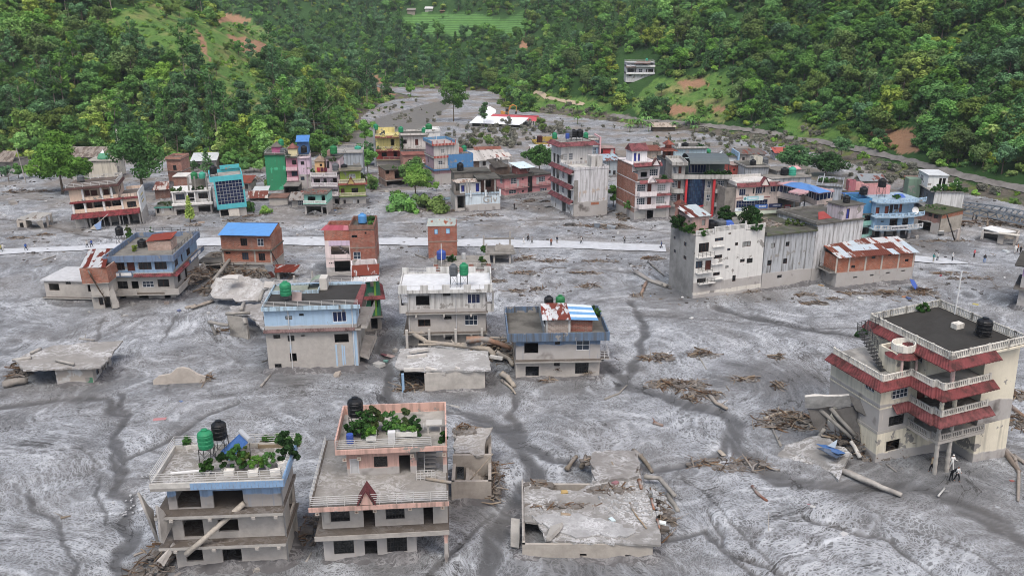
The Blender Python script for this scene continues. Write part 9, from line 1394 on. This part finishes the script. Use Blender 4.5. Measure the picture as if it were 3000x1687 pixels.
for i in range(34):
 x,y=rng.uniform(-60,1200),rng.uniform(930,1180);k=rng.choice(['m0','m0','m1','b5','m1'])
 if i>24:x,y=rng.uniform(900,2500),rng.uniform(700,840)
 tpx(k,'w7',x,y,rng.uniform(.6,1.1)*(.5 if k[0]=='b' else 1),'grey silt-coated shrub on the flat behind the town' if k[0]=='m' else 'half-buried olive tree on the flat behind the town','silted shrubs behind the town' if k[0]=='m' else 'half-buried trees behind the town')
for i,(x,y)in enumerate(((500,700),(470,640),(980,700))):tpx('t0' if i<2 else 'm1','w7',x,y,[.62,.5,1.3][i],['tall silted tree before the river barn','thinner silted tree beside the tall one','snapped grey tree near the river'][i])
ban=[]
for z,x0_,x1_,y0_,y1_,n in(('h2',1960,2330,540,720,16),('h2',2010,2250,800,950,9),('h2',2430,2560,880,1000,5),('h3',120,250,760,840,5),('h3',360,540,760,840,8),('h3',580,700,520,640,5),('h3',0,60,560,680,3),('h1',1340,1560,980,1090,7),('h3',900,960,580,640,2)):
 for _ in range(n):ban.append((z,rng.uniform(x0_,x1_),rng.uniform(y0_,y1_)))
for z,x,y in ban:tpx(rng.choice(['n0','n1']),z,x,y,rng.uniform(.8,1.3),'banana plant with broad arching leaves at the foot of the slope','banana plants on the slopes')
for i,(x0,y0,x1,y1,H,c,rf,lab)in enumerate(((1205,505,1262,503,478,'b0a49a','a8a49f','low grey shed beside the brick annex'),(1395,470,1470,468,446,'c9c2b8','8a5a4a','cream shed with rusty roof behind the long barn'),(1560,472,1625,470,440,'9aa8b0','b5b9bb','tin-roofed blue-grey shed beside the dark round tree'),(1850,470,1935,468,442,'b9a898','7a4a3c','brown shed behind the white gable house'),(1770,520,1812,518,470,'a8b4bc','9fb4c0','narrow pale shed between the weathered block and brick flank'),(2150,478,2240,476,452,'c0b8b0','6a6662','flat-roofed grey shed behind the canopy terrace'),(2270,470,2340,470,448,'b5bcc4','b05a50','pale shed with red sheet roof behind the cream office'),(2520,560,2590,562,530,'c3b6a8','8f9498','cream shed near the blue-grey wall'),(2660,560,2720,562,536,'a89a8c','7a6a60','brown lean-to beside the planted house'),(690,560,735,560,535,'b0aca6','8a4a3a','rust-roofed hut beside the emerald tower'),(1105,470,1150,470,448,'9a948c','8f8c88','grey hut below the yellow house'))):
 b=smp('town_shed',lab,'p',(x0,y0),(x1,y1),5,[H],[pnt(c,None,.5)],[[('@w2',1.0,1.9,1.0,1.9),('@dg',2.6,3.4,-.8,1.8)]],cat='shed',rail=False);zz=b.zs[0];b.sheets([(-.5,-.7,zz),(b.W+.5,-.7,zz),(b.W+.3,5,zz+1.0),(-.3,5,zz+1.0)],5,rst('7a4a3c',rf,.3),waves=4)
 # ------------------------------------------------------------ people
def body_mesh(pose):
 v=dict(pel=(0,0,.93),sp=(0,0,1.12),ch=(0,0,1.34),nk=(0,0,1.49),hd=(0,-.01,1.58),ht=(0,-.02,1.70));e=[('pel','sp'),('sp','ch'),('ch','nk'),('nk','hd'),('hd','ht')];r=dict(pel=.14,sp=.13,ch=.15,nk=.06,hd=.085,ht=.075);b_=pose.get('bend',0)
 for s,k in((-1,'l'),(1,'r')):
  st=pose['step']*s;kn=pose.get('knee',.0)*(s>0);sw=pose.get('arm',.0)*-s;el=pose.get('elbow'+k,.05)
  v.update({'sh'+k:(s*.18,0,1.40),'el'+k:(s*.25,sw*.5,1.14),'wr'+k:(s*.24,sw-el,.93+el*.9),'ha'+k:(s*.235,sw-el*1.25-.02,.84+el*1.3),'th'+k:(s*.19,sw-el*1.2-.05,.87+el*1.2),'hp'+k:(s*.09,0,.87),'kn'+k:(s*.10,-st*.5-kn,.48),'an'+k:(s*.10,-st+kn,.09),'to'+k:(s*.11,-st-.17+kn,.04)})
  e+=[('ch','sh'+k),('sh'+k,'el'+k),('el'+k,'wr'+k),('wr'+k,'ha'+k),('wr'+k,'th'+k),('pel','hp'+k),('hp'+k,'kn'+k),('kn'+k,'an'+k),('an'+k,'to'+k)];r.update({'sh'+k:.075,'el'+k:.05,'wr'+k:.038,'ha'+k:.035,'th'+k:.014,'hp'+k:.105,'kn'+k:.07,'an'+k:.05,'to'+k:.04})
 N=list(v);P=[]
 for n in N:
  x,y,z=v[n]
  if z>.95 and b_:dz=z-.95;y-=dz*sin_(b_);z=.95+dz*cos_(b_)
  P.append((x,y,z))
 me=bpy.data.meshes.new('body');me.from_pydata(P,[(N.index(a),N.index(c))for a,c in e],[]);o=bpy.data.objects.new('tmp',me);C.objects.link(o);md=o.modifiers.new('s','SKIN')
 for i,n in enumerate(N):sv=me.skin_vertices[0].data[i];sv.radius=(r[n],r[n]*(.75 if n in('pel','sp','ch')else 1));sv.use_root=n=='pel'
 md.use_smooth_shade=True;o.modifiers.new('u','SUBSURF').levels=1;o.modifiers['u'].render_levels=1;bpy.context.view_layer.update();m2=bpy.data.meshes.new_from_object(o.evaluated_get(bpy.context.evaluated_depsgraph_get()));bpy.data.objects.remove(o);return m2
POSES=[body_mesh(p)for p in(dict(step=.24,arm=.16,knee=.06),dict(step=.03,arm=.02,elbowl=.12,elbowr=.1),dict(step=.16,arm=.1,elbowr=.3),dict(step=.08,arm=.2,bend=.55,elbowl=.2,elbowr=.2))]
SKIN=pln('8a5f48',.6,.1,dirt=0);HAIR=pln('1a1614',.6,.1,dirt=0)
def person(z,x,y,pose,shirt,trou,label,face=0.0,hat=None,pack=None,s=1.0):
 p=gz(z,x,y);me=POSES[pose].copy()
 for m in(SKIN,pln(shirt,.8,.15,dirt=.05),pln(trou,.8,.15,dirt=.1),HAIR):me.materials.append(m)
 idx=[]
 for f in me.polygons:c=f.center;ax=abs(c.x);idx.append(3 if c.z>1.63 or(c.z>1.55 and c.y>.02 and pose!=3)else 0 if c.z>1.47 and ax<.12 or(ax>.19 and c.z<1.02)or c.z<.1 else 1 if c.z>.93 else 2)
 if pose==3:idx=[(2 if f.center.z<.93 and abs(f.center.x)<.19 else 3 if f.center.y<-.36 and f.center.z>1.35 else 0 if f.center.y<-.42 or f.center.z<.1 else 1)for f in me.polygons]
 me.polygons.foreach_set('material_index',idx);o=empty('person',MT_(p+Vector((0,0,.02)))@MR_(face,4,'Z')@Matrix.Diagonal((s,s,s,1)));tag(o,label,'person','people on the flats');c=bpy.data.objects.new('body',me);C.objects.link(c);c.parent=o
 if hat:MB().lathe([(.115,1.64),(.11,1.70),(.06,1.745)],(0,-.02),10).build('cap',pln(hat),o)
 if pack:MB().hexa([(-.15,.10,1.05),(.15,.10,1.05),(.13,.27,1.08),(-.13,.27,1.08),(-.13,.10,1.42),(.13,.10,1.42),(.11,.22,1.40),(-.11,.22,1.40)]).build('backpack',pln(pack),o)
for a in(('z8',10,322,0,'b8b04a','4a4a3a','person in yellow-green shirt walking at the road end',1.6),('z8',28,318,2,'d9d9d6','c9c9c6','person in white carrying a load at the road end',1.6),('z8',208,312,0,'2a62b8','23304a','person in blue shirt striding along the pale road',-1.6),('z8',688,288,0,'d5d3cc','3a3a3c','person in white beside the blue house tank',-1.6),('z8',724,284,0,'3a5aa8','1e2430','person in blue walking next to the one in white',-1.6),('w2',1148,405,0,'e0e0de','d5d5d2','person all in white on the road',1.5),('w2',1192,380,0,'1c1c20','232326','person all in black crossing the road edge',1.2),('w2',1231,401,0,'8f8c84','3a3c34','person in grey walking behind the one in white',1.5),('w2',1424,419,1,'8a4a30','2f2a28','person in rust shirt standing on the road',0.4),('w2',1483,396,2,'23283a','8a8478','person in navy top with raised hand on the road',2.6),('w2',1727,399,0,'c9c9c6','3a3a3c','person with dark backpack walking alone on the road',-1.5,None,'1e2024'),('w2',2162,396,1,'33353a','2a2c30','person with backpack standing beyond the road',3.0,None,'8a8a84'),('w2',2532,445,0,'3f5a88','2a3040','person in blue near the corner of the white block',1.5),('w4',466,716,1,'2f8a8a','b0a898','person in teal shirt on the road by the brick store',2.0),('w4',530,701,1,'b9bdbd','1c1e22','person in pale top next to the one in teal',3.1),('w4',774,702,0,'d9dad8','232428','person with white cap at the road end',-1.2,'e3e3e0'),('w4',1130,642,1,'d0606a','2a2024','person in pink top and black shorts on the rubble',.5),('w4',1296,727,0,'1e1f24','5a86c0','person in black top and light jeans',2.8),('w4',1802,566,1,'dcdcda','d5d5d2','person in white at the white-roofed ruin',0.0),('w4',1838,548,1,'b5662a','2a2826','person in orange at the white-roofed ruin',1.0),('w4',1882,590,0,'26282c','1e2024','person in dark clothes below the white-roofed ruin',2.0),('w5',1836,352,0,'b9a88a','1e2026','person with backpack stepping out under the cream house',-1.7,None,'23252a'),('w5',1996,338,2,'e3e3e1','d9d9d6','person all in white with white cap before the cream house',.2,'e8e8e6'),('w5',1992,428,3,'1c1f26','1c1f26','person in dark clothes bending forward before the cream house',.4),('w5',2038,432,0,'c9cccd','23262c','person in pale shirt with backpack beside the bending one',.6,None,'1e2026'),('y5',432,1226,1,'1e1e22','26262a','lone dark figure in front of the lettered house',1.0),('y8',1910,802,1,'2a2c34','26282c','dark figure beside the fallen truss bridge',1.0),('y8',1952,808,1,'3a4a5a','26282c','second figure beside the fallen truss bridge',2.0)):person(*a)
# ------------------------------------------------------------ driftwood, logs and litter on the mud
PL=[('w3',700,700,3.0,1.6,.7,90,'broad brown brush heap in the mud'),('w3',1120,670,2.6,1.4,1.2,90,'pointed root heap with upright stake'),('w3',880,990,4.0,1.6,.7,170,'long reddish driftwood bank beside a wet channel'),('w3',1180,1110,3.0,1.6,.7,120,'end of the long driftwood bank'),('w3',1965,1010,1.0,.9,1.5,50,'spiky dark stump in the wet mud'),('w3',1972,700,.9,.7,.8,40,'small dark root clump on pale mud'),('w3',1600,935,2.2,.8,.5,50,'thin scatter of brown sticks in the mud'),('w3',2060,1330,3.5,1.4,.7,110,'brown driftwood in front of the fallen parapet'),('w3',430,30,1.2,.8,.8,40,'root ball of the big pale log'),('w2',1170,550,2.2,.8,.8,60,'dark bent metal and wood near the pavilion'),('w2',760,110,4,1.6,1.2,110,'grey brush heap near the lettered house'),('w2',300,60,5,2.0,1.6,140,'tangle of torn branches under the bright tree'),('w2',1150,690,3.0,.8,.5,60,'scattered boards on the flats'),('w2',1780,690,3.5,1.0,.6,80,'rust-brown board scatter on the flats'),('w2',2080,230,5,1.6,1.6,140,'twisted metal and timber before the shuttered house'),('w2',1880,220,4,1.2,1.0,100,'reddish wreckage before the weathered block'),('w2',1650,210,3,1.2,1.0,70,'wreckage at the foot of the weathered block'),('w2',2470,545,3,1.0,.8,80,'brown roots beyond the road end'),('w2',1800,820,2.2,.9,.6,60,'brown root patch on the flats'),('w2',1270,850,1.5,.8,.5,40,'small brown patch on the flats'),('w2',1080,870,1.6,.8,.6,40,'small dark patch near the dark blue parapet'),('w2',890,770,1.6,.8,.4,40,'sticks near the whitewashed house'),('w2',1900,570,4.5,.7,.6,70,'low grey debris line'),('w2',1450,570,3.5,.8,.6,70,'grass-like debris ridge by the road'),('z7',900,885,2.0,.6,.5,50,'brown debris by the white block plinth'),('z7',1410,915,2.0,.7,.6,60,'brown roots before the grey wall'),('z7',1500,995,2.4,.8,.6,70,'brown root mat on pale mud'),('z7',1680,950,1.4,.6,.5,40,'small root mat on pale mud'),('z7',1870,900,2.2,.7,.6,60,'brown scatter before the brick store'),('z7',2200,900,4.0,1.0,.7,110,'long driftwood bank behind the cream house'),('z7',2520,890,3.0,1.4,1.0,100,'brown debris at the end of the brick store'),('z4',1690,960,2.4,2.6,1.2,110,'thick brown roots beside the cream house flank'),('z4',1700,780,2.0,1.4,.8,60,'torn roots above the cream house flank'),('z8',140,210,2.2,.9,.5,50,'brown patch by the mud shed'),('z8',350,185,2.4,.8,.4,40,'flat brown patch near the pale road'),('y1',250,830,5,2.0,1.4,120,'grey brush heap on the far mud'),('y1',560,820,4,1.6,1.0,60,'pale silted mound on the far mud'),('y2',700,1340,2.6,1.0,.4,50,'roots at the foot of the columnar tree'),('y2',1450,1260,4,1.0,.5,80,'brown mat before the turquoise building'),('y2',1700,1190,2.5,.8,.7,60,'broken branches by the small tree'),('y2',1750,600,5,3,1.4,130,'stacked grey wreckage behind the tin shed'),('y3',1300,1300,1.6,.6,.4,30,'boards before the white and pink house'),('y4',650,1330,4.5,1.2,.8,100,'roots under the uprooted bush'),('y4',1180,1240,1.6,1.0,.7,50,'sheet metal wreckage beside the lettered house'),('y5',700,1100,5.5,1.2,.7,130,'dark mud and timber before the pink long house'),('y5',950,1000,4,1.0,.7,100,'timber heap at the corner of the pink long house'),('y8',750,1060,5,1.0,.7,110,'mixed rubbish before the sky-blue house'),('y8',1600,1050,6,.8,.6,100,'brown debris line at the leaning pole'),('y8',1350,880,5,.8,.6,70,'dark mud line under the brown ruin'),('w4',300,1220,3,1.5,.8,110,'brown rubbish bank beside blue tarpaulin'),('w4',1050,980,4,.8,.4,60,'plank scatter on the far flats'),('w4',800,900,4,1.2,.3,60,'brown gravelly scatter below the road'),('h3',1240,935,2.5,3.5,2.2,80,'landslide rubble on the far bank'),('y7',860,200,4,2.0,1.6,70,'collapsed stakes on the far mud'),('w5',230,300,5,1.6,.3,90,'dark gravel and sticks at the channel junction')]
for i,(z,x,y,rx,ry,h,n,lab)in enumerate(PL):pile(gz(z,x,y),rx,ry,h,n,lab,seed=300+i,L=1.5,r=.055)
LG=[('w3',[(1210,1120),(1300,1210),(1412,1268)],.35,.22,'pale log at the end of the long driftwood bank','b0a090'),('w3',[(1100,590),(1085,660),(1185,825)],.12,.08,'pale branch fallen from the pointed root heap','b0a898'),('w3',[(1820,1372),(1960,1320),(2085,1300)],.3,.22,'pale split log by the wet channel','c0b09a'),('w3',[(1965,1440),(2100,1418)],.18,.14,'short pale log near the fallen parapet','b5a894'),('w3',[(75,1155),(240,1090),(320,1000)],.16,.1,'straight branch near the dark blue parapet house','9a948a'),('w3',[(610,1415),(715,1445)],.25,.18,'red-brown stub in the mud','8a5a42'),('w2',[(2270,690),(2420,780),(2580,835)],.55,.35,'large pale trunk on the flats near the white block','bcb4aa'),('w2',[(2385,785),(2330,900)],.35,.3,'red-brown log crossing the large pale trunk','9a7a66'),('w2',[(2400,580),(2560,720)],.25,.15,'dark straight pole beyond the large trunk','55504c'),('w2',[(1050,680),(1200,705)],.2,.14,'orange-brown board on the flats','9a7458'),('w2',[(60,510),(180,545)],.2,.12,'log behind the brick stair tower','8a8278'),('w2',[(1400,630),(1580,640)],.12,.1,'thin dark pole lying on the flats','5a5450'),('w2',[(650,205),(830,215)],.16,.1,'grey pole lying beside the road','8f8a84'),('w2',[(465,165),(650,140)],.14,.1,'slanting pole near the brush heap','9a958e'),('w2',[(1640,160),(1660,60)],.14,.12,'upright stake at the weathered block','8a857e'),('w2',[(1900,115),(2060,60)],.28,.2,'grey log by the shuttered house','8a857e'),('w5',[(415,480),(470,550),(535,595)],.22,.14,'rust-brown curved branch on pale mud','8a4a34'),('w5',[(575,20),(640,160)],.16,.12,'crooked grey stick by the fallen slab','8f8a82'),('w5',[(2400,170),(2500,260),(2530,380),(2525,600)],.3,.18,'long bent root at the edge of the frame','9a8f84'),('w5',[(2490,240),(2580,300)],.35,.25,'thick root fork at the edge of the frame','8f7f70'),('w5',[(1895,555),(1945,490)],.14,.1,'short white plank before the bending person','d9d9d6'),('w5',[(1480,300),(1560,360)],.12,.08,'thin stick before the porch columns','8a857e'),('w5',[(540,745),(545,830)],.07,.05,'pale twig upright in the mud','b5b0a8'),('z7',[(0,795),(60,815),(118,840)],.4,.3,'pale log beside the white block corner','c0b8ae'),('z7',[(1040,858),(1210,842)],.12,.1,'thin pale pole at the grey wall','b5b0a8'),('z4',[(1580,1150),(1640,1230),(1690,1300)],.35,.25,'dark root beside the cream house','7a6a5c'),('z4',[(1630,860),(1720,930)],.4,.3,'brown trunk end at the cream house flank','7a5a44'),('z4',[(20,960),(30,1010),(90,1120)],.14,.1,'curved pale branch before the driftwood bank','9a948a'),('z8',[(1460,765),(1560,745),(1680,705)],.35,.25,'pale log in front of the collapsed roof','a89c8e'),('z8',[(330,385),(440,350)],.18,.14,'pale pole on the mud near the grey annex','a5a098'),('z8',[(625,1005),(745,1015)],.2,.16,'pale beam above the sunken roof','aaa69f'),('z8',[(950,825),(1010,820)],.18,.16,'short white beam on the mud','b5b2ad'),('z8',[(270,440),(400,410)],.08,.06,'thin line of debris on the mud','8a867f'),('z5',[(760,1390),(865,1265)],.2,.16,'pale log pointing at the light blue house','a8a39b'),('z5',[(0,540),(130,500),(245,460)],.3,.2,'pale log before the pancaked building','b0a494'),('z5',[(770,1120),(850,1095)],.12,.1,'dark stick by the light blue house','4a4642'),('w6',[(480,995),(560,978)],.16,.08,'short stick in the near mud','8a7a66'),('z1',[(1340,1340),(1385,1265)],.12,.08,'pale stick between the two near houses','b5b0a8'),('y8',[(720,430),(720,431)],.1,.1,'x','888888')][:-1]
for z,q,r0,r1,lab,c in LG:r0*=.8;r1*=.8;c=''.join('%02x'%int(int(c[i:i+2],16)*.65+48)for i in(0,2,4));log('driftwood_log',[gz(z,x,y)+Vector((0,0,r0*.7+(.9*(k==0)if 'upright' in lab else 0)))for k,(x,y)in enumerate(q)],r0,r1,lab,wood(c),None,1)
SCR=[('z5',2045,1150,(.9,.7,.5),'c3c3c0','white broken cabinet in the mud'),('z5',1595,1260,(.9,.5,.5),'c0b0a0','pale wooden rack lying by the light blue house'),('z5',2160,1045,(.8,.5,.1),'c9a8a0','pink-grey board beside the white cabinet'),('z5',2120,1105,(.4,.3,.25),'6ac0b0','turquoise plastic piece by the white cabinet'),('z5',2095,1035,(.5,.3,.2),'8a3a4a','dark red cloth by the white cabinet'),('z5',2220,995,(.35,.35,.4),'b9b5ae','pale round stone near the white cabinet'),('w6',1265,210,(.9,.35,.15),'d87a80','pink checked sheet on the near mud'),('z1',352,68,(.3,.2,.15),'4a78c0','small blue scrap on the near mud'),('w5',870,612,(.3,.18,.12),'b02a4a','tiny crimson scrap on the mud'),('w5',898,630,(.3,.2,.12),'d5d5d2','white scrap beside the crimson one'),('w5',1140,852,(.45,.3,.2),'d9d9d8','white plastic bag on the near mud'),('w5',2480,430,(.3,.2,.2),'b0504a','red and white bundle by the bent root'),('w5',175,205,(.7,.35,.15),'c9b8a0','cream panel at the channel junction'),('w3',1025,262,(.5,.3,.12),'e0e2e2','white lid on pale mud'),('w3',580,25,(.3,.2,.12),'5a9ad8','blue scrap near the big log'),('w3',760,965,(.35,.25,.12),'d0a0b0','pink scrap in the driftwood bank'),('w4',1160,1405,(.6,.35,.2),'d8c840','yellow sheet behind the cream house'),('w4',590,940,(.3,.2,.35),'b02838','red scrap on the far flats'),('w4',1228,1182,(.45,.25,.1),'e3e3e2','white tray behind the cream house'),('w4',1120,1160,(.4,.3,.2),'2a2a2c','black tyre piece behind the cream house'),('w4',1660,545,(1.0,.6,.4),'d0dade','crumpled white sheet by the white-roofed ruin'),('z7',1560,825,(.7,.3,.2),'d8a050','orange bundle at the grey wall'),('z7',1500,770,(2.2,.3,.7),'c9a890','pinkish slab at the foot of the grey wall'),('z7',1930,955,(.6,.5,.45),'d9dbd9','white sack on pale mud'),('z7',2345,935,(.5,.3,.3),'d8803a','orange barrel in the debris behind the cream house'),('z7',2385,950,(.5,.3,.35),'2f4f9a','blue barrel in the debris behind the cream house'),('z6',120,950,(.35,.3,.35),'b9b5ae','pale boulder left of the buried block'),('w2',1620,210,(1.4,.8,.7),'4a4846','crushed dark car shell before the weathered block'),('w2',1885,225,(.9,.6,.9),'5a6a7a','round grey drum in the wreckage'),('w2',2030,240,(1.2,.6,.8),'8f9aa4','bent grey sheet in the wreckage'),('w2',1195,820,(.4,.3,.2),'dadada','white scrap near the dark blue parapet house'),('z8',195,720,(.2,.2,.1),'c9c5be','speck of white in the mud'),('z8',700,790,(.25,.2,.2),'d5cfc6','small pale block before the brick tower'),('z8',1045,735,(.5,.4,.6),'9a9690','mud-coated boulder before the blue house'),('z8',1310,725,(.5,.4,.5),'8a7a70','brown boulder before the blue house'),('z8',1640,800,(.3,.2,.4),'d9d9d8','white canister by the pancaked building'),('z8',1405,780,(.4,.3,.3),'5a6aa0','blue bag in the branches before the blue house'),('y2',840,1295,(.9,.5,.2),'a88a72','brown board by the columnar tree'),('y1',60,1135,(.5,.3,.2),'dadad8','white sack on the far mud'),('y1',175,985,(1.6,1.0,.9),'9a9288','half-buried car in the far mud'),('y3',1290,1325,(.8,.4,.3),'4a7ab8','blue tarpaulin before the white and pink house'),('y4',1165,1170,(1.6,.9,.4),'7a98a8','grey-blue metal sheet beside the lettered house'),('y4',260,1060,(1.0,.6,.4),'c0b5a8','pale slab before the gutted ruin'),('y8',640,1052,(.9,.4,.2),'e0e0dc','white board before the sky-blue house'),('y8',715,1050,(.8,.4,.2),'c9b8a8','cream board before the sky-blue house'),('y8',1040,1055,(.6,.3,.7),'c9c0b0','cream panel standing in the rubble'),('y8',1215,1020,(.4,.3,.8),'c0bcb4','small stone post in the mud')]
def dull(c,k=.4):return ''.join('%02x'%int(int(c[i:i+2],16)*(1-k)+125*k)for i in(0,2,4))
for i,(z,x,y,(a,c,d),col,lab)in enumerate(SCR):
 a*=.8;c*=.8;col=dull(col,.35)
 p=gz(z,x,y);rg=RR_(900+i);tms('flotsam',MB().hexa([(u*a*rg.uniform(.75,1.1),v*c*rg.uniform(.75,1.1),w*d*rg.uniform(.7,1.1)-.08)for w in(0,1)for u,v in((-1,-1),(1,-1),(1,1),(-1,1))]),pln(col),lab,'debris','flotsam in the mud',MT_(p)@MR_(rg.uniform(0,3),4,'Z')@MR_(rg.uniform(-.2,.2),4,'X'))
for i,(z,q,c,lab)in enumerate((('z7',[(2400,770,1.6),(2440,780,1.0),(2480,860,.1),(2450,870,.2)],'2f5ab8','blue tarpaulin hanging at the end of the brick store'),('z8',[(740,110,.9),(800,75,1.6),(800,140,.1),(760,148,.1)],'6a86b0','blue ragged tarpaulin before the peach house'),('z8',[(705,140,.1),(745,105,.8),(760,150,.1)],'a09a90','grey sheet before the peach house'),('y5',[(740,1110,.3),(930,1050,.5),(1000,1060,.3),(800,1110,.2)],'7a7876','flat grey slab before the pink long house'),('y5',[(870,1180,.3),(900,1150,.4),(1000,1150,.4),(900,1185,.3)],'8a8886','pale slab stuck in the mud before the pink long house'),('z2',[(1220,100,.1),(1240,95,.3),(1345,120,.3),(1330,130,.1)],'b9b6b0','pale sheet on the mud behind the pink house'),('w2',[(470,0,0),(560,10,.1),(520,65,.1),(480,40,.1)],'7a7874','tilted slab before the lettered house'))):sbt('washed_sheet',[G(z,*p)+Vector((0,0,.15))for p in q],pln(c,.6),lab,'sheet',.06,.1,seed=400+i)
p=gz('y1',345,705);tms('utility_pole',MB().tube((0,0,-.5),(-.9,0,9.5),.16,.1,8),cnc('a8a49e',.2),'pale utility pole leaning beside the large round tree','pole',None,MT_(p))
p=gz('z8',830,60);log('leaning_pole',[G('z8',745,110,.8),G('z8',850,20,3.0)],.08,.07,'pole propped in the blue ragged tarpaulin',wood('b0aca6'),None,0,cat='pole')
rg=RR_(5);mb=MB();FM=[pln('c9c9c9',.8),wood('5a4a3e'),mud('55514d',.1),wood('8a7a68'),pln('aeb0b2',.7)]
pts=[]
for _ in range(5200):
 y=95+150*rg.random()**.8;x=rg.uniform(-.62,.62)*y
 w_=(.25+.75*(y>125))*(1.0 if x>-20 or y>150 else .35)
 if y<128 and rg.random()>.25:continue
 if rg.random()<w_:pts.append((x,y))
for _ in range(70):pts.append((rg.gauss(-36.2,.7),rg.uniform(68,76)))
xs_=np.array([p[0]for p in pts]);ys_=np.array([p[1]for p in pts]);nz=fbm(xs_/11+5,ys_/11,3);zz_=height(xs_,ys_)
for(x,y),q,z in zip(pts,nz,zz_):
 if q<-.02 and y>80:continue
 mb.cm=4 if y<80 else rg.choice([0,1,1,1,2,2,2,3,3]);s=rg.uniform(.06,.22)*(.5 if y<80 else 1 if mb.cm!=2 else 1.4)
 if mb.cm in(1,3)and y>80:
  t=rg.uniform(0,6.28);l=rg.uniform(.4,1.5);d=Vector((cos_(t)*l,sin_(t)*l,rg.uniform(-.1,.2)));P0=Vector((x,y,z+.04));mb.tube(P0-d*.5,P0+d*.5,.05*rg.uniform(.5,1.4),n=4)
 else:mb.hexa([(x+s*u*rg.uniform(.6,1.3),y+s*v*rg.uniform(.6,1.3),z+w*s*rg.uniform(.5,1.1)-.03)for w in(0,1)for u,v in((-1,-1),(1,-1),(1,1),(-1,1))])
tag(mb.build('flood_litter',FM),'countless small stones, sticks and rubbish strewn over the mud',None,None,'stuff')
# ------------------------------------------------------------ the damp air of the valley
zt_=float(GZ.max())+40
hb=MB().box(-1520,1520,-120,1740,-8,zt_).build('haze',[]);hb['kind']='stuff';hb['label']='thin damp haze filling the valley'
hm=bpy.data.materials.new('haze');hm.use_nodes=True;hm.node_tree.nodes.clear();vo=hm.node_tree.nodes.new('ShaderNodeVolumePrincipled');ou=hm.node_tree.nodes.new('ShaderNodeOutputMaterial')
vo.inputs['Color'].default_value=(.86,.92,1,1);vo.inputs['Density'].default_value=.00012;vo.inputs['Anisotropy'].default_value=.1;hm.node_tree.links.new(vo.outputs[0],ou.inputs['Volume']);hb.data.materials.append(hm)
